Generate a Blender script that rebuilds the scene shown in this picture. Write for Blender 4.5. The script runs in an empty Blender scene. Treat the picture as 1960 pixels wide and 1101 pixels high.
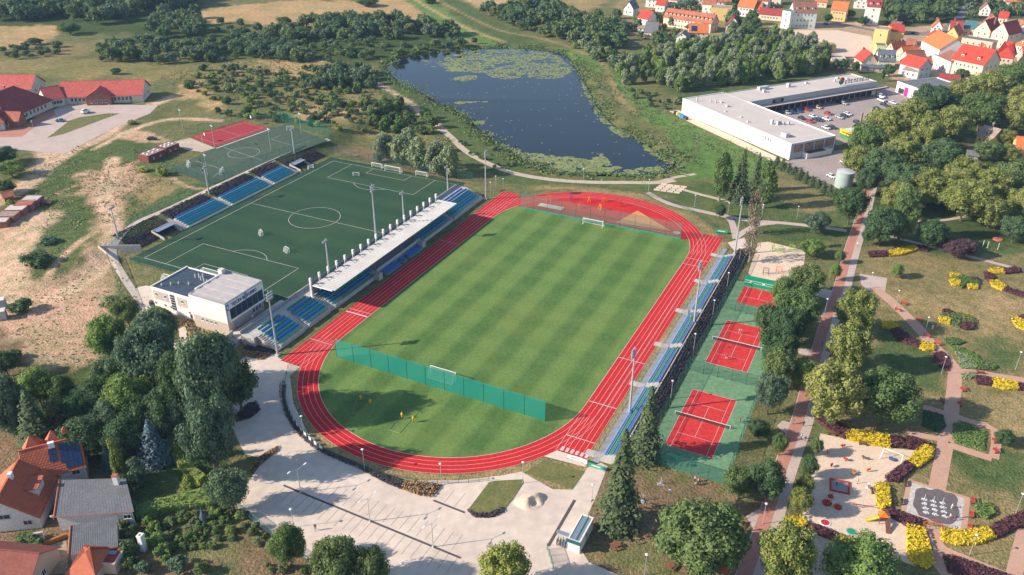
import bpy, bmesh, math, random
import numpy as np
from mathutils import Vector, Matrix
from mathutils.geometry import tessellate_polygon
sc = bpy.context.scene
col = sc.collection
R = math.radians
rng = np.random.default_rng(11)
rnd = random.Random(5)
# ---------------------------------------------------------------- camera, sky, sun, exposure
FPX, PITCH, ROLL, CH = 1595.7, 0.5035, -0.0031, 123.2      # solved from the tennis courts and the turf pitch
cam_d = bpy.data.cameras.new('camera')
cam = bpy.data.objects.new('camera', cam_d)
col.objects.link(cam)
cam.location = (0, 0, CH)
cam.rotation_euler = (Matrix.Rotation(math.pi/2 - PITCH, 3, 'X') @ Matrix.Rotation(-ROLL, 3, 'Z')).to_euler()
cam_d.sensor_width = 36
cam_d.lens = FPX/1960*36
cam_d.clip_start = 1
cam_d.clip_end = 4000
sc.camera = cam
SUN_AZ, SUN_EL = R(10.6), R(27.5)        # shadows run 10.6 degrees off +x
w = bpy.data.worlds.new('World')
sc.world = w
w.use_nodes = True
nt = w.node_tree
sky = nt.nodes.new('ShaderNodeTexSky')
sky.sky_type = 'NISHITA'
sky.sun_disc = False
sky.sun_elevation = SUN_EL
sky.sun_rotation = math.atan2(-math.cos(SUN_AZ), -math.sin(SUN_AZ))
sky.air_density = 1.0
sky.dust_density = 0.6
sky.ozone_density = 1.5
nt.nodes['Background'].inputs[1].default_value = 0.125
nt.links.new(sky.outputs[0], nt.nodes['Background'].inputs[0])
sun_d = bpy.data.lights.new('sun', 'SUN')
sun_d.energy = 5.0
sun_d.angle = R(0.55)
sun_d.color = (1.0, 0.89, 0.75)
sun = bpy.data.objects.new('sun', sun_d)
col.objects.link(sun)
sdir = Vector((math.cos(SUN_AZ)*math.cos(SUN_EL), math.sin(SUN_AZ)*math.cos(SUN_EL), -math.sin(SUN_EL)))
sun.rotation_euler = sdir.to_track_quat('-Z', 'Y').to_euler()
sun.location = (-200, 100, 250)
sc.view_settings.view_transform = 'Standard'
sc.view_settings.look = 'None'
sc.view_settings.gamma = 1
sc.view_settings.exposure = 0.74
sc.cycles.max_bounces = 5
sc.cycles.diffuse_bounces = 2
sc.cycles.glossy_bounces = 2
sc.cycles.transmission_bounces = 3
sc.cycles.transparent_max_bounces = 10
sc.cycles.volume_bounces = 0
# ---------------------------------------------------------------- survey helpers
# the photograph was surveyed with the solved camera: S() turns a sighted ground point into metres
_cr, _sr, _cp, _sp = math.cos(ROLL), math.sin(ROLL), math.cos(PITCH), math.sin(PITCH)
AX = R(63.9)
UX, UY = math.cos(AX), math.sin(AX)
OX, OY = 5.42, 219.95                     # centre of the stadium
ROT = AX - math.pi/2
def sst(e0, e1, x):
 t = np.clip((x-e0)/(e1-e0), 0, 1)
 return t*t*(3-2*t)
def loc_ab(x, y):
 dx, dy = x-OX, y-OY
 return dx*UY - dy*UX, dx*UX + dy*UY
def ab(a, b, z=0.0):
 return Vector((OX + a*UY + b*UX, OY - a*UX + b*UY, z))
def terr(x, y):
 """height of the land: the west side is a 3 m terrace above the turf pitch"""
 a, b = loc_ab(np.asarray(x, float), np.asarray(y, float))
 t = sst(-128.0, -140.0, a)
 t = t*sst(-75, -32, b)*(1-sst(115, 175, b))
 return 3.0*t
def ray(px, py):
 u2, v2 = (px-980)/FPX, -(py-550.5)/FPX
 u, v = _cr*u2 - _sr*v2, _sr*u2 + _cr*v2
 return (u, _cp + v*_sp, -_sp + v*_cp)
def S(px, py, dz=0.0):
 d = ray(px, py)
 z = dz
 for _ in range(8):
  t = (z-CH)/d[2]
  z = float(terr(d[0]*t, d[1]*t)) + dz
 t = (z-CH)/d[2]
 return Vector((d[0]*t, d[1]*t, z))
def pxm(px, py):
 """metres per photograph pixel at a sighted point"""
 p = S(px, py)
 return math.sqrt(p.x**2 + p.y**2 + CH**2)/FPX
# ---------------------------------------------------------------- materials
def _mat(name):
 m = bpy.data.materials.new(name)
 m.use_nodes = True
 return m, m.node_tree, m.node_tree.nodes['Principled BSDF']
def c4(c):
 return (c[0], c[1], c[2], 1)
def noise(nt, scale, detail=3, rough=.55, vec=None):
 n = nt.nodes.new('ShaderNodeTexNoise')
 n.inputs['Scale'].default_value = scale
 n.inputs['Detail'].default_value = detail
 n.inputs['Roughness'].default_value = rough
 if vec is not None:
  nt.links.new(vec, n.inputs['Vector'])
 return n.outputs['Fac']
def ramp(nt, fac, a, b, ca=(0, 0, 0), cb=(1, 1, 1)):
 n = nt.nodes.new('ShaderNodeValToRGB')
 n.color_ramp.elements[0].position = a
 n.color_ramp.elements[1].position = b
 n.color_ramp.elements[0].color = c4(ca)
 n.color_ramp.elements[1].color = c4(cb)
 nt.links.new(fac, n.inputs[0])
 return n.outputs['Color']
def mix(nt, fac, a, b, mode='MIX'):
 n = nt.nodes.new('ShaderNodeMix')
 n.data_type = 'RGBA'
 n.blend_type = mode
 for s, v in ((n.inputs[0], fac), (n.inputs[6], a), (n.inputs[7], b)):
  if isinstance(v, bpy.types.NodeSocket):
   nt.links.new(v, s)
  elif isinstance(v, (int, float)):
   s.default_value = v
  else:
   s.default_value = c4(v)
 return n.outputs[2]
def math_n(nt, op, a, b=None, c=None):
 n = nt.nodes.new('ShaderNodeMath')
 n.operation = op
 for s, v in zip(n.inputs, (a, b, c)):
  if v is None:
   continue
  if isinstance(v, bpy.types.NodeSocket):
   nt.links.new(v, s)
  else:
   s.default_value = v
 return n.outputs[0]
def pos(nt):
 return nt.nodes.new('ShaderNodeNewGeometry').outputs['Position']
def bump(nt, bsdf, h, strength, dist=.1):
 n = nt.nodes.new('ShaderNodeBump')
 n.inputs['Strength'].default_value = strength
 n.inputs['Distance'].default_value = dist
 nt.links.new(h, n.inputs['Height'])
 nt.links.new(n.outputs[0], bsdf.inputs['Normal'])
_M = {}
LEAF = 1.9
def mat(name, c1, c2=None, scale=.5, rough=.85, spec=.25, metal=0., var=0., bmp=0., fine=0., amp=.2):
 """plain surface: two tones mottled by noise, a little per-object variation"""
 if name in _M:
  return _M[name]
 m, nt, b = _mat(name)
 b.inputs['Roughness'].default_value = rough
 b.inputs['Specular IOR Level'].default_value = spec
 b.inputs['Metallic'].default_value = metal
 c2 = c2 or tuple(x*.82 for x in c1)
 p = pos(nt)
 f = ramp(nt, noise(nt, scale, 4, .6, p), .32, .68)
 colr = mix(nt, f, c1, c2)
 if fine:
  g = ramp(nt, noise(nt, fine, 2, .5, p), .3, .7, (1-amp,)*3, (1+amp,)*3)
  colr = mix(nt, 1.0, colr, g, 'MULTIPLY')
 if var:
  oi = nt.nodes.new('ShaderNodeObjectInfo').outputs['Random']
  k = math_n(nt, 'MULTIPLY_ADD', oi, 2*var, 1-var)
  colr = mix(nt, 1.0, colr, k, 'MULTIPLY')
 nt.links.new(colr, b.inputs['Base Color'])
 if bmp:
  bump(nt, b, noise(nt, fine or 4, 3, .6, p), bmp)
 _M[name] = m
 return m
def leafmat(name, c1, c2, c3=None, var=.18, trans=.22, scale=.9, rough=.75):
 """foliage: tone drifts from clump to clump and from leaf to leaf"""
 c1, c2, c3 = (c and (c[0]*LEAF*.96, c[1]*LEAF*.97, c[2]*LEAF*1.1) for c in (c1, c2, c3))
 if name in _M:
  return _M[name]
 m, nt, b = _mat(name)
 b.inputs['Roughness'].default_value = rough
 b.inputs['Specular IOR Level'].default_value = .15
 p = pos(nt)
 colr = mix(nt, ramp(nt, noise(nt, scale, 3, .6, p), .35, .65), c1, c2)
 g = ramp(nt, noise(nt, 3.1, 2, .5, p), .3, .7, (.72, .72, .72), (1.25, 1.25, 1.25))
 colr = mix(nt, 1.0, colr, g, 'MULTIPLY')
 oi = nt.nodes.new('ShaderNodeObjectInfo').outputs['Random']
 if c3 is not None:
  colr = mix(nt, ramp(nt, oi, .3, .95), colr, mix(nt, 1.0, g, c3, 'MULTIPLY'))
 k = math_n(nt, 'MULTIPLY_ADD', oi, 2*var, 1-var)
 colr = mix(nt, 1.0, colr, k, 'MULTIPLY')
 nt.links.new(colr, b.inputs['Base Color'])
 if trans:
  t = nt.nodes.new('ShaderNodeBsdfTranslucent')
  nt.links.new(mix(nt, 1.0, colr, (1.2, 1.35, .7), 'MULTIPLY'), t.inputs[0])
  ms = nt.nodes.new('ShaderNodeMixShader')
  ms.inputs[0].default_value = trans
  nt.links.new(b.outputs[0], ms.inputs[1])
  nt.links.new(t.outputs[0], ms.inputs[2])
  nt.links.new(ms.outputs[0], nt.nodes['Material Output'].inputs[0])
 _M[name] = m
 return m
def netmat(name, c, dens):
 """woven net or wire mesh seen from afar: a fine weave, part thread and part gap"""
 if name in _M:
  return _M[name]
 m, nt, b = _mat(name)
 b.inputs['Base Color'].default_value = c4(c)
 b.inputs['Roughness'].default_value = .7
 t = nt.nodes.new('ShaderNodeBsdfTransparent')
 tl = nt.nodes.new('ShaderNodeBsdfTranslucent')
 tl.inputs[0].default_value = c4(c)
 m2 = nt.nodes.new('ShaderNodeMixShader')
 m2.inputs[0].default_value = .4
 nt.links.new(b.outputs[0], m2.inputs[1])
 nt.links.new(tl.outputs[0], m2.inputs[2])
 ms = nt.nodes.new('ShaderNodeMixShader')
 ms.inputs[0].default_value = dens
 nt.links.new(t.outputs[0], ms.inputs[1])
 nt.links.new(m2.outputs[0], ms.inputs[2])
 nt.links.new(ms.outputs[0], nt.nodes['Material Output'].inputs[0])
 _M[name] = m
 return m
# ---------------------------------------------------------------- mesh building
class MB:
 def __init__(s):
  s.v, s.f, s.mi = [], [], []
  s.cur = 0
 def add(s, vs, fs):
  o = len(s.v)
  s.v += [tuple(p) for p in vs]
  s.f += [tuple(i+o for i in f) for f in fs]
  s.mi += [s.cur]*len(fs)
  return s
 def box(s, cx, cy, z0, sx, sy, sz, rz=0.):
  c, n = math.cos(rz), math.sin(rz)
  vs = []
  for z in (z0, z0+sz):
   for x, y in ((-sx/2, -sy/2), (sx/2, -sy/2), (sx/2, sy/2), (-sx/2, sy/2)):
    vs.append((cx + c*x - n*y, cy + n*x + c*y, z))
  return s.add(vs, [(3, 2, 1, 0), (4, 5, 6, 7), (0, 1, 5, 4), (1, 2, 6, 5), (2, 3, 7, 6), (3, 0, 4, 7)])
 def prism(s, pts, z0, z1):
  n = len(pts)
  vs = [(p[0], p[1], z0) for p in pts] + [(p[0], p[1], z1) for p in pts]
  area = sum(pts[i][0]*pts[(i+1) % n][1] - pts[(i+1) % n][0]*pts[i][1] for i in range(n))
  tr = tessellate_polygon([[Vector((p[0], p[1], 0)) for p in pts]])
  fs = []
  for t in tr:
   a, b, c = t
   k = (pts[b][0]-pts[a][0])*(pts[c][1]-pts[a][1]) - (pts[c][0]-pts[a][0])*(pts[b][1]-pts[a][1])
   if k < 0:
    a, c = c, a
   fs += [(a+n, b+n, c+n), (c, b, a)]
  for i in range(n):
   j = (i+1) % n
   fs.append((i, j, j+n, i+n) if area > 0 else (j, i, i+n, j+n))
  return s.add(vs, fs)
 def tube(s, p0, p1, r0, r1=None, n=8, cap=True):
  r1 = r0 if r1 is None else r1
  p0, p1 = Vector(p0), Vector(p1)
  d = (p1-p0).normalized()
  u = d.orthogonal().normalized()
  w_ = d.cross(u)
  vs = []
  for p, r in ((p0, r0), (p1, r1)):
   for k in range(n):
    t = 2*math.pi*k/n
    vs.append(p + (u*math.cos(t) + w_*math.sin(t))*r)
  fs = [(k, (k+1) % n, n+(k+1) % n, n+k) for k in range(n)]
  if cap:
   fs += [tuple(range(n-1, -1, -1)), tuple(range(n, 2*n))]
  return s.add(vs, fs)
 def ell(s, c, r, nu=10, nv=6, jit=0.):
  vs, fs = [], []
  for j in range(nv+1):
   ph = math.pi*j/nv
   for i in range(nu):
    t = 2*math.pi*i/nu
    k = 1 + (rnd.uniform(-jit, jit) if jit else 0)
    vs.append((c[0]+r[0]*math.sin(ph)*math.cos(t)*k, c[1]+r[1]*math.sin(ph)*math.sin(t)*k, c[2]-r[2]*math.cos(ph)*k))
  for j in range(nv):
   for i in range(nu):
    fs.append((j*nu+i, j*nu+(i+1) % nu, (j+1)*nu+(i+1) % nu, (j+1)*nu+i))
  return s.add(vs, fs)
 def poly(s, pts):
  return s.add(pts, [tuple(range(len(pts)))])
 def mesh(s, name, mats=(), smooth=False):
  me = bpy.data.meshes.new(name)
  me.from_pydata(s.v, [], s.f)
  for m in mats:
   me.materials.append(m)
  if len(mats) > 1:
   me.polygons.foreach_set('material_index', s.mi)
  if smooth:
   me.polygons.foreach_set('use_smooth', [True]*len(me.polygons))
  me.update()
  return me
 def obj(s, name, m, parent=None, loc=None, rz=None, smooth=False):
  mats = m if isinstance(m, (list, tuple)) else (m,)
  return mobj(name, s.mesh(name, mats, smooth), parent, loc, rz)
def mobj(name, me, parent=None, loc=None, rz=None, scale=None, m=None):
 o = bpy.data.objects.new(name, me)
 col.objects.link(o)
 o.parent = parent
 if loc is not None:
  o.location = loc
 if rz is not None:
  o.rotation_euler = (0, 0, rz)
 if scale is not None:
  o.scale = scale if hasattr(scale, '__len__') else (scale,)*3
 if m is not None and len(o.material_slots):
  o.material_slots[0].link = 'OBJECT'
  o.material_slots[0].material = m
 return o
def tag(o, label, cat, group=None):
 o['label'] = label
 o['category'] = cat
 if group:
  o['group'] = group
 return o
def thing(name, label, cat, loc=(0, 0, 0), rz=0., group=None):
 o = bpy.data.objects.new(name, None)
 o.empty_display_size = .5
 col.objects.link(o)
 o.location = loc
 o.rotation_euler = (0, 0, rz)
 return tag(o, label, cat, group)
def struct(o, label=None):
 o['kind'] = 'structure'
 if label:
  o['label'] = label
 return o
def smooth_pts(pts, closed=False, n=6):
 """Catmull-Rom through the points"""
 P = [Vector((p[0], p[1])) for p in pts]
 out = []
 m = len(P)
 for i in range(m if closed else m-1):
  p0, p1, p2, p3 = (P[(i+k) % m] if closed else P[min(max(i+k, 0), m-1)] for k in (-1, 0, 1, 2))
  for k in range(n):
   t = k/n
   out.append(.5*((2*p1) + (p2-p0)*t + (2*p0-5*p1+4*p2-p3)*t*t + (3*p1-p0-3*p2+p3)*t**3))
 if not closed:
  out.append(P[-1])
 return out
def PX(lst):
 return [S(*p) for p in lst]
def sheet(name, pts, z, m, label=None, parent=None, smooth=0, thick=0., kind=True, level=False):
 """a flat layer of paving, turf or marking laid over the land"""
 pts = [(p[0], p[1]) for p in (smooth_pts(pts, True, smooth) if smooth else pts)]
 b = MB()
 tr = tessellate_polygon([[Vector((p[0], p[1], 0)) for p in pts]])
 tz = terr([p[0] for p in pts], [p[1] for p in pts])
 if level:
  tz = tz*0 + tz.max()
 vs = [(p[0], p[1], float(h)+z) for p, h in zip(pts, tz)]
 fs = []
 for a, bb, c in tr:
  k = (pts[bb][0]-pts[a][0])*(pts[c][1]-pts[a][1]) - (pts[c][0]-pts[a][0])*(pts[bb][1]-pts[a][1])
  fs.append((a, bb, c) if k > 0 else (c, bb, a))
 b.add(vs, fs)
 if thick:
  n = len(pts)
  ar = sum(pts[i][0]*pts[(i+1) % n][1] - pts[(i+1) % n][0]*pts[i][1] for i in range(n))
  vs = vs + [(v[0], v[1], v[2]-thick) for v in vs]
  b.add(vs, [((i+1) % n, i, n+i, n+(i+1) % n) if ar < 0 else (i, (i+1) % n, n+(i+1) % n, n+i) for i in range(n)])
 o = b.obj(name, m, parent)
 if parent is None and kind:
  struct(o, label)
 return o
def strip_mb(pts, width, z, n=5, b=None, closed=False, drape=True, w2=None):
 P = smooth_pts(pts, closed, n) if n else [Vector((p[0], p[1])) for p in pts]
 b = b or MB()
 m = len(P)
 L, Rr = [], []
 for i in range(m):
  d = (P[(i+1) % m]-P[i-1]) if closed else (P[min(i+1, m-1)]-P[max(i-1, 0)])
  if d.length < 1e-6:
   d = Vector((1, 0))
  d.normalize()
  nn = Vector((-d.y, d.x))
  ww = width if w2 is None else width + (w2-width)*i/(m-1)
  L.append(P[i]+nn*ww/2)
  Rr.append(P[i]-nn*ww/2)
 def zz(p):
  return (float(terr(p.x, p.y)) if drape else 0)+z
 vs = [(p.x, p.y, zz(p)) for p in L] + [(p.x, p.y, zz(p)) for p in Rr]
 k = m if closed else m-1
 b.add(vs, [(m+i, m+(i+1) % m, (i+1) % m, i) for i in range(k)])
 return b
def ribbon(name, pts, width, z, m, label=None, n=5, parent=None, w2=None):
 o = strip_mb(pts, width, z, n, w2=w2).obj(name, m, parent)
 if parent is None:
  struct(o, label)
 return o
def text_mesh(s, size):
 cu = bpy.data.curves.new('txt', 'FONT')
 cu.body = s
 cu.size = size
 cu.align_x = 'CENTER'
 cu.align_y = 'CENTER'
 cu.extrude = size*.06
 cu.resolution_u = 3
 o = bpy.data.objects.new('txt', cu)
 col.objects.link(o)
 dg = bpy.context.evaluated_depsgraph_get()
 me = bpy.data.meshes.new_from_object(o.evaluated_get(dg))
 bpy.data.objects.remove(o)
 me.name = 'lettering'
 return me
# ================================================================ THE LAND
def poly_sd(P, x, y):
 """signed distance (inside negative) from arrays x, y to polygon P"""
 P = np.array([(p[0], p[1]) for p in P])
 d = np.full(x.shape, 1e18)
 ins = np.zeros(x.shape, bool)
 n = len(P)
 for i in range(n):
  ax_, ay_ = P[i]
  bx_, by_ = P[(i+1) % n]
  ex, ey = bx_-ax_, by_-ay_
  t = np.clip(((x-ax_)*ex + (y-ay_)*ey)/(ex*ex+ey*ey+1e-12), 0, 1)
  d = np.minimum(d, (x-ax_-t*ex)**2 + (y-ay_-t*ey)**2)
  c = ((ay_ > y) != (by_ > y)) & (x < (bx_-ax_)*(y-ay_)/((by_-ay_) + 1e-12) + ax_)
  ins ^= c
 d = np.sqrt(d)
 return np.where(ins, -d, d)
_perm = rng.integers(0, 256, 512)
_val = rng.random(256)
def vnoise(x, y, s):
 """smooth value noise, feature size s metres"""
 x, y = x/s + 100, y/s + 100
 i, j = np.floor(x).astype(int), np.floor(y).astype(int)
 fx, fy = x-i, y-j
 fx, fy = fx*fx*(3-2*fx), fy*fy*(3-2*fy)
 def h(a, b):
  return _val[_perm[(_perm[a & 255] + b) & 255] & 255]
 return (h(i, j)*(1-fx)+h(i+1, j)*fx)*(1-fy) + (h(i, j+1)*(1-fx)+h(i+1, j+1)*fx)*fy
POND_PX = [(740, 128), (790, 108), (850, 98), (940, 92), (1010, 93), (1075, 103), (1098, 130), (1118, 160), (1140, 200), (1168, 235), (1205, 258), (1262, 292),
   (1290, 305), (1262, 331), (1180, 334), (1100, 330), (1040, 322), (1000, 306), (960, 279), (915, 247), (878, 217), (842, 201), (800, 177), (760, 157)]
def Sw(px, py, z=-.8):
 d = ray(px, py)
 t = (z-CH)/d[2]
 return Vector((d[0]*t, d[1]*t, z))
POND = smooth_pts([Sw(*p) for p in POND_PX], True, 4)
STRAW = (.40, .28, .15); DRY = (.215, .18, .09); OLIVE = (.145, .150, .068); GREEN = (.085, .122, .048); LUSH = (.115, .20, .06)
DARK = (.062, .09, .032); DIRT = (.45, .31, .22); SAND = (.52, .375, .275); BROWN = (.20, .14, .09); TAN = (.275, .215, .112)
zones = [
 # (colour, sighted outline, feather m, ragged m)
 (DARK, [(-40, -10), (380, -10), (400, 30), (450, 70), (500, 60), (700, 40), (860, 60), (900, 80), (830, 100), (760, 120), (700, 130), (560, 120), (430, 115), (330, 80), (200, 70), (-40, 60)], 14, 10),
 (STRAW, [(330, 52), (400, 18), (560, 2), (690, 4), (760, -8), (800, 16), (850, 44), (905, 74), (860, 62), (780, 44), (700, 38), (620, 52), (560, 52), (450, 45)], 6, 8),
 (STRAW, [(860, -8), (1000, -8), (975, 20), (930, 30), (880, 15)], 6, 6),
 (STRAW, [(-40, 56), (100, 54), (112, 72), (60, 95), (-40, 108)], 5, 6),
 (DRY, [(100, 92), (190, 82), (185, 108), (110, 125), (0, 150), (-40, 150), (-40, 130), (60, 118)], 8, 8),
 ((.215, .19, .082), [(60, 130), (200, 118), (330, 128), (420, 120), (560, 112), (700, 138), (722, 178), (820, 238), (860, 285), (700, 262), (600, 225), (430, 190), (330, 160), (250, 158), (60, 150)], 10, 12),
 (STRAW, [(500, 120), (610, 122), (640, 135), (600, 150), (520, 148)], 8, 8),
 (STRAW, [(560, 200), (700, 200), (730, 225), (640, 235), (560, 222)], 8, 8),
 (STRAW, [(330, 160), (380, 165), (440, 205), (400, 212), (340, 190)], 6, 6),
 (STRAW, [(860, 62), (905, 78), (930, 88), (890, 84)], 3, 3),
 (LUSH, [(760, -10), (800, -10), (960, 80), (1000, 92), (900, 95), (850, 60)], 6, 5),
 (GREEN, [(800, -10), (860, -10), (1000, 60), (1060, 90), (960, 88)], 6, 6),
 (LUSH, [(1050, 95), (1090, 90), (1180, 138), (1245, 200), (1320, 238), (1420, 280), (1500, 318), (1470, 345), (1350, 340), (1285, 335), (1310, 300), (1235, 262), (1165, 190), (1115, 125)], 5, 4),
 (OLIVE, [(1120, 130), (1170, 150), (1230, 220), (1300, 270), (1290, 300), (1240, 265), (1180, 210)], 5, 5),
 (GREEN, [(690, 140), (745, 128), (765, 160), (850, 205), (930, 258), (1005, 310), (1050, 330), (930, 330), (870, 285), (800, 225), (740, 190)], 5, 5),
 (GREEN, [(930, 328), (1060, 335), (1280, 350), (1500, 350), (1700, 400), (1660, 470), (1500, 470), (1420, 430), (1330, 395), (1180, 350), (1000, 358), (960, 350)], 5, 4),
 (DRY, [(1490, 340), (1600, 370), (1620, 410), (1510, 400), (1480, 370)], 4, 4),
 (GREEN, [(1180, 120), (1500, 60), (1600, 130), (1450, 180), (1300, 190)], 10, 5),
 # west terrace
 (GREEN, [(40, 340), (140, 290), (230, 262), (330, 285), (345, 330), (250, 420), (150, 490), (80, 520), (30, 500), (90, 400)], 5, 6),
 (OLIVE, [(230, 240), (300, 215), (430, 225), (440, 240), (330, 290), (270, 270)], 4, 4),
 (DIRT, [(168, 335), (245, 320), (268, 350), (245, 410), (225, 450), (200, 440), (180, 400), (150, 375)], 6, 8),
 (TAN, [(250, 340), (330, 350), (370, 370), (300, 400), (255, 390)], 7, 6),
 (DIRT, [(-40, 440), (20, 425), (90, 410), (95, 425), (40, 470), (25, 520), (60, 545), (140, 530), (170, 470), (190, 460), (185, 520), (215, 560), (225, 640), (180, 640), (170, 720), (120, 740), (80, 705), (40, 720), (-40, 690)], 7, 8),
 ((.44, .30, .215), [(165, 335), (240, 322), (262, 352), (236, 420), (218, 480), (222, 560), (246, 620), (212, 660), (180, 738), (100, 735), (30, 715), (-40, 690), (-40, 560), (60, 548), (140, 530), (182, 470), (190, 410), (162, 370)], 8, 4),
 (BROWN, [(-40, 640), (60, 650), (90, 700), (40, 735), (-40, 740)], 6, 6),
 (GREEN, [(30, 510), (90, 455), (150, 440), (150, 500), (120, 530), (60, 540), (30, 530)], 5, 5),
 (TAN, [(185, 480), (215, 440), (240, 400), (225, 470), (210, 540), (240, 600), (225, 620)], 4, 4),
 (GREEN, [(215, 470), (250, 415), (330, 370), (420, 335), (520, 300), (640, 262), (640, 285), (520, 318), (420, 360), (310, 420), (225, 480), (240, 590), (225, 590)], 2, 2),
 (TAN, [(20, 240), (110, 245), (230, 250), (260, 262), (190, 280), (120, 290), (20, 290)], 4, 3),
 (OLIVE, [(-40, 280), (100, 288), (110, 310), (30, 330), (-40, 325)], 3, 3),
 (DIRT, [(215, 255), (275, 258), (330, 272), (320, 280), (260, 278), (215, 272)], 2, 3),
 # forest floor and gardens in the south-west
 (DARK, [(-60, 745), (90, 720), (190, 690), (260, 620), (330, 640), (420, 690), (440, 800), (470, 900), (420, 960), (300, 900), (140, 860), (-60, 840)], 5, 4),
 (GREEN, [(262, 855), (320, 830), (350, 890), (385, 930), (300, 960), (255, 970)], 2, 1),
 (BROWN, [(240, 980), (470, 960), (560, 1060), (620, 1101), (560, 1180), (200, 1180)], 6, 3),
 (OLIVE, [(300, 985), (470, 965), (500, 1010), (440, 1101), (320, 1090)], 5, 5),
 (BROWN, [(-120, 820), (100, 820), (140, 900), (240, 980), (230, 1180), (-160, 1180)], 4, 2),
 (TAN, [(440, 780), (500, 790), (530, 860), (470, 870), (445, 830)], 3, 2),
 (TAN, [(440, 600), (490, 650), (440, 690), (400, 660), (300, 620), (310, 600)], 4, 3),
 (BROWN, [(640, 278), (700, 284), (800, 312), (900, 346), (885, 354), (760, 322), (650, 298)], 2, 2),
 # stadium aprons
 (TAN, [(545, 690), (610, 650), (640, 660), (600, 730), (590, 790), (640, 850), (760, 900), (900, 910), (1040, 880), (1130, 890), (1100, 935), (960, 920), (820, 930), (680, 900), (590, 840), (560, 760)], 3, 1),
 (TAN, [(1000, 360), (1090, 352), (1230, 370), (1330, 415), (1390, 455), (1370, 470), (1330, 420), (1230, 380), (1090, 362)], 3, 1),
 (TAN, [(1395, 450), (1385, 480), (1150, 880), (1125, 905), (1100, 890), (1130, 850), (1340, 480)], 2, 1),
 # park
 (DRY, [(1640, 470), (1760, 450), (2040, 470), (2040, 1180), (1800, 1180), (1780, 1080), (1640, 1000), (1560, 850), (1600, 700)], 6, 5),
 (OLIVE, [(1440, 470), (1620, 450), (1600, 520), (1540, 700), (1480, 900), (1400, 1000), (1390, 900), (1440, 700), (1500, 560)], 4, 4),
 (TAN, [(1720, 560), (1860, 560), (1990, 560), (1990, 660), (1880, 640), (1760, 610)], 8, 9),
 (TAN, [(1850, 740), (1990, 760), (1990, 830), (1900, 820), (1840, 790)], 7, 8),
 (GREEN, [(1690, 630), (1790, 680), (1800, 740), (1680, 720), (1650, 680)], 6, 6),
 (GREEN, [(1860, 640), (1990, 660), (1990, 700), (1900, 700)], 6, 5),
 (GREEN, [(1700, 440), (1940, 450), (1960, 480), (1760, 480), (1660, 460)], 6, 5),
 (GREEN, [(1830, 860), (1990, 850), (1990, 960), (1900, 960), (1840, 930)], 6, 6),
 (BROWN, [(1140, 910), (1290, 900), (1450, 930), (1480, 960), (1450, 1120), (1120, 1120), (1110, 1040)], 6, 4),
 (OLIVE, [(1380, 900), (1480, 880), (1500, 930), (1440, 970), (1380, 940)], 5, 4),
 (OLIVE, [(1130, 1030), (1300, 1020), (1290, 1101), (1120, 1101)], 5, 5),
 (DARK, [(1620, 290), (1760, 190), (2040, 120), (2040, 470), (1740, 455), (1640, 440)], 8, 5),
 (DRY, [(1840, 255), (1900, 265), (1990, 300), (1860, 300)], 4, 3),
 # town
 (TAN, [(1180, -10), (1480, -10), (1460, 60), (1300, 80), (1180, 60)], 8, 5),
 (DIRT, [(1580, 40), (1960, 30), (1990, 170), (1780, 170), (1690, 140), (1600, 125), (1500, 80), (1460, 60), (1480, 40)], 5, 2),
 (GREEN, [(1640, 130), (1700, 135), (1690, 160), (1650, 155)], 3, 2),
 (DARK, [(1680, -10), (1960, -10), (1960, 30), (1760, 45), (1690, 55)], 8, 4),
 (TAN, [(1040, 5), (1120, -10), (1180, -10), (1120, 22), (1060, 25)], 5, 4),
]
NT, NY = 520, 470
tt = np.linspace(-1.05, 1.05, NT)
yy = np.exp(np.linspace(math.log(78), math.log(1150), NY))
gx = np.outer(yy, tt).ravel()
gy = np.repeat(yy, NT)
gz = terr(gx, gy)
sd = poly_sd(POND, gx, gy)
dip = sst(5.0, -3.0, sd)
gz = gz*(1-dip) - 2.2*dip
gz += .35*(vnoise(gx, gy, 23)-.5)*sst(480, 620, gy)*(sd > 6)*(gx < 60)
colr = np.tile(np.array(OLIVE), (gx.size, 1))
nA = vnoise(gx, gy, 9)*.6 + vnoise(gx+50, gy-20, 3.5)*.4 - .5
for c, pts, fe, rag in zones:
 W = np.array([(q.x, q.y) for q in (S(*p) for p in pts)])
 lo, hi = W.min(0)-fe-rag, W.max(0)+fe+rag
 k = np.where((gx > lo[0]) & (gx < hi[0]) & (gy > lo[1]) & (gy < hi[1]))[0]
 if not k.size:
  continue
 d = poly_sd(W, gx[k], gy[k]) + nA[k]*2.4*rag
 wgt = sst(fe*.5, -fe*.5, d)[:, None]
 colr[k] = colr[k]*(1-wgt) + np.array(c)*wgt
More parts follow.
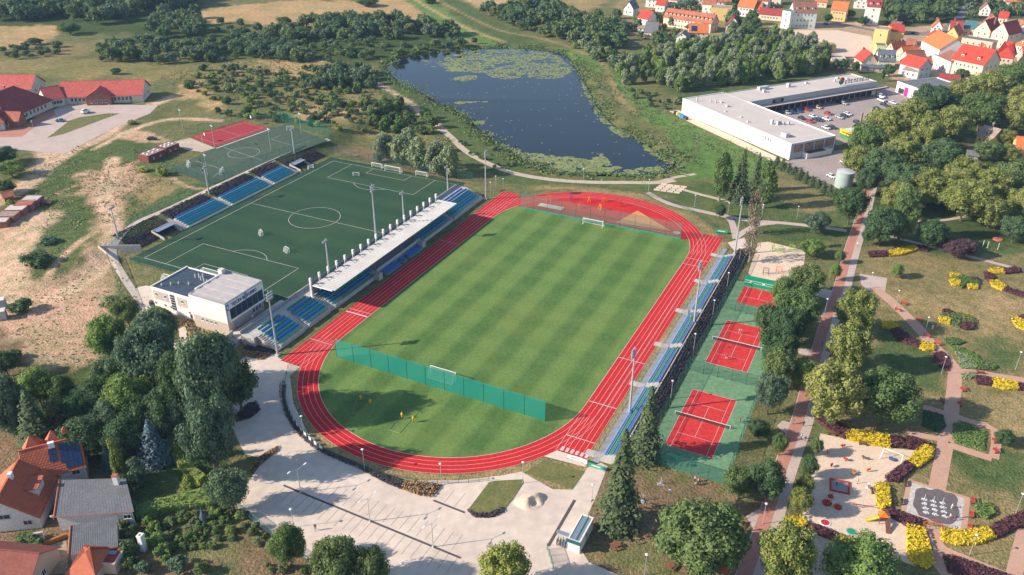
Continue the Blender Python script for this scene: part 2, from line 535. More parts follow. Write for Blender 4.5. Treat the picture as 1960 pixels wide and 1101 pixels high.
# worn tracks: (sighted line, half width, colour)
for pts, hw, c in [
 ([(0, 250), (60, 270), (90, 300), (60, 350), (0, 385)], 4.5, SAND),
 ([(330, 188), (270, 215), (200, 265), (130, 300), (60, 350), (0, 395)], 2.6, SAND),
 ([(420, 235), (330, 232), (260, 250), (180, 290)], 1.6, SAND),
 ([(90, 420), (40, 470), (15, 560)], 5, SAND),
 ([(215, 310), (200, 380), (215, 440), (190, 520), (120, 570), (0, 590)], 3, SAND),
 ([(200, 440), (150, 470), (100, 520), (60, 600)], 1.3, DIRT),
 ([(215, 330), (300, 300), (330, 290)], 1.1, DIRT),
 ([(170, 350), (110, 375)], .8, DIRT),
 ([(700, 135), (705, 155), (735, 170), (790, 205), (825, 232), (845, 250)], 1.8, SAND),
 ([(560, 145), (700, 138)], 1.2, STRAW),
 ([(330, 190), (400, 152), (520, 118)], 1.0, STRAW),
 ([(845, 60), (930, 92)], 1.5, STRAW),
 ([(830, 0), (900, 35), (960, 60), (1040, 75), (1100, 95), (1150, 120), (1180, 180), (1215, 215)], 1.6, TAN),
 ([(790, 0), (880, 50), (960, 80)], 1.6, STRAW),
 ([(1290, 330), (1320, 305), (1335, 280), (1330, 260)], 1.0, OLIVE),
 ([(0, 30), (14, 18), (8, -8)], 2.5, SAND),
 ([(420, 370), (360, 362), (330, 345)], .9, DIRT),
]:
 W = [S(*p) for p in pts]
 W = smooth_pts(W, False, 5)
 d = np.full(gx.size, 1e9)
 for i in range(len(W)-1):
  ax_, ay_ = W[i]
  ex, ey = W[i+1]-W[i]
  t = np.clip(((gx-ax_)*ex + (gy-ay_)*ey)/(ex*ex+ey*ey+1e-9), 0, 1)
  d = np.minimum(d, np.hypot(gx-ax_-t*ex, gy-ay_-t*ey))
 wgt = sst(hw*1.5, hw*.6, d + nA*hw*.7)[:, None]
 colr = colr*(1-wgt) + np.array(c)*wgt
# waterlogged margin
wgt = (sst(5, 1, sd)*.75)[:, None]
colr = colr*(1-wgt) + np.array((.075, .085, .03))*wgt
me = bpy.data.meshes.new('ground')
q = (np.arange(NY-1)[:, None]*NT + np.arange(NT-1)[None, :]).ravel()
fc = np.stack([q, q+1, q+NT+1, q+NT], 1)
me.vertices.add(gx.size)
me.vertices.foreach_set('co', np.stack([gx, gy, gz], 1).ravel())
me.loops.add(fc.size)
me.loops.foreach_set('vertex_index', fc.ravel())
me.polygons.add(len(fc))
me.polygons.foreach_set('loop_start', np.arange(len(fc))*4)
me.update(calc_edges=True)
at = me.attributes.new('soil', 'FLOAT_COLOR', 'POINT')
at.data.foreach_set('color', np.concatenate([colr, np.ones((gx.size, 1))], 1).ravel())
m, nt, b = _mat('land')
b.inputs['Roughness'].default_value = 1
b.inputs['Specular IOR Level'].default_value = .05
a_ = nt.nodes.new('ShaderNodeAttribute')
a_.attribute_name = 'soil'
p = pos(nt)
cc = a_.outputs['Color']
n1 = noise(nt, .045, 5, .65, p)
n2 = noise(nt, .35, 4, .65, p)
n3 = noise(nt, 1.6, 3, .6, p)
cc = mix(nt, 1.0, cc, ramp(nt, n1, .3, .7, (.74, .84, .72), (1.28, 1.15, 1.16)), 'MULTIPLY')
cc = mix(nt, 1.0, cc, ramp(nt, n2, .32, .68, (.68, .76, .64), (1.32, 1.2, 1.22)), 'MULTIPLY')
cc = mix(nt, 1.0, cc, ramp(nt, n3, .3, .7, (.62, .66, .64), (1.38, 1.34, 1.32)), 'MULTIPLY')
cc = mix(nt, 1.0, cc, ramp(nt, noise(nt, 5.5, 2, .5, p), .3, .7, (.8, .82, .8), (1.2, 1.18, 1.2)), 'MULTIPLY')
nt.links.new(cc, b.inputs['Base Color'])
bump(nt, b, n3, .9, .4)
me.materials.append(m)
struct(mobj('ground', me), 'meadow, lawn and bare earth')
# ---------------------------------------------------------------- pond
m, nt, b = _mat('pond_water')
b.inputs['Base Color'].default_value = (.012, .018, .024, 1)
b.inputs['Roughness'].default_value = .07
b.inputs['Specular IOR Level'].default_value = .22
n = noise(nt, .9, 4, .6, pos(nt))
bump(nt, b, n, .12, .06)
sheet('pond_water', [Vector((p.x, p.y)) for p in smooth_pts([Sw(*q) for q in POND_PX], True, 6)], -.8, m, 'dark blue pond with floating weed')
# floating leaves: thousands of pads in drifts
mats_px = [([(850, 108), (905, 98), (985, 94), (1060, 102), (1095, 135), (1060, 152), (1000, 148), (955, 152), (925, 140), (870, 138), (850, 125)], 4600, .62),
   ([(975, 290), (1010, 295), (1080, 300), (1130, 306), (1150, 295), (1162, 310), (1200, 324), (1250, 318), (1285, 302), (1262, 330), (1180, 334), (1100, 330), (1040, 322), (1000, 307)], 3000, .5),
   ([(1225, 262), (1262, 290), (1290, 300), (1285, 312), (1262, 303), (1230, 280)], 500, .6),
   ([(868, 197), (945, 188), (944, 192), (870, 200)], 300, .7),
   ([(865, 150), (905, 145), (912, 152), (880, 156)], 240, .7),
   ([(1140, 205), (1175, 235), (1205, 258), (1190, 262), (1160, 240), (1135, 215)], 420, .5),
   ([(845, 130), (890, 128), (890, 136), (850, 138)], 260, .8),
   ([(895, 235), (925, 232), (922, 238), (900, 240)], 90, .5),
   ([(1110, 150), (1122, 160), (1140, 198), (1130, 200), (1114, 170)], 200, .5),
   ([(940, 268), (985, 285), (1010, 302), (990, 300), (955, 280)], 200, .5),
   ([(800, 116), (850, 118), (860, 132), (810, 126)], 70, .6),
   ([(760, 150), (1230, 150), (1230, 300), (1000, 300)], 130, .45), ]
b = MB()
for pts, cnt, sz in mats_px:
 W = np.array([(q.x, q.y) for q in (Sw(*p) for p in pts)])
 lo, hi = W.min(0), W.max(0)
 got = 0
 for _ in range(60):
  xs = rng.uniform(lo[0], hi[0], 4000)
  ys = rng.uniform(lo[1], hi[1], 4000)
  nz = vnoise(xs, ys*1.6, 7)*.55 + vnoise(xs+9, ys, 2.6)*.45
  inside = (poly_sd(W, xs, ys) < (nz-.5)*5) & (poly_sd(POND, xs, ys) < -.7) & (nz > .4)
  for x, y in zip(xs[inside], ys[inside]):
   r = sz*rnd.uniform(.5, 1.35)
   t0 = rnd.uniform(0, 6)
   z = -.785 + .0012*(got % 17)
   b.poly([(x+r*math.cos(t0+k*1.047)*rnd.uniform(.75, 1.15), y+r*math.sin(t0+k*1.047)*rnd.uniform(.75, 1.15), z) for k in range(6)])
   got += 1
   if got >= cnt:
    break
  if got >= cnt:
   break
o = b.obj('lily_pads', mat('lily_leaf', (.26, .27, .09), (.16, .2, .07), .35, .6, .3, fine=1.2))
o['kind'] = 'stuff'
tag(o, 'drifts of yellow-green lily leaves floating on the pond', 'lily pads')
# ================================================================ STADIUM (built in its own frame: x across, y along)
SO = (OX, OY, 0)
WHITE = mat('white_paint', (.78, .76, .74), (.68, .67, .66), .8, .7)
LINE = mat('line_paint', (.60, .55, .53), (.46, .40, .38), .5, .85)
CONC = mat('concrete', (.50, .46, .42), (.40, .37, .34), .5, .9, fine=2.5)
CONC_D = mat('concrete_grey', (.36, .36, .36), (.28, .28, .29), .5, .9, fine=2.5)
STEEL = mat('galvanised_steel', (.50, .52, .54), (.42, .44, .46), 1, .45, .5, .4)
DKSTEEL = mat('dark_steel', (.06, .065, .07), None, 1, .5)
GREENSTEEL = mat('green_steel', (.015, .10, .075), None, 1, .5)
BLUE_SEAT = mat('blue_plastic', (.04, .19, .52), (.03, .16, .47), 2, .45, .4)
GREEN_SEAT = mat('green_plastic', (.02, .33, .27), (.015, .28, .22), 2, .45, .4)
def grass_mat(name, c1, c2, sa, sb, wa, wb):
 m, nt, b = _mat(name)
 b.inputs['Roughness'].default_value = .95
 b.inputs['Specular IOR Level'].default_value = .08
 tc = nt.nodes.new('ShaderNodeTexCoord').outputs['Object']
 sx = nt.nodes.new('ShaderNodeSeparateXYZ')
 nt.links.new(tc, sx.inputs[0])
 nz = noise(nt, .12, 4, .6, tc)
 def stripes(sock, per):
  k = math_n(nt, 'ADD', sock, math_n(nt, 'MULTIPLY', nz, 1.6))
  s = math_n(nt, 'SINE', math_n(nt, 'MULTIPLY', k, math.pi/per))
  return ramp(nt, math_n(nt, 'MULTIPLY_ADD', s, .5, .5), .25, .75)
 f = mix(nt, wb, stripes(sx.outputs[0], sa), stripes(sx.outputs[1], sb))
 f = mix(nt, .30, f, ramp(nt, noise(nt, .055, 4, .65, tc), .3, .7))
 f = mix(nt, .28, f, ramp(nt, noise(nt, .9, 3, .6, tc), .3, .7))
 cc = mix(nt, f, c1, c2)
 cc = mix(nt, 1.0, cc, ramp(nt, noise(nt, 2.2, 2, .5, tc), .3, .7, (.82, .82, .82), (1.15, 1.15, 1.12)), 'MULTIPLY')
 dry = ramp(nt, noise(nt, .028, 5, .7, tc), .5, .74)
 cc = mix(nt, math_n(nt, 'MULTIPLY', dry, wa), cc, (.16, .17, .045))
 nt.links.new(cc, b.inputs['Base Color'])
 return m
RI, RO_, HB = 35.75, 41.05, 43.95        # inner and outer bend radius, half the straight
def oval(r, n=40, h=HB):
 pts = []
 for k in range(n+1):
  t = math.pi*k/n
  pts.append((r*math.cos(t), h + r*math.sin(t)))
 for k in range(n+1):
  t = math.pi + math.pi*k/n
  pts.append((r*math.cos(t), -h + r*math.sin(t)))
 return pts
def lsheet(name, pts, z, m, label=None, parent=None):
 b = MB()
 tr = tessellate_polygon([[Vector((p[0], p[1], 0)) for p in pts]])
 fs = []
 for a, bb, c in tr:
  k = (pts[bb][0]-pts[a][0])*(pts[c][1]-pts[a][1]) - (pts[c][0]-pts[a][0])*(pts[bb][1]-pts[a][1])
  fs.append((a, bb, c) if k > 0 else (c, bb, a))
 b.add([(p[0], p[1], z) for p in pts], fs)
 if parent:
  return b.obj(name, m, parent)
 return struct(b.obj(name, m, None, SO, ROT), label)
field = lsheet('football_pitch', oval(RI), .05, grass_mat('mown_grass', (.050, .112, .032), (.165, .245, .068), 5.6, 5.4, .38, .22), 'mown grass football pitch inside the running track')
# ---- running track
TRK, nt, b = _mat('track_rubber')
b.inputs['Roughness'].default_value = .85
b.inputs['Specular IOR Level'].default_value = .06
p = pos(nt)
cc = mix(nt, ramp(nt, noise(nt, .1, 4, .6, p), .3, .7), (.57, .026, .026), (.46, .020, .022))
cc = mix(nt, 1.0, cc, ramp(nt, noise(nt, 1.5, 3, .6, p), .3, .7, (.84, .86, .86), (1.12, 1.2, 1.2)), 'MULTIPLY')
cc = mix(nt, 1.0, cc, ramp(nt, noise(nt, .35, 5, .7, p), .42, .7, (1, 1, 1), (.86, 1.3, 1.3)), 'MULTIPLY')
nt.links.new(cc, b.inputs['Base Color'])
b = MB()
inn, out = oval(RI), oval(RO_)
n = len(inn)
b.add([(x, y, .058) for x, y in inn] + [(x, y, .058) for x, y in out], [(i, n+i, n+(i+1) % n, (i+1) % n) for i in range(n)])
for a0, a1, b0, b1 in ((-43.55, -36.0, -62.2, 68.8), (36.0, 43.2, -63.0, 65.2)):
 b.add([(a0, b0, .053), (a1, b0, .053), (a1, b1, .053), (a0, b1, .053)], [(0, 1, 2, 3)])
LANE = mat('lane_paint', (.60, .43, .41), (.50, .30, .29), .5, .85)
track = struct(b.obj('running_track', TRK, None, SO, ROT), 'red rubber running track')
def lane(b, pts, w_, z, closed=False):
 P = [Vector(p) for p in pts]
 m_ = len(P)
 L, Q = [], []
 for i in range(m_):
  d = (P[(i+1) % m_]-P[i-1]) if closed else (P[min(i+1, m_-1)]-P[max(i-1, 0)])
  d.normalize()
  nn = Vector((-d.y, d.x))*w_/2
  L.append((P[i]+nn).to_tuple() + (z,))
  Q.append((P[i]-nn).to_tuple() + (z,))
 k = m_ if closed else m_-1
 b.add(L+Q, [(m_+i, m_+(i+1) % m_, (i+1) % m_, i) for i in range(k)])
for k in range(5):
 b = MB()
 r = RI + (RO_-RI)*k/4 + (.03 if k == 0 else -.03 if k == 4 else 0)
 lane(b, oval(r), .09 if k else .15, .064, True)
 b.obj('lane_line', LANE, track)
for sgn, b0, b1, amax in ((-1, -62.2, 68.8, 43.55), (1, -63.0, 65.2, 43.2)):
 for k in range(3, 7):
  a = sgn*(36.0 + (amax-36.0)*k/6 - (.06 if k == 6 else 0))
  b = MB()
  lane(b, [(a, b0), (a, b1)], .09, .068)
  b.obj('lane_line', LANE, track)
 for k in range(0, 3):
  for e0, e1 in ((b0, -HB-4), (HB+4, b1)):
   a = sgn*(36.0 + (amax-36.0)*k/6)
   b = MB()
   lane(b, [(a, e0), (a, e1)], .10, .066)
   b.obj('lane_line', LANE, track)
for a0, a1, bb, wd in ((-43.4, -36, -33.4, .5), (-43.4, -36, -31.6, .15), (-43.4, -36, 20, .15), (36, 43.1, -42.5, .25), (36, 43.1, -21, .2), (36, 43.1, 40, .15), (-43.4, -36, 45, .15), (36, 43.1, 44.6, .15), (-43.4, -36, -50, .15), (36, 43.1, -57, .2)):
 b = MB()
 lane(b, [(a0, bb), (a1, bb)], wd, .072)
 b.obj('start_line', LINE, track)
for k in range(6):
 b = MB()
 lane(b, [(37.2+k*1.18, -62.6), (37.2+k*1.18, -61.2)], .7, .072)
 b.obj('lane_number', LINE, track)
# ---- red rubber end zone with jump lane, sand pit and throwing sector
pts = [(x, y) for x, y in oval(RI-.12)[:41] if y > 57.7]
x0 = math.sqrt(RI*RI-(57.7-HB)**2) - .1
ez = lsheet('exercise_yard', [(x0, 57.7)] + pts + [(-x0, 57.7)], .066, TRK, 'red rubber yard inside the far bend of the track')
b = MB()
b.add([(p[0], p[1], .072) for p in [(5.5, 60.6), (25.2, 62.4), (9.0, 74.2)]], [(0, 1, 2)])
b.obj('throwing_sector', mat('ochre_clay', (.62, .26, .11), (.55, .22, .09), .3, .9), ez)
b = MB()
b.add([(27.4+1.3*math.cos(t*.524), 61.9+1.3*math.sin(t*.524), .080) for t in range(12)], [tuple(range(12))])
b.obj('throwing_circle', CONC, ez)
b = MB()
b.box(-21, 63.2, .05, 9.5, 2.9, .05)
b.obj('sand_pit', mat('pale_sand', (.62, .56, .47), None, .6), ez)
b = MB()
for y in (61.3, 62.5):
 lane(b, [(-14.5, y), (28.2, y-1.6)], .09, .078)
b.obj('runway_line', LINE, ez)
# ---- synthetic turf pitch
TA, TB0, TB1 = (-122.8, -63.6), -34.6, 66.6
tf = lsheet('turf_pitch', [(-126.5, -37.6), (-60.8, -37.6), (-60.8, 69.8), (-126.5, 69.8)], .05, grass_mat('synthetic_turf', (.022, .054, .033), (.038, .082, .045), 60, 6.2, .12, .55), 'dark green synthetic turf pitch')
b = MB()
w_ = .14
tm = (TA[0]+TA[1])/2
bm_ = (TB0+TB1)/2
lane(b, [(TA[0], TB0), (TA[1], TB0), (TA[1], TB1), (TA[0], TB1)], .16, .058, False)
lane(b, [(TA[0], TB1), (TA[0], TB0)], .16, .058)
lane(b, [(TA[0], bm_), (TA[1], bm_)], w_, .061)
lane(b, [(tm+9.15*math.cos(k*.1309), bm_+9.15*math.sin(k*.1309)) for k in range(48)], w_, .064, True)
for s, e in ((1, TB0), (-1, TB1)):
 for hw, dp in ((20.16, 16.5), (9.16, 5.5)):
  for q in ([(tm-hw, e), (tm-hw, e+s*dp)], [(tm+hw, e), (tm+hw, e+s*dp)], [(tm-hw-.07, e+s*dp), (tm+hw+.07, e+s*dp)]):
   lane(b, q, w_, .061)
 lane(b, [(tm+9.15*math.cos(t), e+s*11+s*9.15*math.sin(t)) for t in np.linspace(R(37), R(143), 16)], w_, .064)
b.obj('line_marking', LINE, tf)
b = MB()   # faint worn lines on the grass pitch
for q in ([(-31, -50), (31, -50)], [(-31, 54), (31, 54)], [(-31, -50), (-31, 54)], [(31, -50), (31, 54)], [(-31, 2), (31, 2)]):
 lane(b, q, .07, .056)
lane(b, [(9.15*math.cos(k*.1309), 2+9.15*math.sin(k*.1309)) for k in range(48)], .07, .058, True)
b.obj('line_marking', mat('faded_line', (.15, .19, .07), (.1, .145, .04), .25), field)
# ---------------------------------------------------------------- goals
NETW = netmat('white_netting', (.75, .76, .76), .24)
def goal(label, a, bb, rz, wd=7.32, h=2.44, dp=2.0, z=0.06, group=None, name='football_goal'):
 t = thing(name, label, 'goal', ab(a, bb, z), ROT+rz, group)
 r = .08 if wd > 4 else .06
 for s in (-1, 1):
  MB().tube((s*wd/2, 0, 0), (s*wd/2, 0, h), r).obj('post', WHITE, t)
 MB().tube((-wd/2-r, 0, h), (wd/2+r, 0, h), r).obj('crossbar', WHITE, t)
 b = MB()
 for s in (-1, 1):
  b.tube((s*wd/2, 0, h), (s*wd/2, dp*.5, h), .04).tube((s*wd/2, dp*.5, h), (s*wd/2, dp, .04), .04).tube((s*wd/2, 0, .04), (s*wd/2, dp, .04), .04)
 b.tube((-wd/2, dp, .04), (wd/2, dp, .04), .04)
 b.obj('net_support', WHITE, t)
 b = MB()
 x = wd/2
 b.add([(-x, .02, h-.02), (x, .02, h-.02), (x, dp*.5, h-.02), (-x, dp*.5, h-.02), (x, dp, .06), (-x, dp, .06)], [(0, 1, 2, 3), (3, 2, 4, 5)])
 for s in (-1, 1):
  b.add([(s*x, .02, h-.02), (s*x, dp*.5, h-.02), (s*x, dp, .06), (s*x, .02, .06)], [(0, 1, 2, 3)])
 b.obj('net', NETW, t)
 return t
goal('white football goal standing before the long green net', -1.2, -49.6, math.pi)
goal('white football goal on the grass before the red yard', -.8, 53.8, 0)
goal('white football goal on the far end line of the turf pitch', tm, TB1, 0)
goal('white football goal on the turf end line beside the clubhouse', tm, TB0, math.pi)
goal('portable white goal behind the far turf line near the slope', tm-8.5, TB1+1.2, 0, 5, 2, 1.5)
goal('portable white goal behind the far turf line near the grandstand', tm+13, TB1+1.2, 0, 5, 2, 1.5)
goal('portable white goal stored between clubhouse and turf', -92.5, -38.8, math.pi, 5, 2, 1.5)
goal('goal frame lying at the turf corner beside the clubhouse', -103, -41.5, math.pi, 7.3, 1.2, 1.6)
for k, (a, bb, rz) in enumerate([(-104, 56.5, .4), (-100.5, -3.5, 2.6), (-84, -10, 2.8), (-125.3, 55, 1.2)]):
 goal(['mini training goal inside the far turf penalty area', 'mini training goal near the west touchline of the turf', 'mini training goal between turf centre and the grandstand', 'mini training goal beside the far turf dugout'][k], a, bb, rz, 2.4, 1.5, 1.0, name='mini_goal')
# training frames and dummies on the near grass
def mannequin(a, bb):
 t = thing('training_dummy', 'yellow training dummy standing on the near grass', 'dummy', ab(a, bb, .05), rnd.uniform(0, 6), 'yellow training dummies')
 b = MB()
 b.tube((0, 0, 0), (0, 0, .5), .05, .05, 6)
 b.obj('stake', DKSTEEL, t)
 b = MB()
 prof = [(.5, .10), (.7, .22), (1.1, .25), (1.45, .33), (1.55, .25), (1.6, .10), (1.68, .13), (1.8, .15), (1.92, .1), (1.96, .02)]
 for (z0, r0), (z1, r1) in zip(prof, prof[1:]):
  b.tube((0, 0, z0), (0, 0, z1), r0, r1, 10)
 b.obj('body', mat('yellow_foam', (.8, .42, .01), None, 2, .6), t)
for p in ((692.5, 770), (711, 778), (771.5, 803), (793, 810)):
 a_, b_ = loc_ab(*S(*p)[:2])
 mannequin(a_, b_)
for k, (p, q) in enumerate((((700, 757), (688, 795)), ((792, 787), (756, 828)))):
 p, q = S(*p), S(*q)
 d = (q-p)
 t = thing('training_rectangle', ['ladder frame lying on grass beside the first pair of yellow dummies', 'ladder frame lying on grass beside the second pair of yellow dummies'][k], 'frame', (p+q)/2, math.atan2(d.y, d.x))
 L_ = d.length/2
 for s in (-1, 1):
  MB().tube((-L_, s*1.5, .1), (L_, s*1.5, .1), .05).obj('side_bar', mat('faded_line2', (.3, .32, .15)), t)
  MB().tube((s*L_, -1.5, .1), (s*L_, 1.5, .1), .05).obj('end_bar', mat('faded_line2', (.3, .32, .15)), t)
# ---------------------------------------------------------------- ball-stop nets
NETG = netmat('green_netting', (.0, .36, .27), .62)
NETF = netmat('green_netting_fine', (.03, .25, .2), .38)
def ballnet(label, a0, b0, a1, b1, h, n, m, name='ball_stop_net', postm=None, z=0.06, base=None, group=None, top=None):
 p0, p1 = ab(a0, b0, z), ab(a1, b1, z)
 d = p1-p0
 t = thing(name, label, 'net' if 'net' in name else 'fence', p0, math.atan2(d.y, d.x), group)
 L_ = d.length
 pm = MB().tube((0, 0, 0), (0, 0, h), .06, .05, 6).mesh('post', (postm or GREENSTEEL,))
 w1 = L_/n
 nb = MB()
 nb.add([(.06, 0, .05), (w1-.06, 0, .05), (w1-.06, 0, h), (.06, 0, h)], [(0, 1, 2, 3)])
 nm = nb.mesh('net_panel', (m,))
 for k in range(n+1):
  mobj('post', pm, t, (k*w1, 0, 0))
  if k < n:
   mobj('net_panel' if 'net' in name else 'mesh_panel', nm, t, (k*w1, 0, 0))
 if base:
  MB().box(L_/2, 0, 0, L_, .08, base[0]).obj('bottom_band', base[1], t)
 if top:
  MB().tube((0, 0, h), (L_, 0, h), .04, .04, 6).obj('top_rail', postm or GREENSTEEL, t)
 return t
ballnet('long green ball-stop net across the near end of the grass', -31.2, -54.3, 29.6, -54.6, 5.8, 11, NETG)
ballnet('tall fine ball-stop net before the red exercise yard', -30.9, 57.3, 30.2, 57.3, 6.0, 11, NETF, base=(.5, mat('green_tarp', (.0, .26, .18))))
# ---------------------------------------------------------------- seat rows
def seat_row(parent, a, b0, b1, z, face, m, dep=.56):
 """one row of bucket seats: each seat a pan with a raised back"""
 n = max(1, int((b1-b0)/.55))
 st = (b1-b0)/n
 b = MB()
 for k in range(n):
  y = b0 + (k+.5)*st
  b.box(a+face*.06, y, z+.30, dep, st*.88, .08)
  b.box(a - face*.19, y, z+.38, .08, st*.88, .44)
 o = b.obj('seat_row', m, parent)
 o['kind'] = 'stuff'
 return o
def stair(parent, a0, z0, a1, z1, b0, b1, n, m=None, name='steps'):
 b = MB()
 for k in range(n):
  aa, ab_ = a0+(a1-a0)*k/n, a0+(a1-a0)*(k+1)/n
  z = z0+(z1-z0)*(k+1)/n
  b.box((aa+ab_)/2, (b0+b1)/2, 0, abs(ab_-aa)-.003, b1-b0, z)
 return b.obj(name, m or CONC, parent)
# ---- main grandstand between turf and track
gs = thing('grandstand', 'long concrete grandstand with white roof and rows of blue and green seats', 'grandstand', SO, ROT)
ZF, ZB = 1.1, 3.1
NR = 6
a_f, a_b = -47.2, -53.6
secs = [(-57.6, -47.6), (-45.6, -36.0), (-33.6, -11.6), (13.8, 34.6), (36.6, 57.2)]
gaps = [(-47.6, -45.6), (-36.0, -33.6), (34.6, 36.6)]
for i, (b0, b1) in enumerate(secs):
 ed = MB()
 for k in range(NR):
  a0, a1 = a_f+(a_b-a_f)*k/NR, a_f+(a_b-a_f)*(k+1)/NR
  ed.box((a0+a1)/2, (b0+b1)/2, 0, abs(a1-a0)-.002, b1-b0-.004, ZF-.35+(ZB-ZF+.35)*(k+1)/NR)
 ed.obj('terrace', CONC_D, gs)
 for k in range(NR):
  a0, a1 = a_f+(a_b-a_f)*k/NR, a_f+(a_b-a_f)*(k+1)/NR
  z = ZF-.35+(ZB-ZF+.35)*(k+1)/NR
  seat_row(gs, (a0+a1)/2-.1, b0+.2, b1-.2, z, 1, (GREEN_SEAT, BLUE_SEAT)[k % 2])
 seat_row(gs, a_b-1.3, b0+.6, b1-.4, ZB, 1, (GREEN_SEAT if i < 2 else BLUE_SEAT))
 MB().box(a_f+.15, (b0+b1)/2, 0, .2, b1-b0, 1.3).obj('front_wall', CONC, gs)
for b0, b1 in gaps:
 stair(gs, a_f, .3, a_b, ZB, b0+.01, b1-.01, 11)
stair(gs, a_f+.3, .3, a_b-.2, ZB, -59.2, -57.65, 11)
stair(gs, a_f+.3, .3, a_b-.2, ZB, 57.25, 58.8, 11)
MB().box(-55.9, -.6, 0, 4.55, 119.5, ZB-.01).obj('concourse', CONC, gs)
MB().box(-58.25, -.6, 0, .12, 119.5, ZB+1.0).obj('parapet', CONC_D, gs)
# press gallery and team benches in the middle
MB().box(-50.6, 1.1, 0, 6.0, 25.3, 1.55).obj('middle_terrace', CONC_D, gs)
MB().box(-47.5, 1.1, 1.55, .2, 25.3, 1.0).obj('gallery_wall', mat('pale_blue_panel', (.42, .46, .5)), gs)
for b0, b1 in ((-13.6, -11.7), (13.9, 11.9)):
 MB().box(-47.0, (b0+b1)/2, 0, 3.6, 2.0, 2.1).obj('tunnel_block', CONC, gs)
for k, (b0, b1) in enumerate(((-9.5, -1.2), (.2, 2.4), (3.8, 11.6))):
 t = thing('team_bench', ['blue-seated team bench below the grandstand by the near tunnel', 'short blue officials bench between the two team benches', 'blue-seated team bench below the grandstand by the far tunnel'][k], 'bench', SO, ROT)
 MB().box(-45.8, (b0+b1)/2, .05, 1.9, b1-b0, .12).obj('platform', CONC_D, t)
 for r_ in range(2):
  seat_row(t, -45.5-r_*.8, b0+.1, b1-.1, .17+.25*r_, 1, BLUE_SEAT)
 MB().box(-46.75, (b0+b1)/2, .05, .08, b1-b0, 1.3).obj('back_panel', BLUE_SEAT, t)
# roof: ribbed sheets hung under a row of portal columns
RZ = 7.0
bs = [-34.9 + k*(70.9/17) for k in range(18)]
colm = MB().box(0, 0, ZB, .6, .6, RZ+2.1-ZB).mesh('column', (mat('white_concrete', (.66, .64, .61), (.56, .54, .52), .6, .9),))
beam = MB()
beam.box(3.7, 0, RZ-.35, 7.0, .28, .34)
beam = beam.mesh('roof_beam', (WHITE,))
stay = MB().tube((.2, 0, RZ+2.1), (3.3, 0, RZ+.12), .05).mesh('stay_rod', (DKSTEEL,))
ROOFM = mat('white_roof_sheet', (.60, .57, .54), (.52, .49, .465), .25, .55, .3)
pan = MB()
st_ = 70.9/17
for k in range(5):
 y = -st_/2 + st_*k/5
 d = st_/5
 pan.cur = 0
 pan.box(3.85, y+d/2, RZ+.011, 7.7, d*.58, .17)
 pan.cur = 1
 pan.box(3.85, y+d/2, RZ-.05, 7.7, d, .06)
pan = pan.mesh('roof_panel', (ROOFM, mat('roof_valley', (.26, .24, .225))))
for k, y in enumerate(bs):
 a0 = -53.5
 mobj('column', colm, gs, (a0-.5, y, 0))
 mobj('roof_beam', beam, gs, (a0, y, 0))
 mobj('stay_rod', stay, gs, (a0-.3, y, 0))
 if k < 17:
  mobj('roof_panel', pan, gs, (a0+.4, y+st_/2, 0))
for k in range(17):
 MB().box(-54.05, bs[k]+st_/2, ZB+.1, .05, st_-.8, 4.6).obj('rear_glazing', mat('rear_glass', (.22, .27, .31), None, .3, .25, .5), gs)
# railings along the front
rl = MB()
for y in np.arange(-57, 57, 2.4):
 if -12 < y < 12.5:
  continue
 rl.tube((a_f+.3, y, 1.1), (a_f+.3, y, 2.3), .035, .035, 5)
for z in (1.75, 2.3):
 rl.tube((a_f+.3, -57.4, z), (a_f+.3, -12, z), .03, .03, 5).tube((a_f+.3, 13.8, z), (a_f+.3, 57, z), .03, .03, 5)
rl.obj('front_railing', STEEL, gs)
# ---- low stand along the right-hand straight
rs = thing('low_stand', 'low open stand with three rows of blue and green seats beside the right straight', 'stand', SO, ROT)
cuts = [-60.5, -30.6, -10.2, 10.1, 30.4, 50.6]
for i in range(5):
 b0, b1 = cuts[i]+(1.0 if i else 0), cuts[i+1]-1.0
 ed = MB()
 for k in range(3):
  ed.box(46.85+k*1.07, (b0+b1)/2, 0, 1.068, b1-b0, .3+.45*k)
 ed.obj('terrace', CONC, rs)
 for k in range(3):
  seat_row(rs, 46.85+k*1.07, b0+.1, b1-.1, .3+.45*k, -1, (BLUE_SEAT, GREEN_SEAT, BLUE_SEAT)[k], .4)
for c in cuts:
 stair(rs, 46.3, .0, 49.7, 1.4, c-.98 if c > -60 else c-1.6, c+.98 if c > -60 else c-.02, 7, CONC)
 MB().box(44.3, c, .0, 3.9, 2.0, .10).obj('landing', CONC, rs)
b = MB()
b.add([(x, y, .07) for x, y in ((44.9, -63), (46.3, -63), (46.3, 57), (44.9, 57))], [(0, 1, 2, 3)])
b.obj('spectator_walk', mat('grey_walk', (.34, .36, .38), (.28, .30, .32), .4), rs)
MB().box(50.05, -5, 0, .25, 112, 1.6).obj('rear_kerb', CONC, rs)
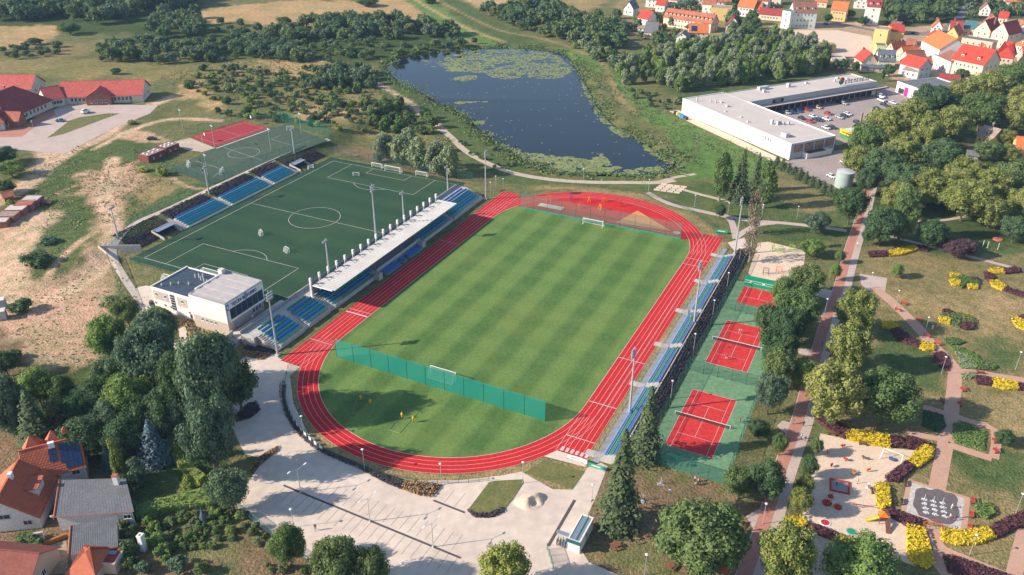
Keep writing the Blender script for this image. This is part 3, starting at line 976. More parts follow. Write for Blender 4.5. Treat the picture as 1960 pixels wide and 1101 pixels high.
# ---- stand on the west embankment of the turf
ws = thing('embankment_stand', 'blue and green seat blocks on the dark planted bank beside the turf pitch', 'stand', SO, ROT)
wsec = [(-10.6, 9.0), (11.2, 32.4), (34.8, 47.6)]
for b0, b1 in wsec:
 ed = MB()
 for k in range(6):
  ed.box(-128.1-k*1.08, (b0+b1)/2, 0, 1.078, b1-b0, .5+.3*k)
 ed.obj('terrace', CONC, ws)
 MB().box(-127.5, (b0+b1)/2, 0, .3, b1-b0+1, .55).obj('front_wall', WHITE, ws)
 for k in range(6):
  seat_row(ws, -128.1-k*1.08, b0+.1, b1-.1, .5+.3*k, 1, (GREEN_SEAT, BLUE_SEAT, GREEN_SEAT, BLUE_SEAT, GREEN_SEAT, BLUE_SEAT)[k])
for b0, b1 in ((-12.6, -10.7), (9.05, 11.15), (32.45, 34.75), (47.65, 49.6)):
 stair(ws, -127.4, .2, -140.4, 3.05, b0, b1, 18)
# benches let into the bank
for k, (b0, b1) in enumerate(((-21.5, -13.6), (51, 58))):
 t = thing('dugout', ['blue-seated dugout set in the bank by the turf south corner', 'roofed dugout set in the bank by the turf north corner'][k], 'dugout', SO, ROT)
 for e in (b0, b1):
  b = MB()
  b.add([(-133, e-.15, 0), (-127.4, e-.15, 0), (-127.4, e-.15, .6), (-133, e-.15, 2.3), (-133, e+.15, 0), (-127.4, e+.15, 0), (-127.4, e+.15, .6), (-133, e+.15, 2.3)],
    [(0, 1, 2, 3), (7, 6, 5, 4), (3, 2, 6, 7), (1, 5, 6, 2), (0, 3, 7, 4)])
  b.obj('side_wall', CONC, t)
 MB().box(-132.6, (b0+b1)/2, 0, .3, b1-b0, 2.4).obj('back_wall', CONC_D, t)
 MB().box(-131.2, (b0+b1)/2, 2.2, 2.4, b1-b0-.4, .08).obj('canopy', mat('clear_sheet', (.2, .26, .33), None, .4, .2, .5), t)
 seat_row(t, -131.4, b0+.5, b1-.5, .1, 1, BLUE_SEAT)
 MB().box(-131.9, (b0+b1)/2, .1, .1, b1-b0-.6, 1.6).obj('back_panel', BLUE_SEAT, t)
# retaining walls at the south-west corner
t = thing('retaining_wall', 'angular pale concrete retaining wall at the turf corner near the clubhouse', 'wall', (0, 0, 0))
w1, w2, w3 = ab(-138, -39, 0), ab(-127.3, -31.5, 0), ab(-126.9, -41, 0)
for p, q, h0, h1 in ((w1, w2, 3.2, 2.4), (w1, w3, 3.2, .4)):
 d = (q-p)
 nn = Vector((-d.y, d.x, 0)).normalized()*.15
 b = MB()
 z0, z1 = Vector((0, 0, h0)), Vector((0, 0, h1))
 b.add([p-nn, q-nn, q-nn+z1, p-nn+z0, p+nn, q+nn, q+nn+z1, p+nn+z0], [(0, 1, 2, 3), (7, 6, 5, 4), (3, 2, 6, 7), (1, 5, 6, 2), (4, 0, 3, 7)])
 b.obj('wall_panel', CONC, t)
# ---------------------------------------------------------------- floodlights and lamps
def floodlight(label, a, bb, h, face, group=None, rows=3, cols=3, z=0):
 t = thing('floodlight_mast', label, 'floodlight', ab(a, bb, z), ROT + (0 if face > 0 else math.pi), group)
 MB().tube((0, 0, 0), (0, 0, h), .32, .15, 10).obj('mast', STEEL, t)
 MB().box(0, 0, 0, 1.2, 1.2, .35).obj('footing', CONC, t)
 b = MB()
 for r_ in range(rows):
  b.box(0, 0, h-.4+r_*.8, .12, cols*.8, .12)
 b.tube((0, 0, h-.4), (0, 0, h+rows*.7), .1)
 b.obj('head_frame', STEEL, t)
 hm = MB()
 hm.box(.35, 0, -.3, .3, .62, .6)
 hm.box(.52, 0, -.24, .05, .5, .48)
 hm = hm.mesh('lamp_head', (mat('lamp_grey', (.30, .32, .36), None, 2, .35, .5),))
 for r_ in range(rows):
  for c in range(cols):
   mobj('lamp_head', hm, t, (0, (c-(cols-1)/2)*.78, h-.3+r_*.8))
 return t
floodlight('tall floodlight mast at the south end of the grandstand', -45.9, -60.4, 17.6, 1)
floodlight('tall floodlight mast at the north end of the grandstand', -45.9, 58.6, 17.6, 1)
floodlight('tall floodlight mast rising behind the middle of the grandstand', -61.2, 8.2, 19.5, 1)
floodlight('tall floodlight mast at the north end of the low stand', 49.4, 54, 18.5, -1)
floodlight('tall floodlight mast halfway along the low stand beside the courts', 49.6, 3, 19, -1)
floodlight('tall floodlight mast of the low stand behind the dark spruces', 46.4, -42.5, 16.5, -1)
floodlight('slim floodlight mast on the turf edge near the clubhouse end', -62.2, -16.5, 11.5, -1, rows=1)
floodlight('slim floodlight mast on the turf edge beyond mid-grandstand', -62.2, 27, 11.5, -1, rows=1)
floodlight('slim floodlight mast at the far turf corner flag by the grandstand', -61.2, 56.5, 11.5, -1, rows=1)
for k, bb in enumerate((-31, 11, 60.5)):
 floodlight(['slim floodlight mast on the planted bank above the dugout', 'slim floodlight mast on the bank between the two seat blocks', 'slim floodlight mast at the far corner of the planted bank'][k], -138, bb, 11.5, 1, rows=1, z=2.2)
def lamp_proto():
 pm = MB().tube((0, 0, 0), (0, 0, 5.2), .07, .045, 6).mesh('pole', (STEEL,))
 hm = MB()
 hm.tube((0, 0, 5.2), (0, 0, 5.28), .10, .34, 8).tube((0, 0, 5.28), (0, 0, 5.42), .34, .16, 8)
 return pm, hm.mesh('lamp_head', (mat('lamp_white', (.75, .74, .72), None, 2, .4),))
LPM, LHM = lamp_proto()
def lamp(px, py, label, group, h=5.4, name='street_lamp', world=None):
 p = world or S(px, py)
 t = thing(name, label, 'lamp', p, rnd.uniform(0, 6), group)
 mobj('pole', LPM, t, None, None, (1, 1, h/5.4))
 mobj('lamp_head', LHM, t, (0, 0, (h-5.4)*.98), None, None)
 return t
for p in ((1285, 762), (1328, 670), (1364, 604), (1391, 550), (1414, 500)):
 lamp(*p, 'pale post lamp along the fence between the low stand and the courts', 'lamps between stand and courts', 5.6)
for p in ((847, 929), (700, 902), (584, 838), (1003, 925), (1135, 968)):
 lamp(*p, 'pale post lamp on the walk around the near bend of the track', 'lamps around the near bend', 6)
for p in ((1240, 365), (1328, 395), (1392, 410), (1457, 413), (1524, 416), (1115, 345), (962, 365), (938, 372), (948, 360)):
 lamp(*p, 'post lamp beside the path north of the track', 'lamps on the northern path', 5)
for p in ((1664, 548), (1714, 583), (1770, 635), (1802, 712), (1944, 702), (1858, 1058), (1946, 978), (1656, 1060), (1652, 968), (1578, 600), (1237, 1100), (1462, 1000), (1280, 975)):
 lamp(*p, 'slim lamp post standing by a park path', 'park lamps', 5.6)
lamp(565, 1012, 'single post lamp at the south fence of the car park', None, 5)
lamp(488, 634, 'single post lamp beside the clubhouse ramp', None, 4.6)
for p in ((140, 245), (117, 258), (212, 228), (65, 262), (108, 285)):
 lamp(*p, 'thin lamp post on the school forecourt', 'school lamps', 6)
for k, p in enumerate(((578, 945), (711, 1000), (832, 1048))):
 q = S(*p)
 t = thing('double_street_lamp', 'twin-armed car park lamp standing on the drain strip', 'lamp', q, R(-32), 'twin-armed car park lamps')
 MB().tube((0, 0, 0), (0, 0, 6.2), .10, .06, 7).obj('pole', STEEL, t)
 for s in (-1, 1):
  MB().tube((0, 0, 6.1), (.35*s, 1.6*s, 6.6), .045, .04, 6).obj('arm', STEEL, t)
  MB().box(.42*s, 1.9*s, 6.58, .3, .75, .1).obj('lamp_head', mat('lamp_white', (1, 1, 1)), t)
 MB().box(0, 0, 0, .4, .4, .25).obj('footing', CONC, t)
# ================================================================ PAVING AND ROADS
PAVE = mat('pale_block_paving', (.63, .52, .43), (.53, .435, .365), .06, .9, fine=.5, amp=.09)
PAVE2 = mat('pink_block_paving', (.50, .39, .34), (.42, .33, .29), .2, .9, fine=2.0, amp=.1)
BRICK = mat('red_block_paving', (.46, .21, .155), (.38, .17, .125), .3, .9, fine=2.2, amp=.12)
PARKP = mat('park_path_paving', (.50, .30, .215), (.44, .26, .19), .3, .9, fine=2.0, amp=.1)
GRAVEL = mat('gravel', (.50, .40, .31), (.42, .33, .25), .3, .95, fine=1.5)
ASPH = mat('asphalt', (.21, .19, .185), (.165, .155, .155), .15, .9, fine=1.2)
ASPHP = mat('mall_asphalt', (.36, .29, .265), (.31, .25, .235), .1, .9, fine=1.2)
SANDM = mat('play_sand', (.66, .51, .385), (.60, .46, .345), .25, .95, fine=1.4, amp=.1)
LAWN = mat('lawn_grass', (.115, .135, .045), (.175, .16, .062), .4, .95, .1, fine=1.8)
BEDM = mat('bark_mulch', (.075, .055, .05), (.05, .04, .04), .8, .95, fine=3)
def pxs(name, pts, z, m, label, smooth=0, parent=None, thick=0, level=False):
 return sheet(name, PX(pts), z, m, label, parent, smooth, thick, True, level)
carpark = pxs('car_park', [(462, 692), (500, 668), (545, 694), (576, 704), (556, 722), (563, 775), (590, 830), (640, 878), (720, 908), (800, 921), (880, 920), (960, 911), (1000, 903), (1060, 936),
 (1098, 937), (1128, 893), (1152, 885), (1165, 892), (1140, 958), (1118, 1005), (1108, 1040), (1130, 1075), (1190, 1101), (1195, 1140), (660, 1140), (640, 1110), (575, 1062), (500, 1012), (455, 972), (478, 925), (508, 882), (470, 872), (443, 815), (438, 775), (452, 735)],
 .02, PAVE, 'wide pale block-paved car park')
pxs('walkway', [(1060, 862), (1068, 862), (1128, 880), (1122, 893), (1042, 873)], .03, PAVE, 'pale paving at the end of the running lanes')
DRAIN = mat('drain_strip', (.10, .085, .09), None, 1)
for k, (p, q) in enumerate((((545, 932), (885, 1069)), ((832, 959), (892, 982)))):
 P, Q = S(*p), S(*q)
 d = Q-P
 o = MB().box(0, 0, 0, d.length, .45, .05).obj('drain_channel', DRAIN, carpark, (P+Q)/2 + Vector((0, 0, .02)), math.atan2(d.y, d.x))
bay = mat('bay_line', (.33, .29, .26))
b0, b1 = S(553, 931), S(882, 1064)
dv = (b1-b0)/21
for k in range(22):
 c = b0 + dv*k
 for s in ((-1, 1) if 2 < k < 21 else (-1,)):
  # bays lie at the lot's own slant either side of the channel
  t = S(*( (545+k*15.6, 931+k*6.35)))
  e = Vector((math.cos(R(63.5)), math.sin(R(63.5)), 0))*(5.0*(1 if s > 0 else -1))
  p_, q_ = c + e*.08, c + e
  MB().box(0, 0, 0, (q_-p_).length, .12, .008).obj('bay_line', bay, carpark, (p_+q_)/2 + Vector((0, 0, .024)), math.atan2((q_-p_).y, (q_-p_).x))
for p, q in (((853, 963), (872, 939)), ((872, 971), (893, 945))):
 P, Q = S(*p), S(*q)
 MB().box(0, 0, 0, (Q-P).length, .12, .008).obj('bay_line', bay, carpark, (P+Q)/2 + Vector((0, 0, .024)), math.atan2((Q-P).y, (Q-P).x))
MB().box(0, 0, 0, (S(1102, 957)-S(1052, 1045)).length, .5, .12).obj('kerb', DRAIN, carpark, (S(1102, 957)+S(1052, 1045))/2, math.atan2((S(1102, 957)-S(1052, 1045)).y, (S(1102, 957)-S(1052, 1045)).x))
pxs('lawn_island', [(897, 979), (938, 924), (950, 921), (1003, 918), (1004, 925), (985, 955), (965, 980), (940, 990), (912, 990)], .10, LAWN, 'grass island in the car park', 0, None, .1)
pxs('lawn', [(1005, 905), (1045, 880), (1122, 902), (1099, 936)], .06, LAWN, 'triangle of lawn inside the near bend fence')
# club plaza (raised), ramp and path round the clubhouse
b = MB()
b.prism([(-62.9, -60.2), (-58.4, -60.2), (-58.4, -38.5), (-62.9, -38.5)], 0, 1.5)
plaza = struct(b.obj('plaza', PAVE, None, SO, ROT), 'paved plaza beside the clubhouse')
b = MB()
b.add([(-61.6, -60.3, 1.49), (-58.6, -60.3, 1.49), (-58.0, -71.5, .03), (-60.9, -71.5, .03), (-61.6, -60.3, 0), (-58.6, -60.3, 0)], [(0, 3, 2, 1), (1, 2, 5), (0, 4, 3)])
rp = struct(b.obj('ramp', CONC_D, None, SO, ROT), 'concrete ramp up to the plaza')
t = thing('ramp_wall', 'pale concrete wall along the ramp beside the clubhouse', 'wall', SO, ROT)
b = MB()
b.add([(-62.0, -59.6, 0), (-61.7, -59.6, 0), (-61.3, -71.4, 0), (-61.0, -71.4, 0), (-62.0, -59.6, 3.0), (-61.7, -59.6, 3.0), (-61.3, -71.4, 1.6), (-61.0, -71.4, 1.6)], [(0, 2, 6, 4), (1, 5, 7, 3), (4, 6, 7, 5), (2, 3, 7, 6), (0, 4, 5, 1)])
b.obj('wall_panel', CONC, t)
pxs('path', [(305, 640), (288, 620), (262, 595), (255, 560), (290, 553), (296, 590), (300, 610), (318, 640), (360, 690), (330, 690)], .03, PAVE, 'pale path round the west end of the clubhouse', 3)
pxs('path', [(342, 632), (357, 628), (380, 690), (350, 700)], .03, PAVE, 'pale path between the trees and the clubhouse')
# upper walk above the west bank
ribbon('path', [S(262, 572, 0.0), S(240, 540, 0), S(216, 492, 0), S(228, 458, 0), S(262, 430, 0), S(322, 403, 0), S(430, 352, 0), S(540, 302, 0), S(628, 269, 0)], 2.3, .06, PAVE, 'pale walk above the embankment stand', 4)
# gravel path round the pond
ribbon('path', PX([(842, 247), (862, 264), (890, 290), (930, 312), (980, 331), (1050, 343), (1130, 348), (1200, 348), (1255, 348), (1290, 343)]), 3.2, .02, GRAVEL, 'gravel path along the south shore of the pond')
ribbon('path', PX([(1255, 348), (1290, 338), (1330, 331)]), 2.0, .028, GRAVEL, 'short gravel spur at the pond')
ribbon('path', PX([(1270, 350), (1320, 365), (1380, 380), (1420, 388)]), 2.0, .028, GRAVEL, 'gravel path to the birches')
ribbon('path', PX([(1238, 367), (1280, 388), (1340, 402), (1390, 412), (1440, 420), (1500, 424), (1560, 430), (1620, 438)]), 2.4, .02, PAVE2, 'pale path north of the low stand')
ribbon('path', PX([(1380, 408), (1398, 420), (1405, 440), (1408, 455)]), 2.4, .028, PAVE2, 'short path to the stand gate')
ribbon('path', PX([(1408, 452), (1425, 440), (1450, 428), (1480, 424)]), 2.4, .034, PAVE2, 'curved path to the stand gate')
pxs('walkway', [(1392, 462), (1425, 452), (1432, 470), (1405, 478)], .03, PAVE, 'paved area behind the north end of the low stand')
# concrete slabs in the grass north of the track
sl = thing('stacked_slabs', 'rows of pale concrete slabs laid on grass near the pond path', 'slabs', S(1282, 357), R(-20))
for i in range(4):
 for j in range(4):
  MB().box(-4.5+i*2.6+j*.5, -4.4+j*2.2, .02, 2.3, 1.7, .12).obj('slab', SANDM, sl)
# promenade: brick lane and pale lane
cl = [(1418, 1150), (1438, 1101), (1474, 1000), (1503, 900), (1531, 820), (1543, 780), (1566, 690), (1592, 600), (1608, 560), (1632, 470), (1648, 420), (1668, 340), (1690, 270)]
ribbon('promenade', PX(cl), 5.0, .03, PAVE2, 'long promenade of red and pale paving between trees')
W = PX(cl)
ofs = []
for i, q in enumerate(W):
 d = (W[min(i+1, len(W)-1)]-W[max(i-1, 0)]).normalized()
 ofs.append(q + Vector((-d.y, d.x, 0))*.95)
ribbon('cycle_lane', ofs, 2.7, .036, BRICK, 'red brick lane of the promenade')
for px_ in ([(1540, 812), (1500, 802), (1488, 812), (1512, 832)], [(1462, 968), (1430, 985), (1442, 1005), (1462, 1032)], [(1600, 553), (1560, 548), (1555, 560), (1590, 572)], [(1580, 598), (1565, 600), (1570, 612), (1582, 614)], [(1571, 668), (1525, 662), (1530, 674), (1566, 682)]):
 pxs('walkway', px_, .022, PAVE2, 'small paved bay beside the promenade')
# park paths
pxs('park_square', [(1645, 520), (1698, 528), (1694, 556), (1662, 553), (1648, 540)], .02, PAVE2, 'paved square with bicycle racks in the park')
ribbon('park_path', PX([(1672, 545), (1712, 578), (1755, 620), (1785, 655), (1822, 692), (1829, 712), (1824, 770), (1816, 820), (1805, 880), (1796, 930)]), 3.4, .024, PARKP, 'terracotta park path')
ribbon('park_path', PX([(1826, 705), (1870, 708), (1920, 716), (1990, 726)]), 2.6, .030, PARKP, 'terracotta park path running east')
ribbon('park_path', PX([(1768, 774), (1800, 783), (1822, 790)]), 2.0, .030, PARKP, 'terracotta park path to the playground')
ribbon('park_path', PX([(1815, 845), (1860, 860), (1900, 872)]), 2.3, .030, PARKP, 'terracotta park path')
ribbon('park_path', PX([(1820, 788), (1860, 802), (1907, 818), (1904, 872)]), 2.1, .034, PARKP, 'terracotta park path', 2)
ribbon('park_path', PX([(1820, 838), (1770, 830), (1735, 822)]), 2.0, .030, PARKP, 'terracotta park path')
ribbon('park_path', PX([(1788, 1002), (1794, 1030), (1808, 1048), (1860, 1070), (1930, 1098), (1990, 1120)]), 2.6, .024, PARKP, 'terracotta park path')
ribbon('park_path', PX([(1800, 1045), (1800, 1075), (1830, 1110)]), 2.2, .030, PARKP, 'terracotta park path')
ribbon('park_path', PX([(1965, 1010), (1950, 1070), (1935, 1130)]), 2.8, .030, PARKP, 'terracotta park path')
ribbon('park_path', PX([(1672, 440), (1720, 452), (1760, 462), (1800, 472), (1880, 492), (1960, 512), (2000, 522)]), 1.8, .024, PAVE2, 'narrow pale park path')
ribbon('park_path', PX([(1660, 415), (1720, 418), (1800, 417), (1850, 408)]), 1.6, .024, PAVE2, 'narrow pale park path under the trees')
pxs('playground_sand', [(1572, 826), (1618, 836), (1660, 846), (1702, 853), (1758, 858), (1738, 881), (1695, 917), (1679, 928), (1679, 963), (1697, 978), (1738, 1004), (1740, 1062), (1756, 1080), (1697, 1057), (1664, 1037), (1610, 1021), (1549, 998), (1537, 988), (1552, 920), (1562, 870)], .02, SANDM, 'sandy playground')
pxs('playground_sand', [(1450, 462), (1470, 460), (1542, 477), (1536, 520), (1505, 548), (1440, 530), (1432, 520)], .02, SANDM, 'sandy play yard north of the courts')
pxs('playground_sand', [(1550, 1006), (1610, 1030), (1670, 1060), (1640, 1110), (1545, 1110)], .02, GRAVEL, 'bare sandy ground south of the playground')
pxs('fountain_plaza', [(1739.5, 912), (1860, 947.5), (1853.6, 1015), (1725.8, 977)], .03, PARKP, 'brick-edged fountain plaza')
pxs('fountain_floor', [(1747.7, 919.2), (1848, 949.3), (1841.7, 1009.5), (1736.8, 975.8)], .036, mat('pale_tiles', (.52, .47, .43), (.45, .41, .38), .4, .8, fine=1.5), 'pale tiles of the fountain')
# wet stone round the jets
m, nt, b = _mat('wet_stone')
b.inputs['Roughness'].default_value = .35
nt.links.new(mix(nt, noise(nt, 1.2, 3, .6, pos(nt)), (.07, .058, .056), (.20, .16, .145)), b.inputs['Base Color'])
pxs('wet_stone', [(1756, 933), (1770, 929), (1782, 933), (1797, 931), (1812, 937), (1828, 941), (1836, 951), (1834, 962), (1839, 974), (1834, 989), (1823, 999), (1808, 998), (1792, 995), (1777, 987), (1762, 982), (1756, 971), (1750, 962), (1753, 947)], .042, m, 'dark wet stone under the fountain jets', 4)
# school forecourt and roads on the west terrace
pxs('school_forecourt', [(-20, 262), (40, 262), (85, 225), (120, 205), (140, 195), (175, 205), (200, 205), (300, 206), (285, 222), (215, 250), (150, 285), (120, 300), (-20, 288)], .03, PAVE2, 'pinkish block-paved school forecourt')
pxs('lawn_island', [(88, 270), (132, 236), (150, 230), (205, 222), (228, 222), (200, 232), (120, 262)], .06, LAWN, 'grass island on the school forecourt')
pxs('school_walk', [(-20, 245), (40, 250), (75, 222), (100, 215), (105, 225), (70, 245), (40, 268), (-20, 270)], .045, BRICK, 'red brick walk in front of the school')
# mall yard
pxs('shopping_car_park', [(1432, 222), (1445, 208), (1700, 162), (1735, 172), (1760, 190), (1690, 225), (1640, 262), (1602, 275), (1560, 262)], .03, ASPHP, 'warm grey car park of the shopping centre')
pxs('shopping_yard', [(1500, 312), (1518, 300), (1610, 283), (1665, 285), (1650, 340), (1612, 358), (1570, 342)], .036, ASPHP, 'warm grey service yard')
ribbon('service_lane', PX([(1288, 210), (1330, 232), (1400, 264), (1470, 297), (1520, 318)]), 5.5, .028, SANDM, 'sandy service lane behind the shopping centre')
ribbon('road', PX([(1540, 40), (1600, 42), (1660, 52), (1720, 60), (1760, 60), (1810, 50), (1870, 42), (2000, 50)]), 7, .03, ASPH, 'town street')
ribbon('road', PX([(1738, 66), (1748, 84), (1764, 108), (1785, 130), (1806, 152)]), 6.5, .036, ASPHP, 'narrow town street between gables')
ribbon('road', PX([(1805, 52), (1830, 32), (1845, 12), (1852, -10)]), 6, .036, ASPH, 'town street running north')
pxs('town_square', [(1470, 52), (1500, 55), (1600, 54), (1665, 66), (1668, 90), (1676, 104), (1600, 104), (1540, 90), (1470, 78)], .02, SANDM, 'bare sandy square in the town')
# ================================================================ TENNIS COURTS
CG = mat('court_green', (.15, .27, .145), (.125, .235, .125), .25, .85, fine=1.0)
CR = mat('court_red', (.56, .035, .032), (.48, .03, .028), .25, .85, fine=1.0)
cg = lsheet('tennis_court_surface', [(54.2, 36.2), (54.6, -57.6), (73.2, -57.2), (72.2, 36.4)], .04, CG, 'green tennis court surface')
for k, (cy, cx) in enumerate(((-38.2, 63.0), (-1.0, 62.6), (24.0, 62.6))):
 hw, hl = 10.97/2, 23.77/2
 if k == 2:
  # the practice court is cut off by the wall
  b = MB()
  b.add([(cx-hw, 22.3, .052), (cx+hw, 22.3, .052), (cx+hw, 33.4, .052), (cx-hw, 33.4, .052)], [(0, 1, 2, 3)])
  o = b.obj('court', CR, cg)
  b = MB()
  for q in ([(cx-hw+1.37, 22.3), (cx-hw+1.37, 33.4)], [(cx+hw-1.37, 22.3), (cx+hw-1.37, 33.4)], [(cx-hw+1.37, 27), (cx+hw-1.37, 27)], [(cx, 27), (cx, 33.4)]):
   lane(b, q, .09, .057)
  b.obj('line_marking', LINE, o)
  continue
 b = MB()
 b.add([(cx-hw, cy-hl, .052), (cx+hw, cy-hl, .052), (cx+hw, cy+hl, .052), (cx-hw, cy+hl, .052)], [(0, 1, 2, 3)])
 o = b.obj('court', CR, cg)
 b = MB()
 for q in ([(cx-hw, cy-hl), (cx-hw, cy+hl)], [(cx+hw, cy-hl), (cx+hw, cy+hl)], [(cx-hw, cy-hl), (cx+hw, cy-hl)], [(cx-hw, cy+hl), (cx+hw, cy+hl)]):
  lane(b, q, .1, .057)
 for q in ([(cx-hw+1.37, cy-hl), (cx-hw+1.37, cy+hl)], [(cx+hw-1.37, cy-hl), (cx+hw-1.37, cy+hl)]):
  lane(b, q, .08, .058)
 for s in (-6.4, 6.4):
  lane(b, [(cx-hw+1.37, cy+s), (cx+hw-1.37, cy+s)], .08, .059)
 lane(b, [(cx, cy-6.4), (cx, cy+6.4)], .08, .061)
 b.obj('line_marking', LINE, o)
 t = thing('tennis_net', ['tennis net on the red court beside the spruces', 'tennis net on the red court with the two players'][k], 'net', ab(cx, cy, .05), ROT)
 for s in (-1, 1):
  MB().tube((s*6.6, 0, 0), (s*6.6, 0, 1.1), .06, .06, 6).obj('post', WHITE, t)
 MB().box(0, 0, .96, 13.2, .05, .1).obj('tape', WHITE, t)
 b = MB()
 b.add([(-6.6, 0, .05), (6.6, 0, .05), (6.6, 0, .95), (-6.6, 0, .95)], [(0, 1, 2, 3)])
 b.obj('net', netmat('dark_netting', (.05, .06, .07), .6), t)
t = thing('practice_wall', 'tall green tennis practice wall with white stripes', 'wall', ab(62.6, 34.6, .04), ROT)
WG = mat('wall_green', (.0, .24, .13), None, .5, .7)
MB().box(0, 0, 0, 11.6, .3, 3.3).obj('wall_panel', WG, t)
for z in (1.05, 1.75):
 MB().box(0, -.163, z, 11.58, .02, .09).obj('stripe', WHITE, t)
for x in (-3.8, 0, 3.8):
 MB().box(x, -.168, 1.28, .7, .02, .35).obj('target', WHITE, t)
FENCE = netmat('green_wire', (.03, .13, .1), .22)
FENCE2 = netmat('green_wire_dense', (.02, .16, .14), .34)
ballnet('tall green wire fence between the low stand and the courts', 54.3, -57.4, 54.0, 36, 3.6, 26, FENCE, 'wire_fence', top=1)
ballnet('tall green wire fence along the park side of the courts', 73.1, -57.2, 72.2, 36, 3.6, 26, FENCE, 'wire_fence', top=1)
ballnet('green wire fence at the spruce end of the courts', 54.4, -57.5, 73.0, -57.3, 3.8, 5, FENCE2, 'wire_fence', top=1)
ballnet('green wire fence between the near court and the players court', 54.4, -18.6, 72.6, -18.3, 3.4, 5, FENCE, 'wire_fence', top=1)
ballnet('green wire fence between the players court and the practice court', 54.4, 17.0, 72.4, 17.3, 3.4, 5, FENCE, 'wire_fence', top=1)
ballnet('green wire fence behind the low stand towards the sand yard', 54.0, 36.2, 53.4, 55, 2.2, 6, FENCE, 'wire_fence', top=1)
ballnet('low wire fence between the right straight and the stand walk', 44.7, -62, 44.7, 57, 1.25, 40, FENCE, 'wire_fence', STEEL, top=1)
ballnet('green wire fence behind the far end of the turf', -126, 71.3, -58.5, 71.8, 4.0, 15, FENCE, 'wire_fence', top=1)
ballnet('green wire fence between the turf end and the clubhouse', -124, -39, -63, -38.7, 3.0, 14, FENCE, 'wire_fence', top=1)
for (p, q, lb, n_, h, mm) in [((215, 478), (250, 432), 'green wire fence on the bend of the upper walk', 5, 1.8, FENCE2), ((250, 432), (400, 355), 'green wire fence along the upper walk beside the dry grass', 12, 1.8, FENCE),
  ((205, 495), (250, 622), 'green wire fence from the upper walk down to the woodland', 10, 1.8, FENCE2), ((455, 972), (565, 1058), 'low green fence on the south edge of the car park', 7, 1.4, FENCE2), ((565, 1058), (640, 1112), 'low green fence below the maples at the car park', 5, 1.4, FENCE2),
  ((400, 356), (630, 272), 'tall green wire fence along the small pitch above the bank', 9, 3.6, FENCE), ((318, 328), (400, 356), 'tall green wire fence at the near end of the small pitch', 4, 3.6, FENCE), ((530, 236), (632, 270), 'tall green ball net at the far end of the small pitch', 5, 6, netmat('green_net2', (.0, .2, .14), .22)),
  ((355, 262), (462, 232), 'wire fence behind the red ball court', 5, 3, FENCE), ((462, 232), (560, 242), 'wire fence at the far corner of the red ball court', 4, 3, FENCE)]:
 P, Q = S(*p), S(*q)
 a0, b0 = loc_ab(P.x, P.y)
 a1, b1 = loc_ab(Q.x, Q.y)
 ballnet(lb, a0, b0, a1, b1, h, n_, mm, 'wire_fence', z=P.z, top=1)
# fences following the bends
def bendfence(label, r, t0, t1, s, h, n, m, pm=None, banners=()):
 t = thing('wire_fence', label, 'fence', SO, ROT)
 me_p = MB().tube((0, 0, 0), (0, 0, h), .045, .045, 5).mesh('post', (pm or GREENSTEEL,))
 P = [(r*math.cos(R(t0+(t1-t0)*k/n)), s*HB + r*math.sin(R(t0+(t1-t0)*k/n))) for k in range(n+1)]
 for k, (x, y) in enumerate(P):
  mobj('post', me_p, t, (x, y, 0))
  if k < n:
   x2, y2 = P[k+1]
   b = MB()
   b.add([(x, y, .05), (x2, y2, .05), (x2, y2, h), (x, y, h)], [(0, 1, 2, 3)])
   b.obj('mesh_panel', m, t)
 for k in banners:
  (x, y), (x2, y2) = P[k], P[k+1]
  c = Vector(((x+x2)/2, (y+y2)/2, 0))
  rr = math.atan2(y2-y, x2-x)
  nn = Vector((c.x, c.y - s*HB, 0)).normalized()*.06
  MB().box(0, 0, .15, 1.0, .02, h-.25).obj('banner', mat('banner_white', (.72, .72, .70)), t, c+nn, rr)
 return t
bendfence('green fence with white banners round the near bend of the track', 44.1, 205, 262, -1, 1.35, 20, FENCE2, None, range(3, 18))
bendfence('green fence round the last part of the near bend', 44.1, 262, 308, -1, 1.3, 16, FENCE)
bendfence('green fence round the far bend of the track', 46.5, 22, 128, 1, 1.3, 34, FENCE)
# banners and gates at the lane ends
for k, (p, q, lb, c) in enumerate((((1088, 878), (1117, 886), 'white sponsor banner at the end of the running lanes', (.72, .72, .70)), ((1116, 886), (1126, 890), 'small white banner on the lane-end fence', (.7, .7, .7)), ((1128, 893), (1158, 902), 'green gate sign at the south end of the low stand', (.02, .3, .2)), ((1368, 443), (1391, 446), 'green banner at the north end of the right straight', (.0, .33, .2)))):
 P, Q = S(*p), S(*q)
 d = Q-P
 t = thing('banner', lb, 'banner', P, math.atan2(d.y, d.x))
 for x in (0, d.length):
  MB().tube((x, 0, 0), (x, 0, 1.5), .04).obj('post', GREENSTEEL, t)
 MB().box(d.length/2, -.05, .35, d.length, .03, 1.1).obj('panel', mat('banner%d' % k, c), t)
 MB().box(d.length/2, -.07, .7, d.length*.6, .012, .35).obj('print', mat('print%d' % k, (.6, .62, .6) if k > 1 else (.35, .4, .45)), t)
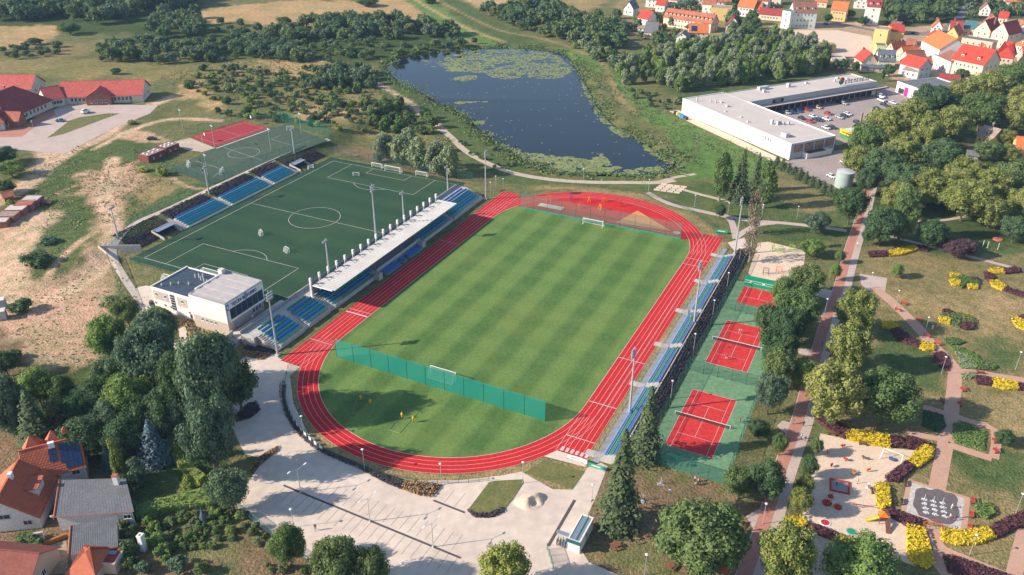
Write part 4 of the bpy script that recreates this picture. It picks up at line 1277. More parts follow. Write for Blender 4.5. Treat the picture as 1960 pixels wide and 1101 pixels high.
# small pitch and ball court on the terrace
sp = pxs('small_pitch', [(322, 329), (404, 357), (626, 276), (545, 241), (437, 267), (412, 286)], .05, mat('worn_turf', (.064, .094, .060), (.052, .08, .052), .15, .9, fine=.9), 'faded green artificial small pitch', level=True)
b = MB()
c0 = S(465, 296)
strip_mb([c0+Vector((6.5*math.cos(t*.2618), 6.5*math.sin(t*.2618), 0)) for t in range(24)], .16, .06, 0, b, True)
strip_mb(PX([(427, 286), (500, 310)]), .16, .062, 0, b)
for q in ([(352, 320), (372, 312), (425, 328), (404, 345)], [(535, 262), (518, 270), (560, 282), (590, 273)]):
 strip_mb(PX(q), .15, .062, 0, b)
b.obj('line_marking', mat('dim_line', (.45, .47, .45)), sp)
rc = pxs('ball_court', [(361, 266), (410, 285), (513, 248), (464, 235)], .06, mat('red_court', (.34, .035, .04), (.28, .03, .035), .2, .85, fine=1), 'dark red hard ball court')
b = MB()
for q in ([(372, 266), (466, 238)], [(466, 238), (502, 248)], [(412, 279), (502, 248)], [(372, 266), (412, 279)], [(420, 252), (456, 263)]):
 strip_mb(PX(q), .12, .066, 0, b)
b.obj('line_marking', mat('dim_line', (1, 1, 1)), rc)
ribbon('kerb_edge', PX([(412, 288), (514, 251)]), .8, .07, CONC, 'pale edging between the ball court and the small pitch')
pxs('gravel_yard', [(330, 276), (362, 268), (410, 287), (385, 295), (352, 290)], .04, GRAVEL, 'paved strip by the changing cabins')
for k, (p, lb) in enumerate((((386, 276), 'basketball hoop near the end of the red ball court by the cabins'), ((485, 240), 'basketball hoop at the far end of the red ball court'))):
 q = S(*p)
 t = thing('basketball_hoop', lb, 'basketball hoop', q, R(30)+math.pi*k)
 MB().tube((0, 0, 0), (0, 0, 3), .09, .08).tube((0, 0, 3), (1.2, 0, 3.2), .07).obj('post', STEEL, t)
 MB().box(1.25, 0, 2.8, .06, 1.8, 1.1).obj('backboard', WHITE, t)
 MB().tube((1.5, 0, 2.95), (1.5, 0, 3.0), .23, .23, 10).obj('rim', mat('orange_paint', (.7, .18, .03)), t)
for k, p in enumerate(((409, 284), (397, 343), (517, 290), (575, 258), (348, 252))):
 q = S(*p)
 t = thing('court_light', ['light mast at the corner of the red ball court', 'light mast at the near corner of the small pitch', 'light mast midway along the small pitch beside the bank', 'light mast at the far corner of the small pitch', 'light mast on the lawn behind the red ball court'][k], 'light mast', q, R(40))
 MB().tube((0, 0, 0), (0, 0, 9), .12, .07).obj('mast', STEEL, t)
 MB().box(0, 0, 8.9, .1, 1.8, .1).obj('cross_arm', STEEL, t)
 for s in (-.75, 0, .75):
  MB().box(.15, s, 8.95, .35, .4, .3).obj('lamp_head', mat('lamp_white', (1, 1, 1)), t)
def small_goal(p, rz, lb):
 q = S(*p)
 a_, b_ = loc_ab(q.x, q.y)
 goal(lb, a_, b_, rz, 3, 2, 1.0, q.z+.05, name='mini_goal')
small_goal((554, 253), 0.6, 'yellow-backed goal at the far end of the small pitch')
small_goal((362, 322), 2.6, 'goal with a board at the near end of the small pitch')
small_goal((425, 335), 2.0, 'little red goal on the edge of the small pitch')
# ================================================================ VEGETATION
BARK = mat('bark', (.13, .10, .075), (.09, .07, .055), 1.5, .95, fine=6)
BARKL = mat('pale_bark', (.30, .27, .23), (.2, .17, .15), 1.5, .95, fine=6)
def leaf_arrays(c, nrm, size, aspect=1.0, rg=rng):
 """one leaf-spray quad per centre c, facing nrm with its own spin"""
 n = len(c)
 nrm = nrm/np.linalg.norm(nrm, axis=1, keepdims=True)
 h = np.where(np.abs(nrm[:, 2:3]) > .9, np.array([[1., 0, 0]]), np.array([[0, 0, 1.]]))
 u = np.cross(nrm, h)
 u /= np.linalg.norm(u, axis=1, keepdims=True)
 v = np.cross(nrm, u)
 t = rg.uniform(0, 2*np.pi, n)[:, None]
 u2, v2 = u*np.cos(t)+v*np.sin(t), -u*np.sin(t)+v*np.cos(t)
 s = (size*rg.uniform(.6, 1.35, n))[:, None]
 k = rg.uniform(.35, .75, (n, 1))
 P = np.stack([c-u2*s, c-v2*s*k*aspect+nrm*s*.12, c+u2*s, c+v2*s*k*aspect+nrm*s*.12], 1)
 return P.reshape(-1, 3)
def quads_mesh(name, P, m, cores=None):
 me = bpy.data.meshes.new(name)
 vs = [P]
 nq = len(P)//4
 faces = np.arange(nq*4).reshape(-1, 4)
 if cores is not None:
  vs.append(cores[0])
  faces = np.concatenate([faces, cores[1]+nq*4])
 V = np.concatenate(vs)
 me.vertices.add(len(V))
 me.vertices.foreach_set('co', V.ravel())
 me.loops.add(faces.size)
 me.loops.foreach_set('vertex_index', faces.ravel().astype(np.int32))
 me.polygons.add(len(faces))
 me.polygons.foreach_set('loop_start', np.arange(len(faces))*4)
 me.materials.append(m)
 me.update(calc_edges=True)
 return me
def sphere_dirs(n, up=0.0, rg=rng):
 d = rg.normal(size=(n, 3))
 d /= np.linalg.norm(d, axis=1, keepdims=True)
 d[:, 2] += up
 return d/np.linalg.norm(d, axis=1, keepdims=True)
_cv = np.array([[x, y, z] for x in (-1, 1) for y in (-1, 1) for z in (-1, 1)])/math.sqrt(3)
_cf = np.array([[0, 1, 3, 2], [4, 6, 7, 5], [0, 4, 5, 1], [2, 3, 7, 6], [0, 2, 6, 4], [1, 5, 7, 3]])
def cores_of(cl, r, k):  # hidden cubes added inside the clumps to block light through the crown
 V = np.concatenate([c + _cv*rr*k for c, rr in zip(cl, r)])
 Fc = np.concatenate([_cf + 8*i for i in range(len(cl))])
 return V, Fc
def crown(name, m, shape, ncl, per, leaf, seed, core=.62):
 """crown from leafy clumps. shape(rg) -> clump centre and radius in a unit tree (height 1, spread 1)"""
 rg = np.random.default_rng(seed)
 cl, rr = [], []
 for _ in range(ncl):
  c, r = shape(rg)
  cl.append(c)
  rr.append(r)
 cl, rr = np.array(cl), np.array(rr)
 C, Nn = [], []
 for c, r in zip(cl, rr):
  d = sphere_dirs(per, .25, rg)
  jit = rg.uniform(.72, 1.12, (per, 1))
  C.append(c + d*r*jit)
  Nn.append(d + rg.normal(size=(per, 3))*.45)
 P = leaf_arrays(np.concatenate(C), np.concatenate(Nn), leaf, 1.0, rg)
 return quads_mesh(name, P, m, cores_of(cl, rr, core) if core else None), cl
def round_shape(cz=.62, rx=.5, rz=.36, cr=(.11, .19), lift=0.):
 def f(rg):
  d = rg.normal(size=3)
  d /= np.linalg.norm(d)
  k = rg.uniform(.45, 1.1)
  r = rg.uniform(*cr)*(1.25-.4*k)
  return np.array([d[0]*rx*k*.82, d[1]*rx*k*.82, cz + d[2]*rz*k*.85 + lift]), r
 return f
def poplar_shape(cz=.55, rx=.42, rz=.45, cr=(.10, .17)):
 def f(rg):
  z = rg.uniform(-1, 1)
  w_ = math.sqrt(1-z*z)*(.75+.25*(1-z)/2)
  t = rg.uniform(0, 6.283)
  k = rg.uniform(.45, .9)
  return np.array([math.cos(t)*rx*w_*k, math.sin(t)*rx*w_*k, cz + z*rz*.92]), rg.uniform(*cr)
 return f
def trunk_mesh(name, h, r, limbs, seed, m):
 rr = random.Random(seed)
 b = MB()
 x = y = 0
 zz = [0, .12*h, .3*h, .5*h, .72*h]
 rad = [r*1.35, r, r*.85, r*.6, r*.25]
 pts = []
 for z in zz:
  pts.append((x, y, z))
  x += rr.uniform(-.02, .02)*h
  y += rr.uniform(-.02, .02)*h
 for i in range(4):
  b.tube(pts[i], pts[i+1], rad[i], rad[i+1], 7)
 for k in range(limbs):
  i = rr.choice((1, 2, 3))
  t = rr.uniform(0, 6.28)
  p = Vector(pts[i])
  q = p + Vector((math.cos(t)*.22*h, math.sin(t)*.22*h, rr.uniform(.12, .26)*h))
  b.tube(p, q, r*.4, r*.12, 5)
 return b.mesh(name, (m,))
def conifer(name, m, layers, per, leaf, seed, droop=.35, rag=.25, width=.24, base=.06):
 """spruce: whorls of drooping boughs, each a fan of needle sprays"""
 rg = np.random.default_rng(seed)
 C, Nn = [], []
 for i in range(layers):
  f = i/(layers-1)
  z = base + (1-base)*f**.92*.985
  R_ = width*((1-f)**.85)*rg.uniform(1-rag, 1+rag*.6) + .012
  nb = max(5, int(13*(1-f)+4))
  t0 = rg.uniform(0, 6.28)
  for j in range(nb):
   t = t0 + 6.283*j/nb + rg.uniform(-.15, .15)
   Lb = R_*rg.uniform(.72, 1.12)
   k = max(2, int(per*(1-f)*Lb/R_)+2)
   s = rg.uniform(.12, 1, k)
   sx = rg.normal(size=k)*.055*Lb/width*(.25+s)
   ca, sa = math.cos(t), math.sin(t)
   r_ = s*Lb
   x, y = ca*r_ - sa*sx*.6, sa*r_ + ca*sx*.6
   zz = z - droop*r_*s - rg.uniform(0, .012, k)
   C.append(np.stack([x, y, zz], 1))
   Nn.append(np.stack([ca*(.25+.5*s), sa*(.25+.5*s), np.full(k, .9)], 1) + rg.normal(size=(k, 3))*.3)
 C, Nn = np.concatenate(C), np.concatenate(Nn)
 P = leaf_arrays(C, Nn, leaf, 1.0, rg)
 # blocks added inside the boughs to keep light from passing through
 cz = np.linspace(base+.02, .9, 10)
 cl = np.stack([0*cz, 0*cz, cz], 1)
 return quads_mesh(name, P, m, cores_of(cl, width*.36*(1-cz)+.006, 1.0))
# leaf tones
L_GREEN = leafmat('leaf_green', (.050, .085, .024), (.082, .118, .034), (.07, .09, .03))
L_DEEP = leafmat('leaf_deep', (.030, .060, .024), (.052, .086, .030), (.045, .07, .028))
L_LINDEN = leafmat('leaf_linden', (.075, .105, .026), (.155, .155, .038), (.125, .13, .035), .12, .2, .55)
L_FRESH = leafmat('leaf_fresh', (.075, .125, .030), (.115, .16, .04), (.1, .13, .03))
L_YELLOW = leafmat('leaf_yellowgreen', (.14, .17, .03), (.2, .2, .05), None)
L_WILLOW = leafmat('leaf_willow', (.105, .13, .065), (.155, .175, .095), (.12, .145, .06), .15, .15)
L_BLUEGR = leafmat('leaf_bluegreen', (.05, .082, .048), (.085, .12, .065), (.06, .085, .042))
L_SPRUCE = leafmat('needle_spruce', (.030, .046, .020), (.056, .074, .028), None, .15, .05, .5)
L_BLUESP = leafmat('needle_blue', (.045, .070, .075), (.075, .10, .105), None, .1, .05, .8)
L_PURPLE = leafmat('leaf_purple', (.040, .024, .026), (.062, .036, .036), None, .1, .08)
L_BARE = leafmat('twig_brown', (.085, .065, .04), (.12, .09, .055), None, .1, .05)
L_YHEDGE = leafmat('leaf_golden', (.28, .21, .012), (.39, .28, .018), None, .06, .12, 2.4)
L_PHEDGE = leafmat('leaf_barberry', (.045, .018, .020), (.070, .028, .028), None, .1, .08)
L_GHEDGE = leafmat('leaf_thuja', (.085, .115, .022), (.13, .15, .03), None, .1, .1)
L_SHRUB = leafmat('leaf_shrub', (.060, .095, .032), (.10, .13, .042), (.11, .12, .05), .2)
L_RUST = leafmat('leaf_rust', (.22, .125, .045), (.15, .09, .045), None, .1, .1)
L_COTON = leafmat('leaf_ground_cover', (.028, .025, .030), (.05, .043, .048), None, .1, .05)
CR_ = {}
CR_['near'] = [crown('crown', L_GREEN, round_shape(), 95, 150, .022, 21+i)[0] for i in range(3)]
CR_['linden'] = [crown('crown', L_LINDEN, round_shape(.56, .5, .42, (.09, .16)), 100, 140, .021, 31+i)[0] for i in range(3)]
CR_['tall'] = [crown('crown', L_GREEN, poplar_shape(.56, .40, .43, (.08, .15)), 95, 130, .020, 41+i)[0] for i in range(3)]
CR_['mid'] = [crown('crown', L_DEEP, round_shape(.58, .5, .40, (.12, .2)), 44, 60, .045, 51+i)[0] for i in range(4)]
CR_['willow'] = [crown('crown', L_WILLOW, poplar_shape(.54, .46, .45, (.10, .16)), 46, 70, .038, 61+i)[0] for i in range(3)]
CR_['bush'] = [crown('crown', L_SHRUB, round_shape(.48, .5, .45, (.16, .26)), 22, 46, .075, 71+i)[0] for i in range(4)]
CR_['sparse'] = [crown('crown', L_BARE, poplar_shape(.56, .30, .43, (.05, .10)), 70, 15, .022, 81+i, 0)[0] for i in range(2)]
CR_['birch'] = [crown('crown', L_GREEN, poplar_shape(.56, .32, .43, (.06, .11)), 75, 50, .026, 85+i, .3)[0] for i in range(2)]
CR_['spruce'] = [conifer('boughs', L_SPRUCE, 44, 15, .020, 91+i, .42, .35, .22, .05) for i in range(2)]
CR_['bluespruce'] = [conifer('boughs', L_BLUESP, 30, 16, .026, 95+i, .15, .12, .30, .03) for i in range(2)]
CR_['pine'] = [conifer('boughs', L_SPRUCE, 20, 10, .035, 97+i, .05, .2, .27, .05) for i in range(2)]
CR_['thuja'] = [crown('crown', L_GHEDGE, poplar_shape(.5, .34, .48, (.10, .17)), 40, 60, .03, 101)[0]]
TRK_ = {k: [trunk_mesh('trunk', h, r, l, i, m) for i in range(2)] for k, (h, r, l, m) in
  {'b': (1, .028, 9, BARK), 'w': (1, .03, 10, BARKL), 'c': (1, .02, 0, BARK)}.items()}
def plant(kind, x, y, z, spread, h, label, group, name, cat, m=None, parts=True):
 me = rnd.choice(CR_[kind])
 rz = rnd.uniform(0, 6.28)
 if not parts:
  o = mobj(name, me, None, (x, y, z-.02*h), rz, (spread, spread*rnd.uniform(.85, 1.15), h), m)
  return tag(o, label, cat, group)
 t = thing(name, label, cat, (x, y, z-.05), rz, group)
 conif = kind in ('spruce', 'bluespruce', 'pine')
 mobj('boughs' if conif else 'crown', me, t, None, None, (spread, spread*rnd.uniform(.88, 1.12), h), m)
 tk = 'c' if conif else ('w' if kind in ('willow', 'birch', 'sparse') else 'b')
 mobj('trunk', rnd.choice(TRK_[tk]), t, None, None, (max(h*.75, spread*.8),)*2 + (h*.98,))
 return t
def T(kind, px, py, rpx, h, label, group=None, name='tree', cat='tree', m=None, parts=True, cz=.58):
 """crown centre sighted at (px, py), crown radius in photograph pixels, height in metres"""
 p = S(px, py, h*cz)
 sp = 2*rpx*math.sqrt(p.x**2+p.y**2+(CH-p.z)**2)/FPX
 if kind in ('spruce', 'bluespruce', 'pine'):
  sp = sp/(2*{'spruce': .24, 'bluespruce': .31, 'pine': .29}[kind])
 elif kind in ('sparse', 'birch'):
  sp = sp/.72
 z = float(terr(p.x, p.y))
 return plant(kind, p.x, p.y, z, sp, h, label, group, name, cat, m, parts)
ORD = 'first second third fourth fifth sixth seventh eighth ninth tenth eleventh'.split()
# ---- big trees one by one: south-west wood by the clubhouse
T('near', 395, 720, 62, 25, 'tallest grey-green maple beside the car park entrance', m=L_BLUEGR)
T('near', 398, 832, 48, 21, 'broad grey-green maple above the clipped hedge curve', m=L_BLUEGR)
T('near', 452, 735, 40, 15, 'dark maple leaning over the paving below the ramp', m=L_DEEP)
T('near', 285, 690, 55, 20, 'pale grey-green tree in the wood below the clubhouse', m=L_BLUEGR)
T('near', 300, 640, 36, 15, 'thin grey-green tree over the clubhouse path', m=L_BLUEGR)
T('near', 208, 650, 36, 14, 'yellow-green tree at the edge of the dirt yard', m=L_FRESH)
T('near', 240, 600, 26, 9, 'dark bushy tree beside the fence at the dirt yard', m=L_GREEN)
T('near', 245, 770, 45, 14, 'yellow-green tree in the dark wood', m=L_FRESH)
T('near', 180, 770, 40, 12, 'deep green tree in the middle of the dark wood', m=L_DEEP)
T('tall', 20, 780, 45, 16, 'silvery tree at the edge of the wood near the tiled house', m=L_BLUEGR)
T('spruce', 62, 800, 42, 17, 'dark spruce beside the silvery tree', name='spruce', cat='spruce')
T('thuja', 110, 810, 34, 12, 'dark yew-like conifer beside the spruce', name='conifer', cat='conifer', m=L_SPRUCE)
T('near', 70, 745, 34, 11, 'olive tree where the dirt yard meets the wood', m=L_FRESH)
T('tall', 335, 740, 42, 18, 'dark grey-green maple left of the tallest maple', m=L_DEEP)
T('near', 215, 720, 38, 13, 'grey-green tree in the upper part of the dark wood', m=L_BLUEGR)
T('near', 150, 795, 34, 11, 'deep green tree beside the yew-like conifer', m=L_DEEP)
T('near', 205, 810, 36, 11, 'blue-green tree in front of the dark wood', m=L_BLUEGR)
T('near', 270, 800, 34, 12, 'dark tree above the large blue spruce', m=L_DEEP)
T('near', 345, 800, 30, 12, 'grey-green tree behind the curved hedge', m=L_BLUEGR)
T('near', 115, 755, 28, 9, 'small green tree where the dirt yard meets the wood', m=L_GREEN)
T('near', 160, 840, 40, 11, 'dark tree behind the roof with solar panels', m=L_DEEP)
T('near', 240, 840, 40, 11, 'dark tree in the wood behind the blue spruces', m=L_DEEP)
T('near', 320, 790, 40, 14, 'dark tree in the wood beside the tallest maple', m=L_DEEP)
T('near', 8, 700, 24, 7, 'dark bush at the corner of the dirt yard', m=L_DEEP, name='bush', cat='bush')
T('bluespruce', 291, 842, 34, 12, 'large blue spruce beside the curved hedge', name='blue_spruce', cat='spruce')
T('bluespruce', 205, 873, 15, 7, 'small blue spruce near the solar roof', name='blue_spruce', cat='spruce')
T('bluespruce', 389, 985, 9, 4, 'tiny blue spruce below the long hedge', name='blue_spruce', cat='spruce')
T('thuja', 222, 880, 16, 11, 'tall yellow-green column thuja by the small blue spruce', name='thuja', cat='conifer')
T('thuja', 262, 905, 26, 7, 'rounded dark conifer beside the garden lawn', name='conifer', cat='conifer', m=L_BLUEGR)
T('thuja', 241, 930, 20, 5, 'dark round shrub next to the grey roof', name='conifer', cat='conifer', m=L_SPRUCE)
T('near', 440, 935, 40, 11, 'dark rounded tree at the end of the long hedge', m=L_BLUEGR)
T('thuja', 363, 928, 20, 4, 'golden shrub at the corner of the garden lawn', name='shrub', cat='shrub', m=L_GHEDGE)
T('near', 405, 870, 26, 8, 'grey-green tree beside the paved bay', m=L_BLUEGR)
# maples on the south edge of the car park
T('near', 555, 1045, 32, 10, 'green maple on the south edge of the car park', m=L_GREEN)
T('near', 645, 1080, 50, 12, 'large green maple below the car park', m=L_GREEN)
T('near', 715, 1088, 34, 10, 'green maple beside the largest maple below the car park', m=L_GREEN)
T('near', 968, 1090, 48, 11, 'bright lime-green tree at the bottom of the car park', m=L_YELLOW)
# spruces by the stand and trees round the exercise lawn
T('spruce', 1192, 930, 54, 25, 'tall dark spruce with drooping boughs beside the gatehouse', name='spruce', cat='spruce', cz=.42)
T('spruce', 1243, 815, 40, 20, 'tall dark spruce between the low stand and the near court', name='spruce', cat='spruce', cz=.45)
T('near', 1345, 1030, 82, 15, 'large green tree on the exercise lawn', m=L_GREEN)
T('linden', 1510, 1060, 54, 16, 'yellow-tinged linden at the corner of promenade and playground')
T('near', 1655, 1080, 62, 11, 'light green tree below the playground', m=L_FRESH)
T('near', 1420, 920, 28, 8, 'green tree between the courts and the promenade', m=L_GREEN)
T('near', 1470, 915, 36, 10, 'green tree beside the promenade', m=L_DEEP)
T('near', 1455, 818, 20, 5, 'small dark tree at the corner of the near court', m=L_DEEP)
T('near', 1478, 745, 30, 12, 'grey-green tree beside the players court', m=L_BLUEGR)
T('near', 1490, 660, 38, 13, 'green tree shading the practice court corner', m=L_DEEP)
T('near', 1525, 590, 44, 14, 'broad green tree beside the practice wall', m=L_GREEN)
T('near', 1545, 535, 34, 11, 'broad green tree below the sand yard', m=L_GREEN)
T('near', 1503, 555, 26, 11, 'dense green tree between the practice wall and promenade', m=L_GREEN)
T('near', 1470, 605, 24, 10, 'dark tree leaning over the practice court', m=L_DEEP)
T('near', 1492, 700, 30, 12, 'deep green tree beside the players court fence', m=L_GREEN)
T('near', 1536, 710, 26, 9, 'fresh green tree on the promenade edge by the players court', m=L_FRESH)
T('near', 1510, 620, 36, 12, 'deep green tree between promenade and courts', m=L_DEEP)
T('linden', 1642, 590, 38, 14, 'yellow-tinged linden beside the park square')
T('linden', 1625, 655, 42, 15, 'second yellow-tinged linden along the promenade')
T('linden', 1600, 745, 56, 17, 'largest yellow-tinged linden beside the promenade')
T('near', 1705, 755, 56, 14, 'large deep green maple above the playground', m=L_GREEN)
T('near', 1563, 420, 23, 8, 'round dense green tree beside the northern path', m=L_BLUEGR)
T('near', 1555, 470, 22, 6, 'loose green tree at the corner of the sand yard', m=L_FRESH)
T('near', 1631, 385, 30, 14, 'dense deep green tree at the top of the promenade', m=L_DEEP)
T('near', 1608, 487, 10, 4.5, 'sapling on the lawn beside the upper promenade', m=L_GREEN)
T('near', 1600, 515, 10, 6, 'slim sapling by the promenade above the park square', m=L_FRESH)
T('near', 1663, 445, 13, 7, 'slim dark tree on the park side of the promenade', m=L_DEEP)
T('tall', 1732, 400, 32, 20, 'tall loose park tree with a bare lower trunk', m=L_GREEN)
T('near', 1718, 512, 12, 5, 'thin young tree in the park lawn', m=L_FRESH)
T('near', 1690, 425, 34, 14, 'green tree at the edge of the park grove', m=L_DEEP)
T('near', 1785, 440, 26, 11, 'dark green tree behind the purple plums', m=L_DEEP)
T('near', 1850, 375, 40, 15, 'yellow-green tree in the grove behind the park', m=L_LINDEN)
T('near', 1945, 430, 24, 10, 'dark green tree at the park edge by the red roundabout', m=L_DEEP)
for k, (px_, py_, r_) in enumerate(((1798, 455, 18), (1830, 470, 20), (1850, 468, 18))):
 T('near', px_, py_, r_, 6, ['tall purple plum on the park lawn', 'low middle purple plum on the park lawn', 'wide purple plum nearest the narrow path'][k], m=L_PURPLE, name='plum_tree')
T('near', 1565, 850, 12, 5, 'young tree on the verge beside the upper playground bench', m=L_GREEN)
T('near', 1553, 888, 15, 6, 'young dark tree on the playground verge', m=L_DEEP)
T('near', 1543, 925, 16, 7, 'young linden on the playground verge', m=L_LINDEN)
T('near', 1536, 955, 20, 7, 'low linden at the lower end of the playground verge', m=L_LINDEN)
T('near', 1497, 845, 15, 6, 'young green tree across the promenade from the playground', m=L_GREEN)
T('near', 1925, 832, 18, 4, 'green shrub beside the brick loop path', m=L_DEEP, name='shrub', cat='shrub')
# group north of the courts
T('spruce', 1418, 338, 26, 21, 'dark spruce in the clump behind the low stand', name='spruce', cat='spruce', cz=.45)
T('birch', 1382, 330, 22, 19, 'thin birch beside the dark spruce clump', name='birch')
T('birch', 1468, 345, 20, 18, 'slim green birch on the right of the spruce clump', name='birch')
T('sparse', 1446, 395, 20, 17, 'almost leafless larch in the spruce clump', name='bare_tree')
T('sparse', 1440, 452, 22, 15, 'almost leafless tree beside the sand yard', name='bare_tree')
T('near', 1378, 400, 12, 6, 'dark low tree at the foot of the birch', m=L_DEEP)
T('spruce', 1448, 330, 18, 16, 'smaller dark spruce in the clump behind the low stand', name='spruce', cat='spruce', cz=.45)
# young pines along the service yard
for i in range(11):
 f = i/10
 T('pine', 1487+f*112, 305+f*62 - 3, 11+2*math.sin(i*2.1), 4.2+.8*math.sin(i*1.7), ORD[10-i] + ' young pine from the round tank, in the row below the service yard', 'row of young pines', 'pine', 'pine')
# willows behind the far turf goal
for i, (px_, py_, r_, h) in enumerate(((735, 278, 24, 11), (765, 285, 25, 12), (800, 292, 25, 13), (835, 300, 26, 14), (858, 306, 22, 13), (780, 268, 22, 11), (722, 290, 14, 9))):
 T('willow', px_, py_, r_, h, ORD[i] + ' silvery willow of the clump behind the far turf goal' if 0 else 'silvery willow in the clump behind the far turf goal', 'willows behind the turf', 'willow', 'willow')
# ---- bushes and trees in masses: sighted outline, count, kinds
CR_['far'] = [crown('crown', L_DEEP, round_shape(.56, .5, .42, (.15, .25)), 22, 26, .085, 111+i)[0] for i in range(4)]
_far = [(np.array([v.co[:] for v in me_.vertices]), np.array([p_.vertices[:] for p_ in me_.polygons])) for me_ in CR_['far']]
WOOD = []
def scatter(pts, n, kind, hr, sr, label, group, name, cat, ms=(None,), parts=False, minsep=.5, seed=3, wood=False):
 W_ = np.array([(q.x, q.y) for q in (S(*p) for p in pts)])
 rg = np.random.default_rng(seed)
 lo, hi = W_.min(0), W_.max(0)
 got = []
 for _ in range(400):
  xs, ys = rg.uniform(lo[0], hi[0], 200), rg.uniform(lo[1], hi[1], 200)
  ok = (poly_sd(W_, xs, ys) < 0) & (poly_sd(POND, xs, ys) > 1.5)
  for x, y in zip(xs[ok], ys[ok]):
   h = rg.uniform(*hr)
   s = h*rg.uniform(*sr)
   if all((x-gx_)**2 + (y-gy_)**2 > (minsep*.5*(s+gs_))**2 for gx_, gy_, gs_ in got):
    got.append((x, y, s))
    if wood:
     WOOD.append((x, y, float(terr(x, y)), s, h, rg.integers(4), rg.uniform(0, 6.28), rg.integers(3)))
    else:
     plant(kind, x, y, float(terr(x, y)), s, h, label, group, name, cat, ms[rg.integers(len(ms))], parts)
    if len(got) >= n:
     return
GB = (None, L_DEEP, L_BLUEGR, L_SHRUB)
# woods in the far north-west
scatter([(10, 20), (60, -8), (370, -8), (370, 16), (340, 22), (270, 25), (240, 45), (180, 52), (120, 40), (20, 48)], 150, 'mid', (10, 17), (.75, 1.05), 'dark tree in the dense wood at the far meadow edge', 'trees of the far wood', 'tree', 'tree', (L_DEEP, L_BLUEGR, L_DEEP, L_GREEN), True, .55, 4, True)
scatter([(285, 50), (330, 30), (400, 40), (390, 75), (320, 80), (285, 72)], 20, 'mid', (7, 11), (.9, 1.2), 'dark tree in the clump on the green far meadow', 'trees of the meadow clump', 'tree', 'tree', (L_DEEP, L_BLUEGR), True, .6, 5, True)
scatter([(190, 100), (280, 85), (400, 95), (415, 120), (300, 128), (200, 125)], 34, 'mid', (5, 9), (.9, 1.3), 'dark bushy tree in the belt above the school', 'tree belt above the school', 'tree', 'tree', (L_DEEP, L_BLUEGR, L_GREEN), False, .6, 6, True)
scatter([(500, 62), (600, 48), (700, 42), (760, 42), (850, 62), (880, 72), (800, 78), (700, 78), (600, 82), (520, 85)], 62, 'mid', (6, 11), (.9, 1.2), 'rounded dark tree in the long belt west of the pond', 'tree belt west of the pond', 'tree', 'tree', (L_DEEP, L_BLUEGR, L_DEEP, L_GREEN), True, .6, 7, True)
scatter([(430, 80), (560, 85), (600, 110), (590, 125), (500, 118), (430, 105)], 46, 'bush', (4, 8), (1, 1.5), 'dark grey-green bush in the marshy meadow', 'bushes of the marsh', 'bush', 'bush', (L_BLUEGR, L_DEEP), False, .6, 8, True)
scatter([(600, 95), (720, 90), (860, 80), (880, 86), (760, 112), (640, 118)], 28, 'bush', (2, 4.5), (1.2, 1.7), 'rounded bush on the wet meadow beside the pond', 'bushes by the pond head', 'bush', 'bush', (L_SHRUB, L_FRESH, L_BLUEGR), False, .8, 9)
scatter([(0, 100), (110, 95), (110, 110), (20, 125), (0, 125)], 18, 'bush', (2.5, 4.5), (1.1, 1.6), 'green bush in the line across the western meadow', 'bushes of the western meadow', 'bush', 'bush', GB, False, .8, 10, True)
scatter([(340, 165), (430, 130), (640, 150), (700, 175), (720, 200), (820, 240), (800, 260), (680, 250), (560, 225), (430, 205)], 110, 'bush', (1.5, 4), (1.1, 1.7), 'scattered bush on the dry meadow between school and pond', 'bushes of the dry meadow', 'bush', 'bush', (L_SHRUB, L_FRESH, L_DEEP, L_SHRUB), False, 1.0, 11)
scatter([(600, 145), (700, 140), (718, 165), (650, 172), (560, 170)], 26, 'mid', (4, 8), (.9, 1.2), 'dark tree in the thicket west of the pond bend', 'thicket west of the pond', 'tree', 'tree', (L_DEEP, L_GREEN), False, .6, 12, True)
scatter([(650, 215), (700, 195), (800, 215), (850, 265), (780, 262), (700, 250)], 34, 'bush', (3, 6), (.9, 1.2), 'green bush between the turf and the pond', 'bushes between turf and pond', 'bush', 'bush', (L_GREEN, L_FRESH, L_DEEP), False, .7, 13)
scatter([(400, 215), (540, 228), (640, 245), (660, 262), (560, 240), (420, 225)], 16, 'bush', (2.5, 4.5), (1, 1.3), 'bush behind the red ball court', 'bushes behind the ball court', 'bush', 'bush', (L_DEEP, L_SHRUB, L_YELLOW), False, .8, 14)
# alder wood between pond and mall
scatter([(1180, 150), (1240, 120), (1330, 92), (1480, 78), (1590, 110), (1580, 135), (1480, 155), (1380, 165), (1300, 180), (1270, 165), (1190, 168)], 140, 'willow', (8, 13), (.65, .9), 'light green tree in the dense grove behind the shopping centre', 'grove behind the shopping centre', 'tree', 'tree', (L_WILLOW, L_FRESH, L_GREEN, L_WILLOW), True, .55, 15)
scatter([(930, 30), (1010, 10), (1060, 30), (1160, 40), (1190, 80), (1180, 110), (1120, 90), (1040, 62), (950, 50)], 70, 'mid', (6, 12), (.8, 1.1), 'dark tree in the wood north of the pond', 'trees north of the pond', 'tree', 'tree', (L_DEEP, L_GREEN, L_BLUEGR), True, .6, 16, True)
scatter([(1060, 62), (1180, 108), (1260, 118), (1230, 150), (1160, 130), (1100, 95)], 44, 'bush', (3, 7), (.9, 1.4), 'willow bush on the northern pond bank', 'bushes on the north bank', 'bush', 'bush', (L_SHRUB, L_WILLOW, L_DEEP), False, .65, 17)
scatter([(1190, 165), (1300, 190), (1290, 210), (1220, 200)], 14, 'bush', (1.5, 3.5), (1, 1.6), 'low bush on the grass left of the shopping centre', 'bushes left of the shopping centre', 'bush', 'bush', GB, False, .9, 18)
